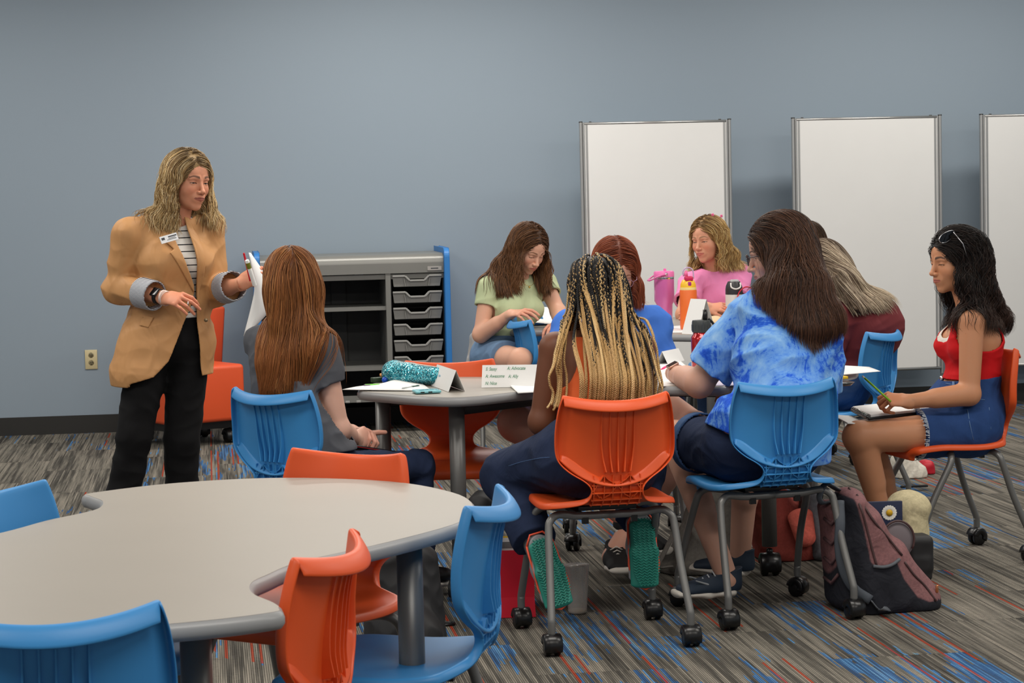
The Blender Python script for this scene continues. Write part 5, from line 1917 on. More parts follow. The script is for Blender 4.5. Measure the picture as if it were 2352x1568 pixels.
    for _ in range(3): path[1:-1] = (path[:-2] + 2 * path[1:-1] + path[2:]) / 4; nors[1:-1] = (nors[:-2] + nors[1:-1] + nors[2:]) / 3
    zend = at(1385, 925, 6.8)[2]
    for b_ in range(nb):
        p = path[:, b_]; g = nors[:, b_]; t = np.gradient(p, axis=0); t /= np.linalg.norm(t, axis=1)[:, None]
        sd = np.cross(t, g); sd /= np.linalg.norm(sd, axis=1)[:, None] + 1e-9; ot = np.cross(sd, t)
        s_ = np.arange(S) * step
        low = np.nonzero(p[:, 2] < zend - .03 * rs.uniform(0, 1))[0]; e_ = low[0] if len(low) else S
        if e_ < 12: continue
        # finer sampling for the plait
        ss = np.arange(0, s_[e_ - 1], .0022); I = lambda A: np.stack([np.interp(ss, s_, A[:, k]) for k in range(3)], 1)
        p, sd, ot, t = I(p), I(sd), I(ot), I(t)
        rad = rs.uniform(.0038, .0046) * np.clip(.55 + ss / .03, 0, 1)
        gc = gold[rs.randint(4)]; startb = rs.uniform(.0, .18) if rs.rand() < .30 else rs.uniform(.16, .29)
        for k in range(3):
            phs = 2 * math.pi * k / 3; w_ = 2 * math.pi * ss / .021 + phs
            cen = p + sd * (rad * .62 * np.sin(w_))[:, None] + ot * (rad * .36 * np.sin(2 * w_) + rad * .5)[:, None]
            tt = np.gradient(cen, axis=0); tt /= np.linalg.norm(tt, axis=1)[:, None] + 1e-12
            u1 = np.cross(tt, ot); u1 /= np.linalg.norm(u1, axis=1)[:, None] + 1e-9; u2 = np.cross(u1, tt)
            a_ = np.arange(5) * 2 * math.pi / 5
            ring = cen[:, None] + (rad * .56)[:, None, None] * (np.cos(a_)[None, :, None] * u1[:, None] + np.sin(a_)[None, :, None] * u2[:, None])
            m_ = len(ss); ii = (np.arange(m_ - 1)[:, None] * 5 + np.arange(5)[None]).ravel(); jj = (np.arange(m_ - 1)[:, None] * 5 + (np.arange(5)[None] + 1) % 5).ravel()
            Vs.append(ring.reshape(-1, 3)); Qs.append(np.stack([ii, jj, jj + 5, ii + 5], 1) + n); n += m_ * 5
            w2 = np.clip((ss - startb - (.03 if k == 1 else 0)) / .03, 0, 1)[:, None]
            if rs.rand() < .22: w2 = np.maximum(w2, .85 * (ss > .01)[:, None])
            Cs.append(np.repeat(black * (1 - w2) + gc * rs.uniform(.8, 1.1) * w2, 5, 0))
    arrmesh('braided_hair', np.concatenate(Vs), np.concatenate(Qs), vcol_mat('braid_fibre', .5, .35), root, np.concatenate(Cs))
    reparent(root)
    return J


J_braid = braids_person()


def closed_curve3(P, k):
    return closed_curve(np.array(P), k)


# ---- person in the tie-dye shirt
def tie_dye_person():
    c0 = V3(1.825, 7.11, 0); f = unit([-.16, 1, 0]); r = V3(f[1], -f[0], 0)
    root = person('person in a blue tie-dye shirt with long dark brown hair and spectacles', tuple(c0))
    hc = at(1785, 580, 7.36); R = frame((-.92, .30, -.24))
    pel = V3(c0[0], c0[1], .59)
    J = dict(pel=pel, wai=at(1805, 955, 7.10), che=at(1808, 830, 7.18), neck=at(1798, 672, 7.26),
             shR=at(1880, 745, 7.14), shL=at(1724, 728, 7.34), elR=at(1885, 925, 7.30), wrR=at(1740, 885, 7.62),
             elL=at(1606, 880, 7.40), wrL=at(1552, 858, 7.66))
    J['hipL'] = pel - r * .10 + f * .03 - V3(0, 0, .03); J['hipR'] = pel + r * .10 + f * .03 - V3(0, 0, .03)
    J['knL'] = J['hipL'] + f * .36 - r * .06; J['knR'] = J['hipR'] + f * .36 + r * .02
    J['anL'] = at(1668, 1308, 7.25); J['anR'] = at(1700, 1300, 7.62)
    J['anL'][2] = .105; J['anR'][2] = .105
    B = Body(J, r, g=1.22, arm=1.22, leg=1.04, bust=1.1, belly=.8)
    build_body(root, B, (208, 160, 138), hc, R, 1.02, vox=.0055, legs='LR', opn=.003, brow=(50, 36, 30), lip=(176, 100, 96), hands=dict(
        L=dict(d=unit(at(1590, 845, 7.80) - J['wrL']), n=unit(V3(-.4, -.4, .8)), side=1, fing=[(40, 50, 30)] * 4, thumb=(30, 30, 40)),
        R=dict(d=unit(V3(-.9, .4, 0)), n=V3(0, 0, 1), side=-1)))
    TD = tiedye()
    sl = B.arm_p('R', .024, t1=.78, ibot=.034) + B.arm_p('L', .028, t1=.80, ibot=.038)
    un = B.torso(.020) + B.arm_p('R', .022, t1=.95, cut=False) + B.arm_p('L', .024, t1=.97, cut=False)
    nk = field([EL(J['neck'] + V3(-.02, .01, .06), V3(.075, .07, .075))])
    low = [EC(J['wai'], at(1802, 1045, 7.12), V3(.150, .13), V3(.158, .145), r, .04)]
    garment('tie_dye_shirt', B.torso(.020) + sl + low, .0055, TD, root, cuts=(plane_cut(at(1650, 985, 7.1), (-.42, 0, -.9)), plane_cut(pel - V3(0, 0, .085), (0, 0, -1)), lambda P: -nk(P)), fold=.0075, ffr=(14, 14, 20), ph=1.4, uncut=un + low)
    L = B.leg_p('R', .014, t1=.72, ibot=.020) + B.leg_p('L', .014, t1=.62, ibot=.020) + [EC(pel - V3(0, 0, .03), J['wai'] - V3(0, 0, .08), V3(.172, .145), V3(.16, .13), r), EL(pel - f * .02 - V3(0, 0, .04), V3(.185, .15, .10), None, .03)] + B.hips(.010)
    garment('denim_shorts', L, .006, M_denim, root, cuts=(plane_cut(pel + V3(0, 0, .1), (0, 0, 1)),), fold=.003)
    # turned-up cuff of the shorts
    hp, kn = J['hipL'], J['knL']; d = unit(kn - hp); e = hp + (kn - hp) * .62
    garment('shorts_cuff', [RC(e - d * .045, e + d * .03, .106, .104)], .005, M_denim2, root, cuts=(plane_cut(e + d * .004, d), plane_cut(e - d * .036, -d)), solid=.004)
    NV = plain('navy_mesh', (28, 44, 62), .7, bump=.3)
    for q, td in (('L', unit([-.93, -.05, 0])), ('R', unit([-.75, .65, 0]))):
        o, T, RR = shoe(root, J['an' + q] - V3(0, 0, .005), td, (NV, M_sole, plain('shoelace_grey', (180, 182, 186), .7)))
        if q == 'L':
            m = MB(); sg = 1
            for sg in (-1, 1):
                P = [T(sg * x, y, z) for x, y, z in ((.0375, .050, .052), (.0415, .075, .036), (.0445, .10, .034), (.0450, .13, .044), (.0405, .165, .056))]
                m.tube(catmull(P, 5), np.interp(np.linspace(0, 1, 21), [0, .35, 1], [.001, .006, .0025]), 6, flat=1.0)
            m.build('curved_mark', plain('swoosh_grey', (150, 154, 158), .4), o)
    # glasses
    fc = Face(hc, R, 1.02); T = fc.T
    spectacles(root, fc, plain('tortoise', (42, 32, 30), .3))
    # hair
    vol = cap_prims(hc, R, 1.02, 1.3)
    vol += [EC(T(.0, -.050, .03), at(1838, 665, 7.16), V3(.080, .078), V3(.094, .060), r, .05), EC(at(1838, 665, 7.16), at(1868, 755, 7.06), V3(.094, .060), V3(.075, .026), r, .04)]
    ct = face_cut(hc, R, 1.02, .064, .064, .018)
    Fv = field(vol, lambda P, D: np.maximum(D, ct(P))); Fc = field(vol + B.torso(.026) + sl, lambda P, D: np.maximum(D, ct(P)))
    rs = np.random.RandomState(18)
    seeds = surf_seeds(Fv, .007, 5200, rs)
    pal = [(66, 42, 31), (82, 54, 38), (52, 34, 26), (98, 66, 46), (74, 48, 36), (46, 31, 24)]
    top = seeds[(((seeds - hc) @ R)[:, 2] > .0)]
    dr = curtain(hair_dir(hc, R, 0, .75, .6, .01), [(at(x_, y_, 7.1)[2], at(x_, y_, 7.1)[0], h_) for x_, y_, h_ in ((1812, 600, .098), (1820, 650, .105), (1842, 720, .125), (1866, 800, .11))], pull=7.09)
    zb_, xb_ = at(1858, 808, 7.08)[2], at(1858, 808, 7.08)[0]
    flr = lambda p: zb_ + np.where(p[..., 0] < xb_, 1.0, .38) * np.abs(p[..., 0] - xb_)
    g1 = hair_strands(Fc, seeds, dr, .20, .012, (0, .006), .0017, pal, wave=(.004, .25), rs=rs, floor=flr, jitter=.04, face=(hc, R, 1.02, .058))
    g2 = hair_strands(Fc, tops(top, hc, R, 1750, rs), dr, .52, .012, (.002, .012), .0018, pal, wave=(.009, .2), rs=rs, floor=flr, jitter=.045, tip=[(92, 58, 38), (76, 48, 34)], face=(hc, R, 1.02, .058))
    make_hair(root, Fv, const_col((42, 28, 22)), [g1, g2], name='long_hair')
    # smart watch on the left wrist
    d = unit(J['wrL'] - J['elL']); wc = J['wrL'] - d * .012; n = unit(V3(-.35, -.5, .8) - d * (V3(-.35, -.5, .8) @ d)); t_ = np.cross(d, n)
    m = MB(); m.tube([wc + (t_ * math.cos(a) + n * math.sin(a)) * .034 for a in np.linspace(0, 6.28, 25)], .009, 8, caps=False, flat=.25)
    wt = m.build('watch_strap', plain('blush_band', (216, 180, 168), .5), root)
    m = MB(); m.box(wc + n * .037, (.036, .042, .010), np.array([d, t_, n]).T); wcs = m.build('watch_case', plain('rose_metal', (214, 170, 148), .25, .7), wt, bevel=.004, segs=3)
    m = MB(); m.box(wc + n * .0425, (.031, .037, .001), np.array([d, t_, n]).T); m.build('watch_screen', plain('watch_black', (14, 14, 17), .1, .2), wt, smooth=False)
    reparent(root)
    return J


J_tie = tie_dye_person()


# ---- person in the red top, in profile on the right
def red_top_person():
    c0 = V3(2.78, 7.98, 0); f = unit([-.995, -.10, 0]); r = V3(f[1], -f[0], 0)
    root = person('person in a sleeveless red top and denim shorts, writing on the lap', tuple(c0))
    hc = at(2192, 600, 7.98); R = frame((-.97, -.22, -.10))
    pel = V3(c0[0], c0[1], .585) - f * .055
    J = dict(pel=pel, wai=at(2236, 868, 7.98), che=at(2236, 785, 7.98), neck=at(2228, 690, 8.0),
             shL=at(2232, 742, 7.84), shR=at(2240, 735, 8.16), elL=at(2226, 905, 7.80), wrL=at(2088, 922, 7.80),
             elR=at(2225, 895, 8.22), wrR=at(2120, 930, 8.12))
    J['hipL'] = pel + f * .02 - r * .09 - V3(0, 0, .02); J['hipR'] = pel + f * .02 + r * .09 - V3(0, 0, .02)
    J['hipL'] = at(2225, 990, 7.88); J['hipR'] = at(2228, 985, 8.08)
    J['knL'] = at(1972, 1003, 7.84); J['knR'] = at(1985, 1000, 8.04)
    J['anL'] = at(2035, 1215, 7.90); J['anR'] = at(2065, 1200, 8.10)
    J['toeL'] = at(1990, 1265, 7.86); J['toeR'] = at(2010, 1240, 8.06)
    B = Body(J, -r, g=.92, arm=1.0, leg=.96, bust=1.05)
    B.f = f
    skin = (198, 140, 104)
    build_body(root, B, skin, hc, R, 1.0, vox=.0055, legs='LR', opn=.0012, drp=.0030, brow=(34, 24, 22), lip=(178, 92, 88), nose=.85, blush=.2, hvox=.0019, browthin=1.2, hands=dict(
        L=dict(d=unit(at(2035, 915, 7.80) - J['wrL']), n=unit(V3(.1, -.62, .75)), side=1, fing=[(52, 62, 34), (58, 66, 36), (64, 68, 36), (68, 70, 36)], thumb=(16, 20, 55), s=.98),
        R=dict(d=unit(V3(-1, -.3, -.1)), n=V3(0, 0, 1), side=-1)))
    RT = cloth('red_ribbed', (196, 20, 26), fold=.45)
    top = B.torso(.007)

    def cuts(P):
        q = P - J['neck']; x = q @ r; y = q @ f; z = P[:, 2] - J['neck'][2]
        arm = np.hypot((np.abs(x) - .175) / .078, (z + .065) / .125)
        scoop = np.hypot(x / .082, (z - .0) / (.155)) * np.where(y > 0.0, 1, 1.9)
        return np.maximum((1 - arm) * .1, (1 - scoop) * .1)
    garment('red_top', top, .0048, RT, root, cuts=(cuts, plane_cut(at(2230, 868, 7.98), (0, 0, -1)), plane_cut(J['neck'] + V3(0, 0, .012), (0, 0, 1))), fold=.0025, ffr=(10, 10, 40))
    # white lace at the neckline
    def lace(P):
        q = P - J['neck']; x = q @ r; z = P[:, 2] - J['neck'][2]; y = q @ f
        e = (1 - np.hypot(x / .086, z / .162)) * .1
        e2 = (1 - np.hypot(x / .070, z / .140)) * .1
        return np.maximum.reduce([-e - .001, e2, -y + .03])
    Fl = field(B.torso(.0), lambda P, D: np.maximum.reduce([D - .0045, -D + .001, lace(P)]))
    sdf_mesh('lace_trim', Fl, .003, plain('white_lace', (228, 222, 212), .8), root)
    L = B.leg_p('R', .012, t1=.46, ibot=.022) + B.leg_p('L', .012, t1=.46, ibot=.022) + [EC(pel, J['wai'], V3(.160, .125), V3(.128, .098), r, .04), EL(pel - f * .02 - V3(0, 0, .02), V3(.155, .16, .11), None, .04)] + B.hips(.010)
    sh = garment('denim_shorts', L, .005, M_denim4, root, cuts=(plane_cut(at(2230, 868, 7.98) + V3(0, 0, .005), (-.1, 0, 1)),), fold=.003, ffr=(20, 20, 20))
    # seams, belt loops, pocket, button
    W = plain('denim_seam', (96, 126, 166), .8)
    Fd = field(L)

    def on(px_, py_, lift=.002):
        p = at(px_, py_, 7.70)
        dvec = unit(p - CPOS)
        for _ in range(40):
            d_ = Fd(p[None])[0] - lift
            p = p + dvec * d_ * .8
            if abs(d_) < .0006: break
        return p
    m = MB()
    for pts in ([(2172, 880), (2200, 885), (2240, 888), (2270, 890), (2300, 892)], [(2180, 905), (2210, 912), (2262, 918), (2298, 924)], [(2222, 940), (2228, 975), (2236, 1010)], [(2272, 935), (2300, 942)], [(2272, 935), (2276, 985), (2284, 1012)], [(2150, 900), (2140, 925)]):
        pp = [on(a, b) for a, b in pts]; pp = [p for p in pp if abs(Fd(p[None])[0]) < .006]
        if len(pp) > 1: m.tube(pp, .0014, 5)
    for x in (2190, 2268):
        pp = [on(x, 876, .005), on(x + 2, 902, .005)]
        if all(abs(Fd(p[None])[0]) < .012 for p in pp): m.tube(pp, .005, 6, flat=.4)
    m.build('seams', W, sh)
    m = MB(); b_ = on(2163, 868, .004); m.tube([b_, b_ + V3(-.004, -.002, 0)], .008, 10); m.build('button', plain('silver', (220, 220, 220), .15, .95), sh)
    # frayed white hem
    hp, kn = J['hipL'], J['knL']; d = unit(kn - hp); e = hp + (kn - hp) * .46
    m = MB(); rs = np.random.RandomState(1)
    for a in np.linspace(0, 2 * math.pi, 150):
        n1 = unit(np.cross(d, (0, 0, 1))); n2 = np.cross(n1, d); rr = .0945 + .014 * math.cos(a * 3) * 0
        p = e + (n1 * math.cos(a) + n2 * math.sin(a)) * rr
        m.tube([p - d * .004, p + d * rs.uniform(.004, .016) + rs.normal(0, .003, 3)], .0014, 3)
    m.build('frayed_hem', plain('frayed_cotton', (190, 198, 206), .9), sh, smooth=False)
    for q in 'LR': shoe(root, J['an' + q], unit(J['toe' + q] - J['an' + q]), (plain('cream_canvas', (206, 196, 176), .8), M_sole), laces=False)
    # hair
    fc = Face(hc, R, 1); T = fc.T
    vol = cap_prims(hc, R, 1.0, 1.35)
    vol += [EL(T(0, -.065, .01), V3(.082, .062, .085), R, .03), EC(T(0, -.06, -.03), T(0, -.072, -.13), V3(.090, .055), V3(.095, .050), R[:, 0], .04),
            EC(T(0, -.072, -.12), at(2292, 735, 8.02), V3(.095, .048), V3(.080, .034), r, .04), RC(at(2215, 640, 7.90), at(2240, 690, 7.88), .034, .026, .03), RC(T(.062, .005, -.02), at(2190, 668, 8.06), .026, .016, .03)]
    ct = face_cut(hc, R, 1, .066, .062, .022)
    Fv = field(vol, lambda P, D: np.maximum(D, ct(P))); Fc = field(vol + B.torso(.008), lambda P, D: np.maximum(D, ct(P)))
    rs = np.random.RandomState(28)
    seeds = surf_seeds(Fv, .006, 4400, rs)
    pal = [(24, 19, 18), (34, 26, 24), (18, 15, 15), (46, 34, 28), (30, 22, 20)]
    top = seeds[(((seeds - hc) @ R)[:, 2] > .0)]
    g_ = lambda P: P
    def pl(base):
        A = np.array([(at(x_, y_, 8)[2], at(x_, y_, 8)[0], h_) for x_, y_, h_ in ((2250, 760, .075), (2262, 700, .10), (2240, 640, .10))]); A = A[np.argsort(A[:, 0])]
        def fn(P, s_):
            v = base(P, s_); z = P[:, 2]; xc = np.interp(z, A[:, 0], A[:, 1]); hw = np.interp(z, A[:, 0], A[:, 2]); d_ = P[:, 0] - xc
            e_ = np.sign(d_) * np.maximum(np.abs(d_) - hw, 0); v[:, 0] += np.where(z < hc[2] - .05, np.clip(-e_ * 9, -.9, .9), 0); return v
        return fn
    dr = pl(hair_dir(hc, R, 0, .95, .45, .0))
    g1 = hair_strands(Fc, seeds, dr, .17, .009, (0, .008), .0019, pal, wave=(.011, .08), rs=rs, floor=at(2290, 765, 8)[2], jitter=.06, tip=[(66, 44, 34), (40, 28, 24)], face=(hc, R, 1, .060))
    g2 = hair_strands(Fc, tops(top, hc, R, 875, rs), dr, .42, .009, (.002, .014), .0020, pal, wave=(.014, .08), rs=rs, floor=at(2290, 760, 8)[2], jitter=.06, tip=[(70, 46, 36)], face=(hc, R, 1, .060))
    make_hair(root, Fv, const_col((20, 16, 15)), [g1, g2], name='curly_hair')
    # sunglasses pushed up on the head
    m = MB(); lens_ = []
    fr_ = plain('silver_frame', (190, 190, 194), .2, .9)
    for Yg, pts in ((8.04, [(2149, 541), (2155, 530), (2176, 521), (2180, 526), (2166, 542), (2154, 548)]), (7.90, [(2157, 550), (2166, 537), (2187, 529), (2192, 537), (2180, 552), (2164, 558)])):
        P = [at(a_, b_, Yg + .0012 * (a_ - 2170)) for a_, b_ in pts]; C2 = closed_curve3(P, 4); n_ = len(C2); m2 = MB(); lens_.append(m2); back = V3(.002, .005, -.001)
        m2.add(np.concatenate([C2, C2 + back]), [tuple(range(n_))[::-1], tuple(range(n_, 2 * n_))] + [(i, (i + 1) % n_, n_ + (i + 1) % n_, n_ + i) for i in range(n_)])
        m.tube(list(C2) + [C2[0]], .0016, 6, caps=False)
    m.tube([at(2168, 537, 8.0), at(2168, 540, 7.92)], .0025, 6); m.tube([at(2190, 533, 7.90), at(2212, 560, 7.88), at(2222, 592, 7.89)], .002, 6)
    gl = m.build('sunglasses', fr_, root); [q_.build('dark_lens', plain('dark_lens', (36, 38, 42), .05, .8), gl, smooth=False) for q_ in lens_]
    reparent(root)
    return J


J_red = red_top_person()


# ---- person in the maroon top, leaning over the table
def maroon_person():
    c0 = V3(2.74, 9.28, 0); f = unit([-.80, .55, 0]); r = V3(f[1], -f[0], 0)
    root = person('person in a maroon top leaning forward, long ash blonde hair falling over the back', tuple(c0))
    pel = V3(c0[0], c0[1], .58) - f * .0
    hc = at(1888, 622, 9.42); R = frame((-.62, .55, -.55))
    J = dict(pel=pel, wai=at(1965, 850, 9.28), che=at(1975, 755, 9.28), neck=at(1935, 680, 9.38),
             shR=at(1990, 712, 9.46), shL=at(1930, 735, 9.16), elR=at(1925, 830, 9.75), wrR=at(1850, 850, 9.8), elL=at(1890, 850, 9.12), wrL=at(1800, 850, 9.3))
    for q, sg in (('R', 1), ('L', -1)):
        J['hip' + q] = pel + r * sg * .09 + f * .03 - V3(0, 0, .02); J['kn' + q] = J['hip' + q] + f * .42
        J['an' + q] = J['kn' + q] + V3(0, 0, -.43); J['an' + q][2] = .10
    B = Body(J, r, g=1.12, arm=1.1, leg=1.0, bust=.9)
    build_body(root, B, (216, 170, 146), hc, R, 1.0, lite=True, vox=.007)
    MR = cloth('maroon_jersey', (112, 46, 50), fold=.6)
    sl = B.arm_p('R', .014, t1=.6) + B.arm_p('L', .014, t1=.6)
    garment('maroon_top', B.torso(.012) + sl + [EL(J['che'] - B.f * .03, V3(.17, .13, .16), None, .04)], .006, MR, root, cuts=(plane_cut(pel + V3(0, 0, .03), (0, 0, -1)), plane_cut(J['neck'] + V3(0, 0, .01), (0, 0, 1))), fold=.005, ffr=(10, 10, 26), ph=3)
    L = B.leg_p('R', .010, t1=1.9) + B.leg_p('L', .010, t1=1.9) + [EC(pel - V3(0, 0, .02), J['wai'], V3(.175, .14), V3(.15, .12), r)] + B.hips(.012)
    garment('jeans', L, .007, M_denim2, root, cuts=(plane_cut(pel + V3(0, 0, .09), (0, 0, 1)),), fold=.004)
    for q in 'LR': shoe(root, J['an' + q], f, (plain('cream_canvas', (206, 196, 176), .8), M_sole))
    fc = Face(hc, R, 1); T = fc.T
    vol = cap_prims(hc, R, 1.0, 1.3) + [EC(T(0, -.06, .0), at(1935, 640, 9.22), V3(.085, .05), V3(.105, .03), r, .04), EC(at(1935, 640, 9.22), at(1985, 712, 9.14), V3(.11, .022), V3(.10, .014), r, .04)]
    Fv = field(vol); Fc = field(vol + B.torso(.018) + sl + [EL(J['che'] - B.f * .03, V3(.176, .136, .166), None, .04)])
    rs = np.random.RandomState(38); seeds = surf_seeds(Fv, .008, 3200, rs)
    pal = [(150, 134, 112), (182, 164, 140), (120, 102, 84), (92, 76, 62), (200, 184, 160), (108, 90, 74)]
    top = seeds[(((seeds - hc) @ R)[:, 2] > .0)]
    dr = hair_dir(hc, R, 0, 1.1, .5, .0, (.55, -.12, 0))
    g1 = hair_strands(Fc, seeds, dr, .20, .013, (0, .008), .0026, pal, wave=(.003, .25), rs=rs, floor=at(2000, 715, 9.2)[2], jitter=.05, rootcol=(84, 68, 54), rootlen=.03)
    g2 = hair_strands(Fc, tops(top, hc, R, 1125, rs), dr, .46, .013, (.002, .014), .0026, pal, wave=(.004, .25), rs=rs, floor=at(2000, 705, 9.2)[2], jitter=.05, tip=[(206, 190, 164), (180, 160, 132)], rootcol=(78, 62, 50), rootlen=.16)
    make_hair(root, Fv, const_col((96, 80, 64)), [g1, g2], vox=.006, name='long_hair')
    reparent(root)


maroon_person()


# ---- person with brown hair, only the crown shows behind the others
def far_brown():
    c0 = V3(3.02, 10.95, 0); f = unit([-1, .0, 0]); r = V3(f[1], -f[0], 0)
    root = person('person mostly hidden between the tie-dye and maroon shirts, brown hair visible', tuple(c0))
    pel = V3(c0[0], c0[1], .58)
    hc = at(1850, 566, 10.95); R = frame((-.9, -.2, -.4))
    J = dict(pel=pel, wai=pel + V3(-.02, 0, .18), che=pel + V3(-.06, 0, .33), neck=hc - V3(-.03, 0, .17))
    J.update(shR=J['neck'] + r * .16 - V3(0, 0, .06), shL=J['neck'] - r * .16 - V3(0, 0, .06))
    for q, sg in (('R', 1), ('L', -1)):
        J['el' + q] = J['sh' + q] + V3(-.08, 0, -.26); J['wr' + q] = J['el' + q] + f * .22 + V3(0, 0, .03)
        J['hip' + q] = pel + r * sg * .09; J['kn' + q] = J['hip' + q] + f * .40; J['an' + q] = J['kn' + q] + V3(0, 0, -.40)
    B = Body(J, r, g=.95)
    build_body(root, B, (210, 165, 140), hc, R, 1.0, lite=True, vox=.008)
    garment('dark_shirt', B.torso(.012) + B.arm_p('R', .014, t1=.6) + B.arm_p('L', .014, t1=.6), .008, cloth('dark_cotton', (44, 48, 58)), root, cuts=(plane_cut(pel, (0, 0, -1)), plane_cut(J['neck'] + V3(0, 0, .01), (0, 0, 1))), fold=.004)
    L = B.leg_p('R', .010, t1=1.9) + B.leg_p('L', .010, t1=1.9) + B.hips(.012) + [EL(pel, V3(.16, .14, .11), None, .04)]
    garment('jeans', L, .009, M_denim, root)
    vol = cap_prims(hc, R, 1.0, 1.2) + [RC(hc - V3(-.03, 0, .02), hc - V3(-.05, 0, .14), .07, .06, .03)]; Fv = field(vol)
    rs = np.random.RandomState(48); seeds = surf_seeds(Fv, .008, 900, rs)
    g1 = hair_strands(Fv, seeds, hair_dir(hc, R, 0, .6, .6), .18, .014, (0, .006), .003, [(70, 50, 36), (92, 68, 48), (54, 38, 28)], rs=rs, jitter=.05)
    make_hair(root, Fv, const_col((62, 44, 32)), [g1], vox=.007)
    for q in 'LR': shoe(root, J['an' + q] * V3(1, 1, 0) + V3(0, 0, .1), f, (M_black, M_sole))
    reparent(root)


far_brown()


# ---- person in the pale green top
def green_person():
    Y = 11.05
    root = person('person in a pale green top with long wavy brown hair, looking down at papers', (at(1150, 820, Y)[0], Y, 0))
    hc = at(1214, 572, Y - .06); R = frame((.40, -.74, -.50), roll=.05)
    pel = at(1150, 815, Y + .02)
    f = unit([.45, -.9, 0]); r = V3(f[1], -f[0], 0)
    J = dict(pel=pel, wai=at(1166, 758, Y), che=at(1182, 705, Y - .02), neck=at(1192, 634, Y),
             shR=at(1123, 660, Y - .06), shL=at(1252, 650, Y + .10), elR=at(1104, 768, Y - .10), wrR=at(1172, 722, Y - .24),
             elL=at(1282, 716, Y - .02), wrL=at(1286, 742, Y - .22), hipR=at(1135, 822, Y - .05), hipL=at(1180, 822, Y + .05),
             knR=at(1196, 826, Y - .46), knL=at(1260, 820, Y - .38), anR=at(1180, 960, Y - .46), anL=at(1262, 960, Y - .38))
    B = Body(J, r, g=.93, arm=.98, leg=.95, bust=1.0); B.f = f
    build_body(root, B, (224, 172, 146), hc, R, 1.0, vox=.006, legs='LR', opn=.0016, drp=.0036, lip=(196, 98, 92), brow=(110, 78, 54), nose=.75, blush=.45, hvox=.0022, hands=dict(
        R=dict(d=unit(at(1215, 714, Y - .34) - J['wrR']), n=unit(V3(-.1, -.45, .9)), side=-1, fing=[(18, 26, 14), (24, 26, 14), (30, 30, 14), (34, 30, 14)], thumb=(22, 16, 20)),
        L=dict(d=unit(V3(-.5, -.8, -.1)), n=V3(0, 0, 1), side=1)))
    GT = cloth('pale_green_jersey', (192, 204, 162), fold=.5)
    sl = B.arm_p('R', .012, t1=.40, ibot=.016) + B.arm_p('L', .012, t1=.40, ibot=.016)
    un = B.torso(.008) + B.arm_p('R', .012, t1=.9, cut=False) + B.arm_p('L', .012, t1=.9, cut=False)
    nk = field([EL(J['neck'] + f * .03 + V3(0, 0, .035), V3(.060, .065, .055))])
    garment('green_top', B.torso(.008) + sl, .005, GT, root, cuts=(plane_cut(at(1160, 785, Y), (.1, 0, -1)), lambda P: -nk(P)), fold=.003, ffr=(14, 14, 30), ph=5, uncut=un)
    L = B.leg_p('R', .014, t1=.50, ibot=.022) + B.leg_p('L', .014, t1=.5, ibot=.022) + [EC(pel, J['wai'], V3(.158, .125), V3(.128, .10), r, .04)] + B.hips(.012)
    garment('denim_shorts', L, .006, M_denim3, root, cuts=(plane_cut(J['wai'] - V3(0, 0, .02), (0, 0, 1)),), fold=.003)
    for q in 'LR': shoe(root, J['an' + q] * V3(1, 1, 0) + V3(0, 0, .1), f, (M_sole, M_sole))
    # necklace
    m = MB(); P = [J['neck'] + r * (.05 * math.sin(a)) + f * (.062 + .03 * math.cos(a)) + V3(0, 0, .012 - .060 * max(0, math.cos(a))) for a in np.linspace(-1.5, 1.5, 15)]
    m.tube(P, .0010, 5); m.lathe([(0, 0), (.006, .001), (.006, .003), (0, .004)], P[7] - V3(0, 0, .006), 10, 'y'); m.build('necklace', plain('gold', (220, 190, 110), .25, .9), root)
    fc = Face(hc, R, 1); T = fc.T
    vol = cap_prims(hc, R, 1.0, 1.2)
    vol += [RC(T(-.070, -.01, .0), at(1158, 610, Y - .03), .028, .034, .03), RC(at(1158, 610, Y - .03), at(1150, 672, Y - .12), .036, .016, .03), RC(at(1150, 612, Y), at(1118, 645, Y - .04), .034, .020, .03),
            RC(T(.070, -.01, .0), at(1247, 610, Y + .02), .020, .026, .03), RC(at(1247, 610, Y + .02), at(1256, 668, Y - .06), .028, .012, .03), EL(T(0, -.06, -.08), V3(.08, .05, .09), R, .03)]
    ct = face_cut(hc, R, 1, .062, .070, .024)
    Fv = field(vol, lambda P, D: np.maximum(D, ct(P))); Fc = field(vol + B.torso(.012) + sl, lambda P, D: np.maximum(D, ct(P)))
    rs = np.random.RandomState(58); seeds = surf_seeds(Fv, .007, 2800, rs)
    pal = [(92, 62, 40), (112, 76, 48), (78, 52, 34), (128, 88, 56), (100, 68, 44)]
    top = seeds[(((seeds - hc) @ R)[:, 2] > .02)]
    dr = hair_dir(hc, R, 0, .25, 1.0, .01)
    g1 = hair_strands(Fc, seeds, dr, .17, .011, (0, .008), .0028, pal, wave=(.008, .12), rs=rs, floor=at(1150, 680, Y)[2], jitter=.05, face=(hc, R, 1, .060))
    g2 = hair_strands(Fc, tops(top, hc, R, 750, rs), dr, .36, .011, (.002, .012), .0028, pal, wave=(.011, .12), rs=rs, floor=at(1150, 672, Y)[2], jitter=.05, tip=[(134, 92, 58)], face=(hc, R, 1, .060))
    make_hair(root, Fv, const_col((72, 48, 32)), [g1, g2], vox=.006, name='wavy_hair')
    reparent(root)
    return J


J_green = green_person()


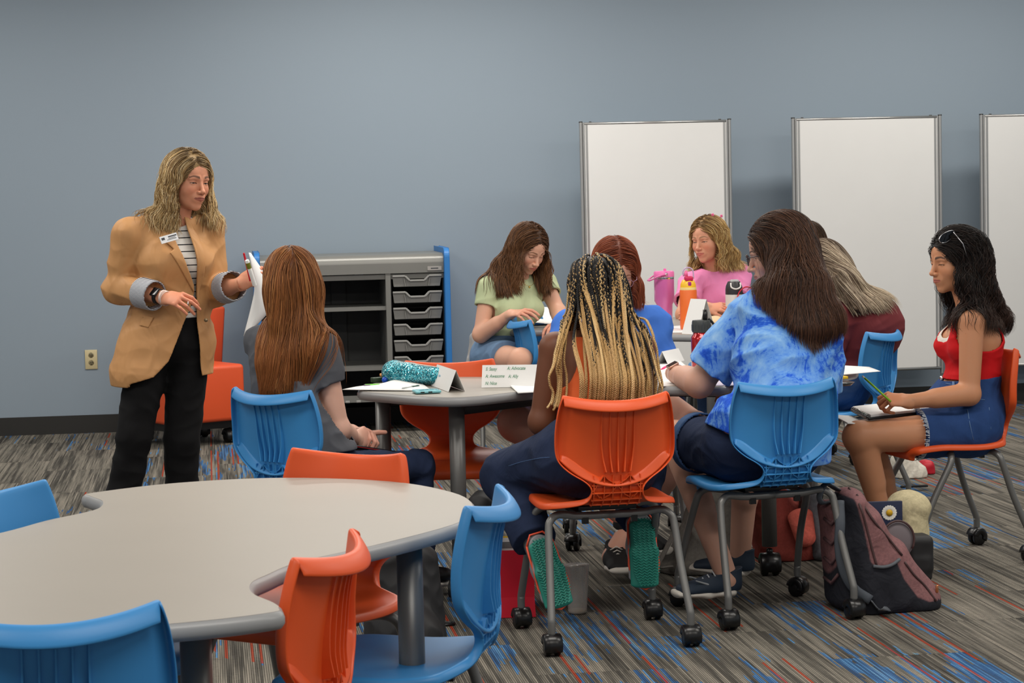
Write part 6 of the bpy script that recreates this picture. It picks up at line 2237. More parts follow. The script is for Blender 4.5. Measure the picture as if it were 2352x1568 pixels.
# ---- person in the pink t-shirt
def pink_person():
    Y = 11.62
    root = person('person with wavy blonde hair in a pink t-shirt, arms crossed on the far table', (at(1650, 820, Y + .2)[0], Y + .2, 0))
    hc = at(1626, 551, Y - .05); R = frame((-.74, -.66, -.10), roll=-.06)
    f = unit([-.35, -.93, 0]); r = V3(f[1], -f[0], 0)
    pel = at(1672, 800, Y + .2)
    J = dict(pel=pel, wai=at(1665, 745, Y + .12), che=at(1648, 688, Y + .02), neck=at(1635, 620, Y),
             shR=at(1586, 655, Y - .08), shL=at(1698, 634, Y + .06), elR=at(1572, 722, Y - .26), wrR=at(1622, 706, Y - .36),
             elL=at(1688, 722, Y - .14), wrL=at(1628, 712, Y - .36), hipR=at(1645, 815, Y + .12), hipL=at(1700, 815, Y + .18),
             knR=at(1625, 815, Y - .28), knL=at(1690, 815, Y - .24), anR=at(1625, 940, Y - .28), anL=at(1690, 940, Y - .2))
    for q in 'LR': J['an' + q][2] = .1
    B = Body(J, r, g=1.05, arm=1.12, leg=1.0, bust=1.1); B.f = f
    build_body(root, B, (222, 160, 130), hc, R, 1.02, vox=.006, opn=.0024, drp=.0022, lip=(204, 104, 98), brow=(140, 104, 72), nose=.75, jaw=1.08, blush=.6, hvox=.0022, hands=dict(
        L=dict(d=unit(V3(-.95, -.25, -.05)), n=unit(V3(-.1, -.8, .5)), side=-1, fing=[(14, 16, 10)] * 4, thumb=(40, 10, 10)),
        R=dict(d=unit(V3(.9, -.3, .02)), n=unit(V3(.0, -.6, .8)), side=1, fing=[(16, 18, 10)] * 4, thumb=(30, 10, 10))))
    PT = cloth('pink_cotton', (246, 146, 196), fold=.6)
    sl = B.arm_p('R', .016, t1=.56, ibot=.026) + B.arm_p('L', .018, t1=.58, ibot=.028)
    un = B.torso(.014) + B.arm_p('R', .016, t1=.95, cut=False) + B.arm_p('L', .018, t1=.95, cut=False)
    nk = field([EL(J['neck'] + f * .03 + V3(0, 0, .04), V3(.062, .068, .058))])
    tee = garment('pink_t_shirt', B.torso(.014) + sl, .0055, PT, root, cuts=(plane_cut(pel, (0, 0, -1)), lambda P: -nk(P)), fold=.005, ffr=(14, 14, 24), ph=2.2, uncut=un)
    # printed chest panel with white lettering
    F2 = View2((0, Y, 0), (f[0] * .6, f[1], 0)); Fs = field(B.torso(.014) + sl)
    PRB = plain('print_blue', (44, 70, 150), .7); PRW = plain('print_white', (236, 236, 236), .7)

    def prt(name, poly, t, mat, par):
        pl = F2.px(poly, Y - .14)
        F = field(B.torso(.014), lambda P, D: np.maximum.reduce([D - t, -D + t - .006, np.where(F2.front(P) > 0, poly_sd(F2.q(P), pl), 1)]))
        W = np.array([at(a_, b_, Y - .14) for a_, b_ in poly]); F.lo = W.min(0) - V3(.05, .15, .05); F.hi = W.max(0) + V3(.05, .25, .05)
        return sdf_mesh(name, F, .0028, mat, par)
    pb = prt('printed_panel', [(1598, 655), (1631, 652), (1630, 688), (1594, 690)], .017, PRB, tee)
    prt('print_lettering', [(1602, 660), (1606, 660), (1604, 685), (1600, 685)], .019, PRW, pb)
    prt('print_lettering', [(1609, 659), (1618, 659), (1617, 686), (1608, 686), (1608, 681), (1613, 681), (1613, 675), (1609, 674)], .019, PRW, pb)
    prt('print_lettering', [(1621, 656), (1626, 656), (1625, 684), (1620, 684)], .019, PRW, pb)
    L = B.leg_p('R', .012, t1=1.9) + B.leg_p('L', .012, t1=1.9) + B.hips(.012) + [EC(pel, J['wai'], V3(.165, .13), V3(.14, .11), r, .04)]
    garment('jeans', L, .009, M_denim2, root, cuts=(plane_cut(J['wai'], (0, 0, 1)),))
    for q in 'LR': shoe(root, J['an' + q], f, (M_sole, M_sole))
    fc = Face(hc, R, 1.02); T = fc.T
    vol = cap_prims(hc, R, 1.02, 1.2)
    vol += [RC(T(.074, -.02, .02), at(1680, 588, Y + .02), .030, .036, .03), RC(at(1680, 585, Y + .03), at(1668, 615, Y - .01), .034, .018, .03),
            RC(T(-.072, -.02, .0), at(1592, 612, Y), .018, .020, .03), EL(T(.01, -.06, -.06), V3(.09, .055, .08), R, .03)]
    ct = face_cut(hc, R, 1.02, .062, .074, .028)
    Fv = field(vol, lambda P, D: np.maximum(D, ct(P))); Fc = field(vol + B.torso(.018) + sl, lambda P, D: np.maximum(D, ct(P)))
    rs = np.random.RandomState(68); seeds = surf_seeds(Fv, .007, 2600, rs)
    pal = [(206, 172, 112), (184, 146, 90), (224, 196, 140), (150, 114, 72), (196, 160, 100)]
    top = seeds[(((seeds - hc) @ R)[:, 2] > .02)]
    dr = hair_dir(hc, R, -.01, .45, .85, .01)
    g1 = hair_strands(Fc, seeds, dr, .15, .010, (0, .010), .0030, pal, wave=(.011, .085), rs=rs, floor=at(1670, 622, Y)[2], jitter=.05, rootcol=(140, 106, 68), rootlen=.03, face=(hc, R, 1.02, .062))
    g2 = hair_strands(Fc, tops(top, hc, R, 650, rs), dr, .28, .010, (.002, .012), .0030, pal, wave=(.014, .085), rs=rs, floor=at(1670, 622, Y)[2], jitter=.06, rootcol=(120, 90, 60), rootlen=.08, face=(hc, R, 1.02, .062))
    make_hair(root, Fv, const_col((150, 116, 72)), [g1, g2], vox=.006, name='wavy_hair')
    for x, y in ((1637, 493), (1657, 496)):
        m = MB(); c = at(x, y, Y - .08)
        for k in range(5):
            a = k * 1.2566; m.tube([c, c + V3(math.cos(a) * .008, -.002, math.sin(a) * .008)], [.003, .0035], 6)
        m.build('hair_clip', plain('pink_plastic', (248, 120, 170), .3), root)
    reparent(root)


pink_person()


# ---- person in the plain blue shirt, across the table
def blue_person():
    Y = 8.70
    c0 = V3(1.66, 8.78, 0)
    root = person('person with copper red hair and spectacles in a plain blue t-shirt', tuple(c0))
    hc = at(1413, 620, Y - .06); R = frame((.02, -.84, -.52))
    f = unit([-.05, -1, 0]); r = V3(f[1], -f[0], 0)
    pel = V3(1.64, 8.80, .58)
    J = dict(pel=pel, wai=at(1415, 900, Y + .04), che=at(1413, 800, Y + .0), neck=at(1412, 705, Y + .02),
             shR=at(1308, 752, Y), shL=at(1500, 745, Y + .02), elR=at(1290, 880, Y - .15), wrR=at(1345, 880, Y - .38),
             elL=at(1518, 870, Y - .05), wrL=at(1450, 880, Y - .35))
    J['hipR'] = pel + r * .10; J['hipL'] = pel - r * .10
    J['knR'] = at(1185, 972, 8.05); J['knL'] = at(1588, 975, 8.20)
    J['anR'] = at(1445, 1195, 7.95); J['anL'] = at(1412, 1270, 7.90)
    J['knL'] = at(1598, 985, 8.25)
    B = Body(J, r, g=1.08, arm=1.1, leg=1.12, bust=1.0); B.f = f
    build_body(root, B, (214, 160, 138), hc, R, 1.0, vox=.0055, legs='LR', opn=.0022, drp=.003, lip=(196, 110, 100), brow=(120, 72, 50), nose=.8, hvox=.0024)
    BT = cloth('royal_blue_cotton', (64, 114, 202), fold=.7)
    sl = B.arm_p('R', .022, t1=.93, ibot=.040) + B.arm_p('L', .022, t1=.93, ibot=.040)
    nk = field([EL(J['neck'] + f * .03 + V3(0, 0, .045), V3(.062, .068, .058))])
    garment('blue_t_shirt', B.torso(.020) + sl + [EC(J['wai'], pel - V3(0, 0, .05), V3(.18, .15), V3(.22, .17), r, .04)], .006, BT, root, cuts=(plane_cut(pel - V3(0, 0, .07), (0, 0, -1)), lambda P: -nk(P)), fold=.008, ffr=(12, 12, 22), ph=4)
    L = B.leg_p('R', .012, t1=.45, ibot=.02) + B.leg_p('L', .012, t1=.45, ibot=.02) + B.hips(.012)
    garment('shorts', L, .007, M_denim, root)
    BM = plain('black_mesh', (18, 18, 20), .75, bump=.3)
    shoe(root, J['anR'], unit([.75, -.45, -.35]), (BM, M_sole)); 
    a_ = J['anL'].copy(); a_[2] = max(a_[2], .10)
    shoe(root, a_, unit([-.05, -1, 0]), (BM, M_sole))
    fc = Face(hc, R, 1); T = fc.T
    spectacles(root, fc, plain('clear_pink_frame', (176, 130, 150), .2, trans=.3))
    vol = cap_prims(hc, R, 1.0, 1.25)
    vol += [RC(T(-.074, -.01, .0), at(1350, 690, Y - .08), .022, .026, .03), RC(T(.074, -.01, .0), at(1455, 660, Y - .08), .022, .026, .03), RC(at(1455, 655, Y - .08), at(1470, 690, Y - .07), .026, .012, .03)]
    ct = face_cut(hc, R, 1, .060, .070, .026)
    Fv = field(vol, lambda P, D: np.maximum(D, ct(P))); Fc = field(vol + B.torso(.024) + sl, lambda P, D: np.maximum(D, ct(P)))
    rs = np.random.RandomState(78); seeds = surf_seeds(Fv, .007, 3000, rs)
    pal = [(128, 62, 38), (148, 76, 48), (108, 52, 32), (166, 90, 58), (136, 68, 42)]
    top = seeds[(((seeds - hc) @ R)[:, 2] > .02)]
    dr = hair_dir(hc, R, 0, .2, 1.0, .01)
    g1 = hair_strands(Fc, seeds, dr, .18, .011, (0, .006), .0022, pal, wave=(.003, .2), rs=rs, floor=at(1460, 705, Y)[2], jitter=.03, face=(hc, R, 1, .060))
    g2 = hair_strands(Fc, tops(top, hc, R, 875, rs), dr, .36, .011, (.002, .009), .0022, pal, wave=(.004, .2), rs=rs, floor=at(1460, 700, Y)[2], jitter=.03, face=(hc, R, 1, .060))
    make_hair(root, Fv, const_col((104, 50, 30)), [g1, g2], vox=.006, name='copper_hair')
    reparent(root)


blue_person()


# ------------------------------------------------------------------ things on the tables and in hands
def text_mesh(txt, size, mat, parent, name='lettering', M=None, shear=0.0, extrude=0.0003, bold=0.0):
    cu = bpy.data.curves.new(name, 'FONT'); cu.body = txt; cu.size = size; cu.extrude = extrude; cu.shear = shear; cu.offset = bold
    cu.align_x = 'LEFT'; cu.align_y = 'CENTER'
    tmp = bpy.data.objects.new('tmp', cu); COL.objects.link(tmp)
    dg = bpy.context.evaluated_depsgraph_get(); dg.update()
    me = bpy.data.meshes.new_from_object(tmp.evaluated_get(dg)); bpy.data.objects.remove(tmp)
    me.materials.clear(); me.materials.append(mat)
    o = bpy.data.objects.new(name, me); COL.objects.link(o)
    if parent: o.parent = parent
    if M is not None: o.matrix_local = M
    return o


def basis(o, x, y):
    """matrix with origin o, x axis, y axis (z = face normal)"""
    x = unit(x); y = unit(np.array(y, float) - x * (x @ np.array(y, float))); z = np.cross(x, y)
    return Matrix(((x[0], y[0], z[0], o[0]), (x[1], y[1], z[1], o[1]), (x[2], y[2], z[2], o[2]), (0, 0, 0, 1)))


TZ = 0.7385
M_print = plain('grey_print', (150, 152, 156), .8)
M_green_ink = plain('green_marker_ink', (92, 150, 118), .8)


def printed(par, o, x, y, rows, w_, dy, mat=M_print, h_=.0012, seed=1):
    rs = random.Random(seed); m = MB(); x = unit(x); y = unit(y); n = np.cross(x, y)
    for i in range(rows):
        c = o - y * dy * i; t = 0
        while t < w_:
            L = rs.uniform(.004, .016)
            if t + L > w_: break
            m.box(c + x * (t + L / 2) + n * .0006, (L, h_, .0003), np.array([x, y, n]).T); t += L + .003
            if rs.random() < .06: break
    return m.build('print', mat, par, smooth=False)


def sheet(name, pts, label, cat, group=None, z=TZ, mat=None, th=.0012, curl=None, rows=0, seed=1, lift=0.0):
    """flat sheet of paper lying on a table, outline given as room points"""
    P = np.array(pts, float); c = P.mean(0); m = MB()
    # bilinear grid over four corners so it can curl
    n = 9; A = []
    for i in range(n):
        row = []
        for j in range(n):
            u, v = i / (n - 1), j / (n - 1)
            p = (1 - u) * ((1 - v) * P[0] + v * P[1]) + u * ((1 - v) * P[3] + v * P[2])
            p = p.copy(); p[2] += (curl(u, v) if curl else 0) + lift; row.append(p - c)
        A.append(row)
    m.grid(A); o = m.build(name, mat or M_paper, None, solid=th, off=1); o.location = c
    tag(o, label, cat, group)
    if rows:
        x = P[1] - P[0]; y = P[0] - P[3]
        printed(o, (P[0] - c) * .86 + V3(0, 0, .002 + th) + unit(x) * .005 - unit(y) * .01, x, y, rows, np.linalg.norm(x) * .75, np.linalg.norm(y) * .8 / rows, seed=seed)
    return o


def tz(px, py): return atz(px, py, TZ)


# papers and pens held by the standing person
def held_papers():
    Y = 8.95 - .20
    L = [(571, 580), (580, 625), (584, 665), (575, 712), (560, 772)]; R_ = [(575, 581), (606, 628), (618, 670), (628, 700), (588, 748)]
    A = []
    Lw = catmull([at(a, b, Y - .03 + .010 * i) for i, (a, b) in enumerate(L)], 4); Rw = catmull([at(a, b, Y + .09 - .02 * i) for i, (a, b) in enumerate(R_)], 4)
    for a, b in zip(Lw, Rw):
        A.append([a + (b - a) * t + V3(0, -.02 * math.sin(t * math.pi), 0) for t in np.linspace(0, 1, 8)])
    c = at(590, 660, Y); m = MB(); m.grid([[p - c for p in r_] for r_ in A])
    o = m.build('paper_stack', M_paper, None, solid=.002); o.location = c; tag(o, 'printed papers held up by the standing person in the blazer', 'papers')
    m = MB()
    for i in range(4, 15):
        r_ = A[i]
        for t0, t1 in ((.22, .46), (.54, .78)):
            a = r_[int(t0 * 7)] * .5 + r_[int(t0 * 7) + 1] * .5; b = r_[int(t1 * 7)]
            m.bar(a - c + V3(0, -.0016, 0), b - c + V3(0, -.0016, 0), .0008, .0022)
    m.build('print', M_print, o, smooth=False)
    def pen(name, a, b, r_, mat, label, cap=None, cat='pen'):
        c = (a + b) / 2; m = MB(); m.tube([a - c, a - c + (b - a) * .02, b - c], [r_ * .8, r_, r_], 12); o = m.build(name, mat, None, auto=40); o.location = c
        tag(o, label, cat)
        if cap: m = MB(); m.tube([a - c + (b - a) * cap[0], a - c + (b - a) * cap[1]], r_ * 1.06, 12); m.build('coloured_band', cap[2], o, auto=40)
        return o
    pen('red_pen', at(560, 581, Y - .085), at(575, 645, Y - .05), .0042, plain('red_pen', (206, 28, 44), .3), 'thin red pen in the raised hand of the standing person')
    pen('marker', at(567, 597, Y - .10), at(585, 655, Y - .06), .0085, plain('white_pen', (236, 236, 232), .4), 'white marker with an olive band in the raised hand of the standing person', (.10, .32, plain('olive', (120, 124, 30), .5)), 'marker')


held_papers()


def tablet():
    a, b = at(752, 1024, 7.36), at(942, 1052, 7.62); c = (a + b) / 2; u = unit(b - a); v = unit(np.cross((0, 0, 1), u)); L = np.linalg.norm(b - a)
    m = MB(); m.box((0, 0, 0), (L, .22, .012)); o = m.build('laptop', plain('matte_black', (16, 16, 18), .35), None, bevel=.004)
    ang = math.atan2(u[1], u[0]); o.location = c + v * .09 + V3(0, 0, .012); o.rotation_euler = (0, -math.asin(u[2]), ang)
    tag(o, 'thin black folder on the lap of the person in the grey t-shirt', 'folder')
    m = MB(); m.box((0, -.1105, 0), (L * .9, .002, .003)); m.build('red_edge', plain('dark_red', (150, 24, 24), .5), o, smooth=False)
    o.name = 'folder'


tablet()


def glitter():
    t = NT('teal_glitter'); o = t.obj(); v = t.n('ShaderNodeTexVoronoi'); v.inputs['Scale'].default_value = 330; t.l(o, v.inputs['Vector'])
    s_ = t.n('ShaderNodeSeparateColor'); t.l(v.outputs['Color'], s_.inputs[0])
    col = t.ramp(s_.outputs[0], [(.0, (8, 70, 84)), (.35, (16, 120, 140)), (.7, (60, 180, 196)), (.93, (150, 226, 232)), (1, (230, 250, 255))])
    t.set(col, .25, .55); 
    nb = t.n('ShaderNodeVectorMath', operation='MULTIPLY_ADD'); t.l(v.outputs['Color'], nb.inputs[0]); nb.inputs[1].default_value = (.7, .7, .7)
    g = t.n('ShaderNodeNewGeometry'); t.l(g.outputs['Normal'], nb.inputs[2])
    sb = t.n('ShaderNodeVectorMath', operation='SUBTRACT'); t.l(nb.outputs[0], sb.inputs[0]); sb.inputs[1].default_value = (.35, .35, .35)
    nn = t.n('ShaderNodeVectorMath', operation='NORMALIZE'); t.l(sb.outputs[0], nn.inputs[0]); t.l(nn.outputs[0], t.b.inputs['Normal'])
    return t.m


def pencil_case():
    a = tz(905, 880); b = tz(1005, 888); a = a + V3(0, .05, .036); b = b + V3(0, .05, .034); c = (a + b) / 2; u = unit(b - a)
    P = [RC(a - c, b - c, .040, .034, .01), RC(a - c + u * .02, (a - c) * .2, .043, .040, .02), EL(a - c, V3(.030, .045, .038), None, .02)]
    F = field(P, lambda P_, D: np.maximum(D + .003 * sn(P_, (60, 60, 60)), -(P_[:, 2] + .034)))
    GL = glitter()
    o = sdf_mesh('pencil_case', F, .003, GL); o.location = c; tag(o, 'glittery teal pencil case lying on the students\' table', 'pencil case')
    m = MB(); up = V3(0, -.010, .041); m.tube([a - c + V3(-.030, -.012, .006), a - c + V3(-.018, -.012, .030), a - c + up, (a - c) * .3 + up + V3(0, 0, .001), b - c + up * .85], .0022, 6); m.build('zip', plain('zip_white', (216, 214, 206), .5), o)
    k = at(884, 872, a[1] - .03); m = MB(); m.lathe([(0, -.012)] + [(.012 * math.cos(t), .012 * math.sin(t)) for t in np.linspace(-1.5, 1.5, 12)] + [(0, .012)], k - c, 20); m.build('bead', plain('cobalt', (24, 78, 190), .25), o)


pencil_case()


def boxy(name, c, d, rz, mat, label, cat, bevel=.002, group=None, rx=0):
    m = MB(); m.box((0, 0, 0), d); o = m.build(name, mat, None, bevel=bevel); o.location = c; o.rotation_euler = (rx, 0, rz); tag(o, label, cat, group); return o


c = tz(868, 880); eb = boxy('eraser_box', c + V3(0, .05, .009), (.040, .030, .018), .3, plain('dark_green', (44, 62, 40), .5), 'small dark green box beside the pencil case', 'box')
c = tz(887, 878); boxy('sticky_notes', c + V3(0, .075, .022), (.032, .03, .010), .1, plain('peach', (232, 160, 90), .6), 'small peach sticky note pad behind the blue bead', 'notepad')
c = tz(856, 891); hl = boxy('highlighter', c + V3(0, .03, .007), (.060, .014, .012), .15, plain('lime', (112, 200, 60), .4), 'lime green highlighter at the left end of the students\' table', 'marker', .005)
m = MB(); m.box((-.018, 0, -.001), (.026, .0145, .0125)); m.build('grip', plain('plum', (86, 60, 90), .4), hl, bevel=.004)
sheet('paper', [tz(866, 884), tz(952, 874), tz(992, 898), at(786, 895, tz(823, 895)[1] - .02)], 'loose printed papers overhanging the left end of the students\' table', 'papers', rows=7,
      curl=lambda u, v: .001 + .004 * math.sin(u * 3) + .018 * math.exp(-((v - .55) / .3) ** 2) * (1 - u) * .8)
c = tz(980, 902) + V3(0, .0, .006)
ph = boxy('phone', c, (.092, .075, .010), .1, plain('phone_teal', (120, 190, 200), .3), 'phone in a glittery teal case on the edge of the students\' table', 'phone', .004)
m = MB(); m.box((.004, 0, .0052), (.075, .055, .001)); m.build('glitter_back', glitter(), ph, smooth=False)
for dx in (-.022, .006):
    m = MB(); m.box((dx, -.0378, .0), (.014, .001, .004)); m.build('port', M_black, ph, smooth=False)
m = MB(); a = tz(925, 896); b = tz(962, 890); cc = (a + b) / 2; m.tube([a - cc, b - cc], .0045, 10); po = m.build('gel_pen', plain('clear_barrel', (214, 222, 220), .2, trans=.4), None); po.location = cc + V3(0, 0, .0055)
tag(po, 'clear pen with a dark green tip next to the phone', 'pen')
m = MB(); m.tube([(a - cc) * -.1, (b - cc) * .9], .0052, 10); m.build('dark_grip', plain('deep_green', (30, 70, 60), .4), po)


def tent(A, B, h, depth, label, lean=0, mat=None, writing=None, wmat=None, size=.02):
    """folded name card: front bottom edge A->B, height h"""
    A = np.array(A, float); B = np.array(B, float); c = (A + B) / 2; u = unit(B - A); bk = unit(np.cross((0, 0, 1), u)); L = np.linalg.norm(B - A)
    if bk[1] < 0: bk = -bk
    top = V3(0, 0, h) + bk * depth / 2; m = MB()
    m.grid([[A - c, B - c], [A - c + top, B - c + top], [A - c + bk * depth, B - c + bk * depth]])
    o = m.build('name_card', mat or M_paper, None, solid=.0009, smooth=False, off=0); o.location = c; tag(o, label, 'name card', 'folded name cards')
    yv = unit(top); 
    if writing:
        for (x, y, tx, sh) in writing:
            Mx = basis(A - c + u * x * L + yv * y * np.linalg.norm(top) - np.cross(u, yv) * -.0012, u, yv)
            text_mesh(tx, size, wmat or M_ink, o, 'handwriting', Mx @ Matrix.Diagonal((.74, 1, 1, 1)), sh)
    return o


tent(tz(1106, 890), tz(1222, 889) + V3(.06, -.01, 0), .078, .07, 'folded name card with green handwritten words, left of the person with braids',
     writing=[(.05, .82, 'S: Sassy', .25), (.05, .50, 'A: Awesome', .25), (.05, .18, 'N: Nice', .25), (.37, .84, 'A: Advocate', .25), (.39, .48, 'A: Ally', .25)], wmat=M_green_ink, size=.018)
tent(tz(987, 884) , tz(1030, 900), .075, .06, 'small white folded name card leaning beside the phone and pencil case', writing=[(.28, .55, 'Star Sue', .1)], wmat=plain('faint_blue_ink', (150, 190, 214), .8), size=.012)
sheet('notebook_page', [tz(1166, 884), tz(1232, 878), tz(1245, 900), tz(1190, 903)], 'curled white notebook page just left of the person with braids', 'notebook', curl=lambda u, v: .003 + .006 * (1 - v) * (1 - u), th=.004)
sheet('paper', [tz(1512, 833), tz(1560, 826), tz(1620, 876), tz(1512, 888)], 'white sheet under the watch arm of the person in the tie-dye shirt', 'papers', rows=5, seed=4)
sheet('paper', [tz(1600, 872), tz(1700, 858), tz(1716, 884), tz(1625, 886)], 'pale lilac sheet on the table between the tie-dye sleeve and chair', 'papers', mat=plain('lilac_paper', (206, 198, 216), .7), seed=5)
tent(tz(1534, 836), tz(1572, 828), .05, .05, 'blank folded card on the table behind the watch hand')
m = MB(); a = tz(1519, 860) + V3(0, 0, .02); b = tz(1545, 852) + V3(0, 0, .03); cc = (a + b) / 2; m.tube([a - cc, a - cc + (b - a) * .2, b - cc], [.002, .0045, .0045], 10); o = m.build('pink_pen', plain('hot_pink', (240, 50, 120), .4), None); o.location = cc
tag(o, 'pink pen held in the hand wearing the rose gold watch', 'pen')


# bottles
def bottle(name, px, pyb, z0, Yd, prof, mat, label, cat='bottle'):
    p = at(px, pyb, Yd); r_ = empty(name, (p[0], Yd, z0), 0, label, cat, 'drink bottles on the tables')
    m = MB(); m.lathe(prof, n=36); m.build('bottle_body', mat, r_, auto=50); return r_


rb = bottle('water_bottle', 1612, 820, TZ, 8.02, [(0, 0), (.030, 0), (.034, .006), (.0345, .10), (.0335, .112), (.028, .118), (.026, .130), (0, .130)], plain('red_metal', (170, 14, 26), .22, .45, coat=.6), 'red metallic water bottle with stickers and a black spout cap')
rb.scale = (1.15, 1.15, 1.24)
m = MB(); pr = [(.0, .126), (.030, .126), (.031, .130), (.031, .156), (.029, .162), (.0, .164)]; m.lathe(pr, n=36); cp = m.build('cap', plain('charcoal_cap', (62, 66, 66), .35), rb, auto=40)
m = MB()
for k in range(18):
    a = k * math.pi / 9; m.box((.0312 * math.cos(a), .0312 * math.sin(a), .140), (.0022, .0022, .018))
m.build('cap_ridges', plain('charcoal_cap', (62, 66, 66), .35), cp, smooth=False)
m = MB(); m.tube([(.012, -.004, .160), (.013, -.004, .194)], [.0085, .0075], 12); m.tube(catmull([(.024, .0, .166), (.034, .0, .158), (.050, .0, .135), (.044, .0, .118)], 5), .004, 8); m.build('spout', M_black, cp)
def sticker(par, c, r_, ang, mats, z):
    """round sticker wrapped on the bottle"""
    for k, (rr, mt, off, dz) in enumerate(mats):
        m = MB(); A = []
        for i in range(9):
            row = []
            for j in range(9):
                a = -rr + 2 * rr * i / 8; h = math.sqrt(max(rr * rr - a * a, 0)); b = -h + 2 * h * j / 8
                th = ang + off + a / .0345; row.append((math.cos(th) * (.0347 + k * .0003), math.sin(th) * (.0347 + k * .0003), z + dz + b))
            A.append(row)
        m.grid(A); s_ = m.build('sticker', mt, par, solid=.0002)
        par = s_
wh = plain('sticker_white', (232, 230, 226), .4)
sticker(rb, None, .02, -1.75, [(.016, wh, 0, 0), (.010, M_black, .05, .003)], .072)
sticker(rb, None, .02, -1.2, [(.011, wh, 0, 0), (.006, M_black, 0, 0)], .092)
sticker(rb, None, .02, -1.6, [(.013, wh, 0, 0), (.008, plain('sticker_grey', (150, 150, 150), .5), 0, 0)], .028)

pb_ = bottle('tumbler', 1527, 740, TZ, 10.62, [(0, 0), (.034, 0), (.037, .004), (.040, .12), (.050, .138), (.050, .255), (.0, .255)], plain('pink_steel', (214, 110, 178), .3, .1, coat=.4), 'tall pink tumbler with a carry handle on the far table', 'tumbler')
m = MB(); m.lathe([(.0505, .247), (.0508, .248), (.0508, .258), (.0505, .259)], n=36); m.build('steel_ring', plain('silver', (220, 220, 220), .15, .95), pb_)
m = MB(); m.lathe([(0, .258), (.051, .258), (.051, .280), (.046, .286), (0, .287)], n=36); m.box((.005, 0, .292), (.012, .01, .012)); ld = m.build('lid', plain('pink_lid', (240, 120, 184), .35), pb_, auto=40)
m = MB(); m.tube(catmull([(.0, -.052, .272), (-.04, -.055, .262), (-.072, -.03, .244), (-.075, 0, .242), (-.072, .03, .244), (-.04, .055, .262), (0, .052, .272)], 5), .0075, 8, flat=.5); m.build('handle', plain('pink_handle', (216, 96, 160), .35), ld)
m = MB(); m.lathe([(0, 0), (.007, 0), (.006, .004), (0, .004)], (0, -.058, .272), 14, 'y'); m.build('rivet', plain('silver', (220, 220, 220), .15, .95), ld)

ob = bottle('water_bottle', 1582, 744, TZ, 10.50, [(0, 0), (.038, 0), (.041, .004), (.0425, .02), (.0425, .190), (.040, .196), (0, .196)], plain('orange_steel', (236, 112, 44), .35), 'orange water bottle with a yellow lid and pink spout on the far table')
m = MB(); m.lathe([(0, .194), (.040, .194), (.041, .198), (.040, .208), (0, .208)], n=36); m.build('cream_ring', plain('cream_ring', (252, 226, 150), .4), ob, auto=40)
m = MB(); m.lathe([(0, .208), (.039, .208), (.038, .222), (.030, .242), (.022, .246), (0, .246)], n=36); yl_ = m.build('lid', plain('yellow_lid', (250, 196, 40), .35), ob, auto=50)
m = MB(); m.box((.0, -.014, .250), (.040, .036, .024)); m.build('spout_cover', plain('raspberry', (206, 36, 84), .35), yl_, bevel=.006)
m = MB(); m.box((0, -.034, .226), (.016, .012, .020)); m.build('latch', plain('magenta_latch', (176, 40, 130), .35), yl_, bevel=.003)
m = MB(); m.tube(catmull([(-.022, .0, .262), (-.024, 0, .285), (-.012, 0, .302), (.012, 0, .302), (.026, 0, .285), (.028, 0, .250)], 6), .0036, 8); m.build('carry_loop', plain('lilac_plastic', (214, 190, 226), .3, trans=.2), yl_)
m = MB(); m.tube([(-.012, 0, .262), (-.008, 0, .290)], [.012, .006], 10); m.build('straw_tip', plain('pink_plastic', (248, 120, 170), .3), yl_)

tb = bottle('tumbler', 1687, 735, TZ, 10.45, [(0, 0), (.040, 0), (.0425, .004), (.0425, .17), (0, .17)], plain('white_steel', (226, 224, 218), .35), 'white and black tumbler with a red cord on the far table', 'tumbler')
m = MB(); m.lathe([(.0428, .01), (.0430, .011), (.0430, .108), (.0428, .109)], n=36); m.build('orange_band', plain('salmon_band', (232, 120, 84), .4), tb)
m = MB(); m.box((.02, -.034, .08), (.035, .02, .06)); m.build('kraft_label', plain('kraft', (176, 134, 92), .7), tb, smooth=False)
m = MB(); m.lathe([(0, .168), (.0425, .168), (.0425, .192), (.040, .21), (.030, .232), (0, .236)], n=36); bl_ = m.build('lid', plain('black_lid', (44, 44, 46), .4), tb, auto=50)
m = MB(); m.box((0, -.012, .232), (.044, .03, .02)); m.build('flip_top', plain('grey_flip', (170, 172, 172), .4), bl_, bevel=.008)
m = MB(); m.tube(catmull([(-.024, -.034, .226), (-.022, -.040, .205), (0, -.042, .196), (.022, -.040, .205), (.024, -.034, .226)], 5), .004, 8); m.build('carry_loop', wh, bl_)
m = MB(); m.tube(catmull([(.010, -.05, .09), (.002, -.055, .14), (.014, -.05, .18), (.045, -.05, .205), (.080, -.04, .196), (.100, -.03, .165)], 6), .0032, 8); m.build('cord', plain('red_cord', (196, 26, 50), .5), tb)

tent(at(1566, 768, 10.2) * V3(1, 1, 0) + V3(.0, -.0, TZ), at(1602, 762, 10.10) * V3(1, 1, 0) + V3(0, 0, TZ), .165, .12, 'tall white folded name card behind the red bottle, on the far table')
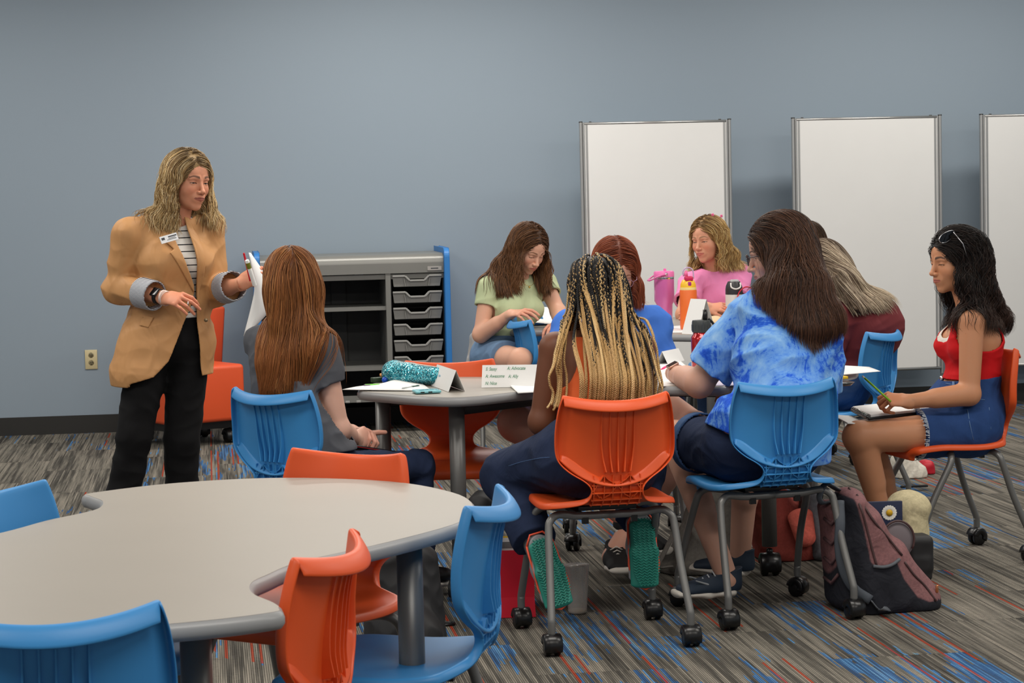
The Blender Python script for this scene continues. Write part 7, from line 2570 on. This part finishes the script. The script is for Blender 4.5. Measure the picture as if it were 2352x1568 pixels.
# snack bag
p = at(1648, 745, 10.33); F = field([EL(p * V3(1, 1, 0) + V3(0, 0, TZ + .035), V3(.085, .045, .036), None, .02), EL(p * V3(1, 1, 0) + V3(-.085, -.01, TZ + .03), V3(.045, .03, .034), None, .02)], lambda P, D: np.maximum(D + .006 * sn(P, (60, 60, 60)), TZ + .0005 - P[:, 2]))
o = sdf_mesh('snack_bag', F, .004, plain('cream_bag', (222, 194, 152), .55)); tag(o, 'crumpled cream snack bag behind the folded card on the far table', 'bag')
sheet('paper', [tz(1500, 752), tz(1600, 744), tz(1640, 762), tz(1490, 764)], 'white paper hanging at the near edge of the far table', 'papers')
sheet('paper', [tz(1205, 728), tz(1275, 718), tz(1283, 746), tz(1190, 750)], 'white worksheet under the hand of the person in the pale green top', 'papers', rows=5, seed=7, lift=.012,
      curl=lambda u, v: .006 * math.sin(v * 5) + .03 * (1 - u))
# right end of the students' table
a_ = tz(1905, 842)
sheet('paper', [tz(1880, 838) , tz(1990, 852) + V3(.01, 0, .012), tz(2023, 874) + V3(0, 0, .03), tz(1900, 866)], 'white printed sheet sticking out over the right end of the students\' table', 'papers', rows=6, seed=9, lift=.004)
boxy('notepad', tz(1925, 872) + V3(0, .03, .006), (.07, .06, .010), .2, plain('yellow_paper', (246, 200, 40), .7), 'yellow pad under the sheet at the right end of the students\' table', 'notepad')
p = tz(1935, 888); r_ = empty('dish', (p[0], p[1] + .05, TZ), 0, 'clear shallow plastic tray under the yellow pad', 'tray')
m = MB(); m.lathe([(0, .001), (.045, .001), (.055, .010), (.057, .012)], n=28); m.build('dish_body', plain('clear_plastic', (210, 214, 214), .1, trans=.85), r_, solid=.0015)

# notebook, pencil of the person in red
def lap_notebook():
    a, b = at(1992, 962, 7.84), at(2152, 944, 7.92); c = (a + b) / 2; u = unit(b - a); L = np.linalg.norm(b - a); v = unit(V3(0, 1, .05)); n = np.cross(u, v)
    R = np.array([u, v, n]).T
    r_ = empty('spiral_notebook', tuple(c + n * .0), 0, 'black spiral notebook open on the lap of the person in the red top', 'notebook')
    k = lambda q: q
    m = MB(); m.box(v * .10 + n * .002, (L, .23, .012), R); m.build('cover', M_black, r_, bevel=.003)
    m = MB(); m.box(v * .10 + n * .012 + u * .006, (L - .012, .22, .010), R); m.build('pages', M_paper, r_, smooth=False)
    m = MB()
    for i in range(14):
        cc = -u * (L / 2 - .004) + v * (.005 + i * .014) + n * .008
        m.tube([cc + (u * math.cos(t) + n * math.sin(t)) * .011 for t in np.linspace(0, 6.28, 13)], .0009, 5, caps=False)
    m.build('spiral', plain('silver', (220, 220, 220), .15, .95), r_)
    m = MB(); q = -u * (L / 2 + .045) + v * .09 - n * .012; m.box(q, (.09, .20, .004), R @ np.array([[math.cos(.14), 0, math.sin(.14)], [0, 1, 0], [-math.sin(.14), 0, math.cos(.14)]])); m.build('folded_pages', M_paper, r_, smooth=False)
    a = at(1986, 868, 7.84); b = at(2046, 922, 7.76); c = (a + b) / 2
    m = MB(); m.tube([a - c, b - c], .0042, 8); o = m.build('pencil', plain('lime_barrel', (130, 186, 40), .35), None); o.location = c; tag(o, 'lime green mechanical pencil in the hand of the person in the red top', 'pencil')
    m = MB(); m.tube([a - c - unit(b - a) * .012, a - c], .0036, 8); m.build('eraser', plain('eraser_white', (226, 224, 218), .6), o)


lap_notebook()


# ------------------------------------------------------------------ bags and things on the floor
def heather(name, c):
    if name in _M: return _M[name]
    t = NT(name); o = t.obj(); n = t.noise(o, 90, 4, .7); L = lin(c)
    col = t.mix(n, tuple(v * .55 for v in L[:3]) + (1,), tuple(min(1, v * 1.4) for v in L[:3]) + (1,)); t.set(col, .85, 0, .2)
    t.bump(t.noise(t.scale(o, (10, 10, 10)), 1, 3, .5, 1.0), .5, .02); _M[name] = t.m; return t.m


def region_mat(name, ca, cb, rough=.85):
    t = NT(name); a = t.n('ShaderNodeVertexColor'); a.layer_name = 'Col'; o = t.obj(); n = t.noise(o, 110, 4, .7)
    c = t.mix(t.math('MULTIPLY', n, .75), a.outputs[0], (0.02, .02, .025, 1)); t.set(c, rough, 0, .25)
    t.bump(t.noise(t.scale(o, (12, 12, 12)), 1, 3, .5, 1.0), .5, .02); return t.m


def backpack():
    Y = 7.02; A = lambda x, y, d=0.0: at(x, y, Y + d)
    base = A(2030, 1410); base[2] = 0
    r_ = empty('backpack', tuple(base), 0, 'heathered mauve and black backpack leaning by the blue chair legs', 'backpack')
    L = [EC(A(1952, 1150, .08), A(1985, 1385, .08), V3(.045, .125), V3(.085, .14), V3(1, 0, 0), .04),
         EC(A(1985, 1190, .08), A(2045, 1365, .08), V3(.045, .12), V3(.085, .135), V3(1, 0, 0), .05),
         EC(A(2048, 1270, .08), A(2098, 1370, .08), V3(.050, .105), V3(.070, .12), V3(1, 0, 0), .04),
         EL(A(2110, 1375, .08), V3(.062, .11, .055), None, .04), EC(A(1905, 1170, .09), A(1930, 1370, .09), V3(.030, .11), V3(.040, .12), V3(1, 0, 0), .03)]
    F = field(L, lambda P, D: np.maximum(D + .005 * sn(P, (22, 22, 22), 1), .002 - P[:, 2]))
    V2 = View2((0, Y, 0), (0, -1, 0))
    dark = V2.px([(1938, 1140), (1966, 1148), (1985, 1215), (2000, 1290), (2012, 1303), (2062, 1292), (2078, 1330), (2110, 1372), (2150, 1388), (2165, 1392), (2150, 1440), (1880, 1440), (1880, 1330), (1925, 1330), (1945, 1250)], Y - .05)
    mv = np.array(lin((156, 108, 108))[:3]); bk = np.array(lin((34, 36, 44))[:3])

    def cf(V):
        d = poly_sd(V2.q(V), dark); w_ = np.clip(.5 - d / .004, 0, 1)[:, None]; w_ = np.maximum(w_, (V[:, 2] < .035)[:, None] * 1.0)
        return mv * (1 - w_) + bk * w_
    M = Matrix.Translation(-Vector(base.tolist()))
    o = sdf_mesh('bag_body', F, .0048, region_mat('backpack_fabric', None, None), r_, colfn=cf, origin=base)

    def on(x, y, lift=.003):
        p = at(x, y, Y - .25); d = unit(p - CPOS)
        for _ in range(60):
            e = F(p[None])[0] - lift; p = p + d * e * .7
            if abs(e) < .0006 or p[1] > Y + .4: break
        return p - base
    G = plain('webbing_grey', (84, 88, 94), .7, bump=.3)
    ST = plain('strap_slate', (66, 72, 80), .75, bump=.2)
    m = MB(); m.tube(catmull([on(x, y, .012) for x, y in ((1928, 1150), (1930, 1200), (1928, 1255), (1938, 1310), (1962, 1352), (2000, 1378))], 5), .017, 10, flat=.42); m.build('shoulder_strap', ST, r_)
    m = MB(); m.tube(catmull([on(2000, 1378, .010), on(2020, 1400, .012), on(2040, 1398, .012), on(2060, 1408, .008), on(2082, 1414, .004)], 5), .012, 8, flat=.25); m.build('strap_webbing', G, r_)
    b = on(2026, 1408, .016); m = MB()
    for dx in (-.014, 0, .014): m.box(b + V3(dx, 0, 0), (.004, .008, .034))
    for dz in (-.016, .016): m.box(b + V3(0, 0, dz), (.032, .008, .005))
    m.build('buckle', plain('buckle_black', (34, 36, 40), .4), r_, bevel=.001)
    m = MB(); m.tube(catmull([on(1925, 1125, .004), A(1896, 1112, .02) - base, A(1882, 1140, .02) - base, A(1890, 1155, .02) - base, on(1912, 1150, .006)], 6), .014, 8, flat=.35); m.build('grab_handle', ST, r_)
    Z = plain('zip_brown', (70, 46, 46), .6)
    for pts in ([(1950, 1120), (1975, 1160), (1990, 1210), (2003, 1260), (2014, 1300)], [(1968, 1135), (1990, 1170), (2010, 1200), (2040, 1235), (2072, 1275)], [(2078, 1290), (2100, 1320), (2125, 1345), (2150, 1380)]):
        m = MB(); m.tube(catmull([on(a, b_, .002) for a, b_ in pts], 4), .0042, 6); m.build('zip', Z, r_)
    CPR = plain('copper', (214, 138, 96), .25, .9)
    for x, y in ((1925, 1112), (1938, 1108), (2152, 1352)):
        p_ = on(x, y, .008)
        if abs(F((p_ + base)[None])[0]) > .02: continue
        m = MB(); m.box(p_, (.010, .006, .026 if x > 2000 else .012)); m.build('zip_pull', CPR, r_, bevel=.002)
    # side pocket rim
    m = MB(); m.tube(catmull([on(x, y, .004) for x, y in ((2006, 1300), (2030, 1302), (2050, 1296), (2066, 1284))], 4), .006, 8); m.build('pocket_rim', G, r_)
    # open front pocket flap
    p0 = A(2022, 1215, .02); pf_ = [EL(A(2062, 1240, .10), V3(.058, .018, .066), None, .01)]
    Ff = field(pf_, lambda P, D: np.maximum(D, A(2062, 1285)[2] - P[:, 2])); fl = sdf_mesh('open_pocket_flap', Ff, .004, plain('flap_lining', (112, 104, 108), .7), r_, origin=base)
    m = MB(); m.tube([A(2062, 1240, .085) - base + V3(.058 * math.cos(t), 0, .066 * math.sin(t)) for t in np.linspace(-.5, math.pi + .3, 22)], .004, 6); m.build('flap_edge', Z, fl)
    # sketch of inner quilted back panel
    m = MB()
    for k in range(4):
        y = 1190 + 45 * k; m.tube([on(1893, y, .003), on(1910, y + 14, .005), on(1925, y - 6, .003)], .006, 6)
    m.build('padded_back', plain('pad_maroon', (88, 60, 62), .8), r_)


backpack()


def blob_bag(name, prims, mat, label, cat, vox=.006, fold=.006, fr=(24, 24, 24), colfn=None, floor=.002):
    F = field(prims, lambda P, D: np.maximum(D + fold * sn(P, fr) + fold * (np.abs(sn(P, tuple(v * 1.6 for v in fr), 2)) - .4), floor - P[:, 2]))
    lo = F.lo.copy(); base = (F.lo + F.hi) / 2; base[2] = 0
    r_ = empty(name, tuple(base), 0, label, cat)
    sdf_mesh('bag_body', F, vox, mat, r_, colfn=colfn, origin=base)
    return r_, F, base


# coral backpack under the table
A = lambda x, y, Y: at(x, y, Y)
r1, F1, b1 = blob_bag('backpack', [EC(A(1765, 1150, 8.15), A(1800, 1255, 8.15), V3(.08, .10), V3(.12, .12), V3(1, 0, 0), .04), EL(A(1840, 1240, 8.15), V3(.10, .12, .10), None, .04), EC(A(1840, 1160, 8.2), A(1865, 1260, 8.2), V3(.05, .09), V3(.06, .1), V3(1, 0, 0), .03)],
                      heather('coral_nylon', (158, 72, 64)), 'coral red backpack with a mesh pocket under the students\' table', 'backpack')
F_ = field([EC(A(1838, 1185, 8.02), A(1850, 1235, 8.0), V3(.05, .03), V3(.04, .035), V3(1, 0, .2), .02)]); sdf_mesh('mesh_pocket', F_, .005, heather('coral_mesh', (214, 104, 90)), r1, origin=b1)
F_ = field([EC(A(1862, 1140, 8.07), A(1885, 1265, 8.05), V3(.035, .06), V3(.04, .07), V3(1, 0, .2), .02)], lambda P, D: np.maximum(D, .002 - P[:, 2])); sdf_mesh('grey_side_panel', F_, .005, heather('slate_nylon', (110, 110, 116)), r1, origin=b1)
# grey and mint backpack
r2, F2_, b2 = blob_bag('backpack', [EC(A(1640, 1150, 7.95), A(1612, 1290, 7.95), V3(.09, .09), V3(.13, .11), V3(1, 0, 0), .04), EL(A(1590, 1295, 7.95), V3(.14, .11, .06), None, .04)],
                       heather('warm_grey_mesh', (112, 108, 102)), 'grey backpack with mint edging behind the blue trainer', 'backpack')
F_ = field([EC(A(1698, 1150, 7.98), A(1694, 1275, 7.98), V3(.024, .08), V3(.026, .09), V3(1, 0, 0), .02)], lambda P, D: np.maximum(D, .002 - P[:, 2])); sdf_mesh('mint_panel', F_, .005, heather('mint_nylon', (104, 158, 140)), r2, origin=b2)
m = MB(); m.tube(catmull([A(1560, 1200, 7.85) - b2, A(1530, 1260, 7.83) - b2, A(1512, 1300, 7.83) - b2, A(1545, 1300, 7.83) - b2], 5), .016, 8, flat=.3); m.build('strap', heather('strap_grey', (120, 116, 110)), r2)
# cream bag with notebook behind the mauve backpack
r3, F3, b3 = blob_bag('tote_bag', [EC(A(2082, 1170, 7.42), A(2075, 1270, 7.42), V3(.075, .07), V3(.09, .09), V3(1, 0, 0), .03), EL(A(2090, 1165, 7.42), V3(.075, .06, .045), None, .03)], heather('cream_canvas_bag', (196, 184, 148)), 'cream canvas bag behind the mauve backpack', 'bag')
nbp = at(2030, 1180, 7.33)
m = MB(); m.box((0, 0, 0), (.130, .012, .17)); nb = m.build('journal', plain('navy_cover', (24, 34, 66), .5), None, bevel=.002); nb.location = nbp + V3(0, 0, -.04); nb.rotation_euler = (0, 0, -.1)
tag(nb, 'navy notebook with a white daisy standing in the cream bag', 'notebook')
m = MB()
for k in range(18):
    a = k * math.pi / 9; R_ = np.array([[math.cos(a), 0, -math.sin(a)], [0, 1, 0], [math.sin(a), 0, math.cos(a)]])
    m.lathe([(0, 0), (.0045, .0002), (.0045, .0008), (0, .001)], V3(math.cos(a) * .0225, -.0075, math.sin(a) * .0225) + V3(.018, 0, .045), 8, 'y'); m.box(V3(math.cos(a) * .014, -.0070, math.sin(a) * .014) + V3(.018, 0, .045), (.018, .0012, .0075), R_)
dz = m.build('daisy_petals', plain('petal_white', (238, 236, 226), .6), nb, smooth=False)
m = MB(); m.lathe([(0, 0), (.0115, 0), (.0115, .002), (0, .002)], V3(.018, -.0095, .045), 20, 'y'); m.build('daisy_centre', plain('yolk', (216, 170, 30), .6), dz)
m = MB(); m.lathe([(0, 0), (.006, 0), (.006, .002), (0, .002)], V3(-.042, -.0085, .040), 12, 'y'); m.box((-.040, -.007, .052), (.012, .002, .010)); m.build('yellow_motif', plain('yolk', (216, 170, 30), .6), nb)
# black pouch right of the backpack
blob_bag('pouch', [BX(A(2108, 1270, 7.28), V3(.045, .05, .065), None, .02), BX(A(2108, 1300, 7.28), V3(.04, .05, .05), None, .02)], plain('black_nylon', (24, 24, 26), .6), 'small black pouch behind the mauve backpack', 'pouch', .005, .003)
# white tote and red bag under the chair of the person in red
blob_bag('tote_bag', [EC(A(2075, 1062, 10.2), A(2088, 1090, 10.2), V3(.06, .06), V3(.085, .08), V3(1, 0, 0), .05)], heather('white_canvas', (214, 208, 194)), 'white canvas tote bag on the floor beyond the orange chair seat', 'bag')
blob_bag('handbag', [BX(A(2128, 1088, 10.3), V3(.035, .05, .07), None, .03)], plain('crimson_bag', (190, 24, 44), .5), 'small red bag beside the white canvas tote', 'bag', .006, .003)
m = MB(); P = [A(2100 + 30 * math.cos(t), 1138 + 10 * math.sin(t), 9.75) * V3(1, 1, 0) + V3(0, .0, .02) for t in np.linspace(0, 6.0, 24)]; cc = np.mean(P, 0); m.tube([p - cc for p in P], .014, 8, flat=.4)
o = m.build('strap', plain('patterned_strap', (34, 34, 38), .7), None); o.location = cc; tag(o, 'black webbing strap lying on the carpet behind the orange chair', 'strap')
# red paper bag with a magazine
p = at(1185, 1430, 6.75); pb = atz(1185, 1425, 0.0)
r_ = empty('paper_bag', (pb[0], pb[1] + .10, 0), -.1, 'bright red paper gift bag on the floor under the orange chair', 'bag')
m = MB(); w_, d_, h_ = .080, .055, .232
m.add([(-w_, -d_, .002), (w_, -d_, .002), (w_, d_, .002), (-w_, d_, .002), (-w_, -d_, h_), (w_, -d_, h_), (w_, d_, h_), (-w_, d_, h_), (-w_ * .96, -d_ * .9, .07), (w_ * .96, -d_ * .9, .07)],
      [(0, 3, 2, 1), (0, 1, 9, 8), (8, 9, 5, 4), (1, 2, 6, 5, 9), (2, 3, 7, 6), (3, 0, 8, 4, 7)])
m.build('bag_body', plain('red_paper', (206, 14, 44), .5, var=.12, scale=14), r_, solid=.0015, smooth=False)
mg = empty('magazine', (pb[0] - .01, pb[1] + .085, 0.01), -.1, 'magazine with a grey band standing in the red paper bag', 'magazine')
m = MB(); m.box((0, 0, .135), (.135, .012, .25)); m.build('cover', M_paper, mg, smooth=False)
m = MB(); m.box((0.01, -.0065, .235), (.105, .001, .022)); m.build('grey_band', plain('band_grey', (120, 122, 124), .6), mg, smooth=False)
m = MB(); m.box((0, 0, .262), (.135, .010, .004)); m.build('yellow_edge', plain('yellow_paper', (246, 200, 40), .7), mg, smooth=False)
# clear cup with iced coffee
pc_ = atz(1330, 1412, 0)
r_ = empty('iced_drink', (pc_[0], pc_[1] + .03, 0), 0, 'clear plastic cup standing on the carpet behind the teal shoe sole', 'cup')
m = MB(); m.lathe([(0, .002), (.030, .002), (.0325, .01), (.043, .165), (.045, .168)], n=28); m.build('cup_body', plain('cloudy_plastic', (232, 228, 220), .2, trans=.5, alpha=.5), r_, solid=.0012)
m = MB(); m.lathe([(0, .003), (.029, .003), (.030, .014), (0, .014)], n=24); m.build('drink', plain('coffee', (176, 140, 92), .3), r_)
# black bag beyond the front table
blob_bag('backpack', [EC(A(930, 1290, 6.5), A(925, 1330, 6.5) * V3(1, 1, 0) + V3(0, 0, .1), V3(.10, .07), V3(.13, .10), V3(1, 0, 0), .04), EL(A(940, 1340, 6.42) * V3(1, 1, 0) + V3(0, 0, .13), V3(.09, .06, .09), None, .03)], plain('black_nylon', (24, 24, 26), .6), 'black backpack on the floor behind the round leg of the front table', 'backpack')
blob_bag('handbag', [EC(A(1108, 1160, 7.3), A(1105, 1290, 7.3), V3(.05, .06), V3(.075, .08), V3(1, 0, 0), .03)], plain('black_nylon', (24, 24, 26), .6), 'black bag on the floor beside the jeans of the person with braids', 'bag')
m = MB(); p = atz(1020, 1432, 0.006); m.tube([V3(math.cos(t) * .035, math.sin(t) * .02, 0) for t in np.linspace(0, 6.2, 16)], .005, 6); o = m.build('bag_strap', M_black, None); o.location = p; tag(o, 'loop of black strap on the carpet left of the red paper bag', 'strap')

# chairs under the people further back, and the hooded jacket over one of them
G3 = 'castered shell chairs around the far table'
place_chair('blue', 1.735, 10.74, 5, 'blue chair seen edge-on between the green and plain blue tops', G3)
place_chair('blue', at(1150, 815, 11.07)[0] + .10, 11.20, -88, 'chair under the person in the pale green top, a grey jacket over it', G3)
place_chair('blue', at(1672, 800, 11.9)[0], 11.88, -110, 'chair hidden under the person in the pink t-shirt', G3)
place_chair('blue', 3.02, 10.95, 180, 'chair hidden under the brown-haired person at the back', G3)
Yg = 11.20
r_, F_, b_ = blob_bag('jacket', [EC(at(1102, 782, Yg), at(1094, 835, Yg), V3(.045, .10), V3(.055, .12), V3(1, 0, 0), .03), EL(at(1110, 775, Yg), V3(.05, .12, .04), None, .03)], cloth('heather_grey_fleece', (168, 168, 168), fold=.9), 'light grey jacket hanging behind the person in the pale green top', 'jacket', .006, .010, (60, 20, 8), floor=-1)
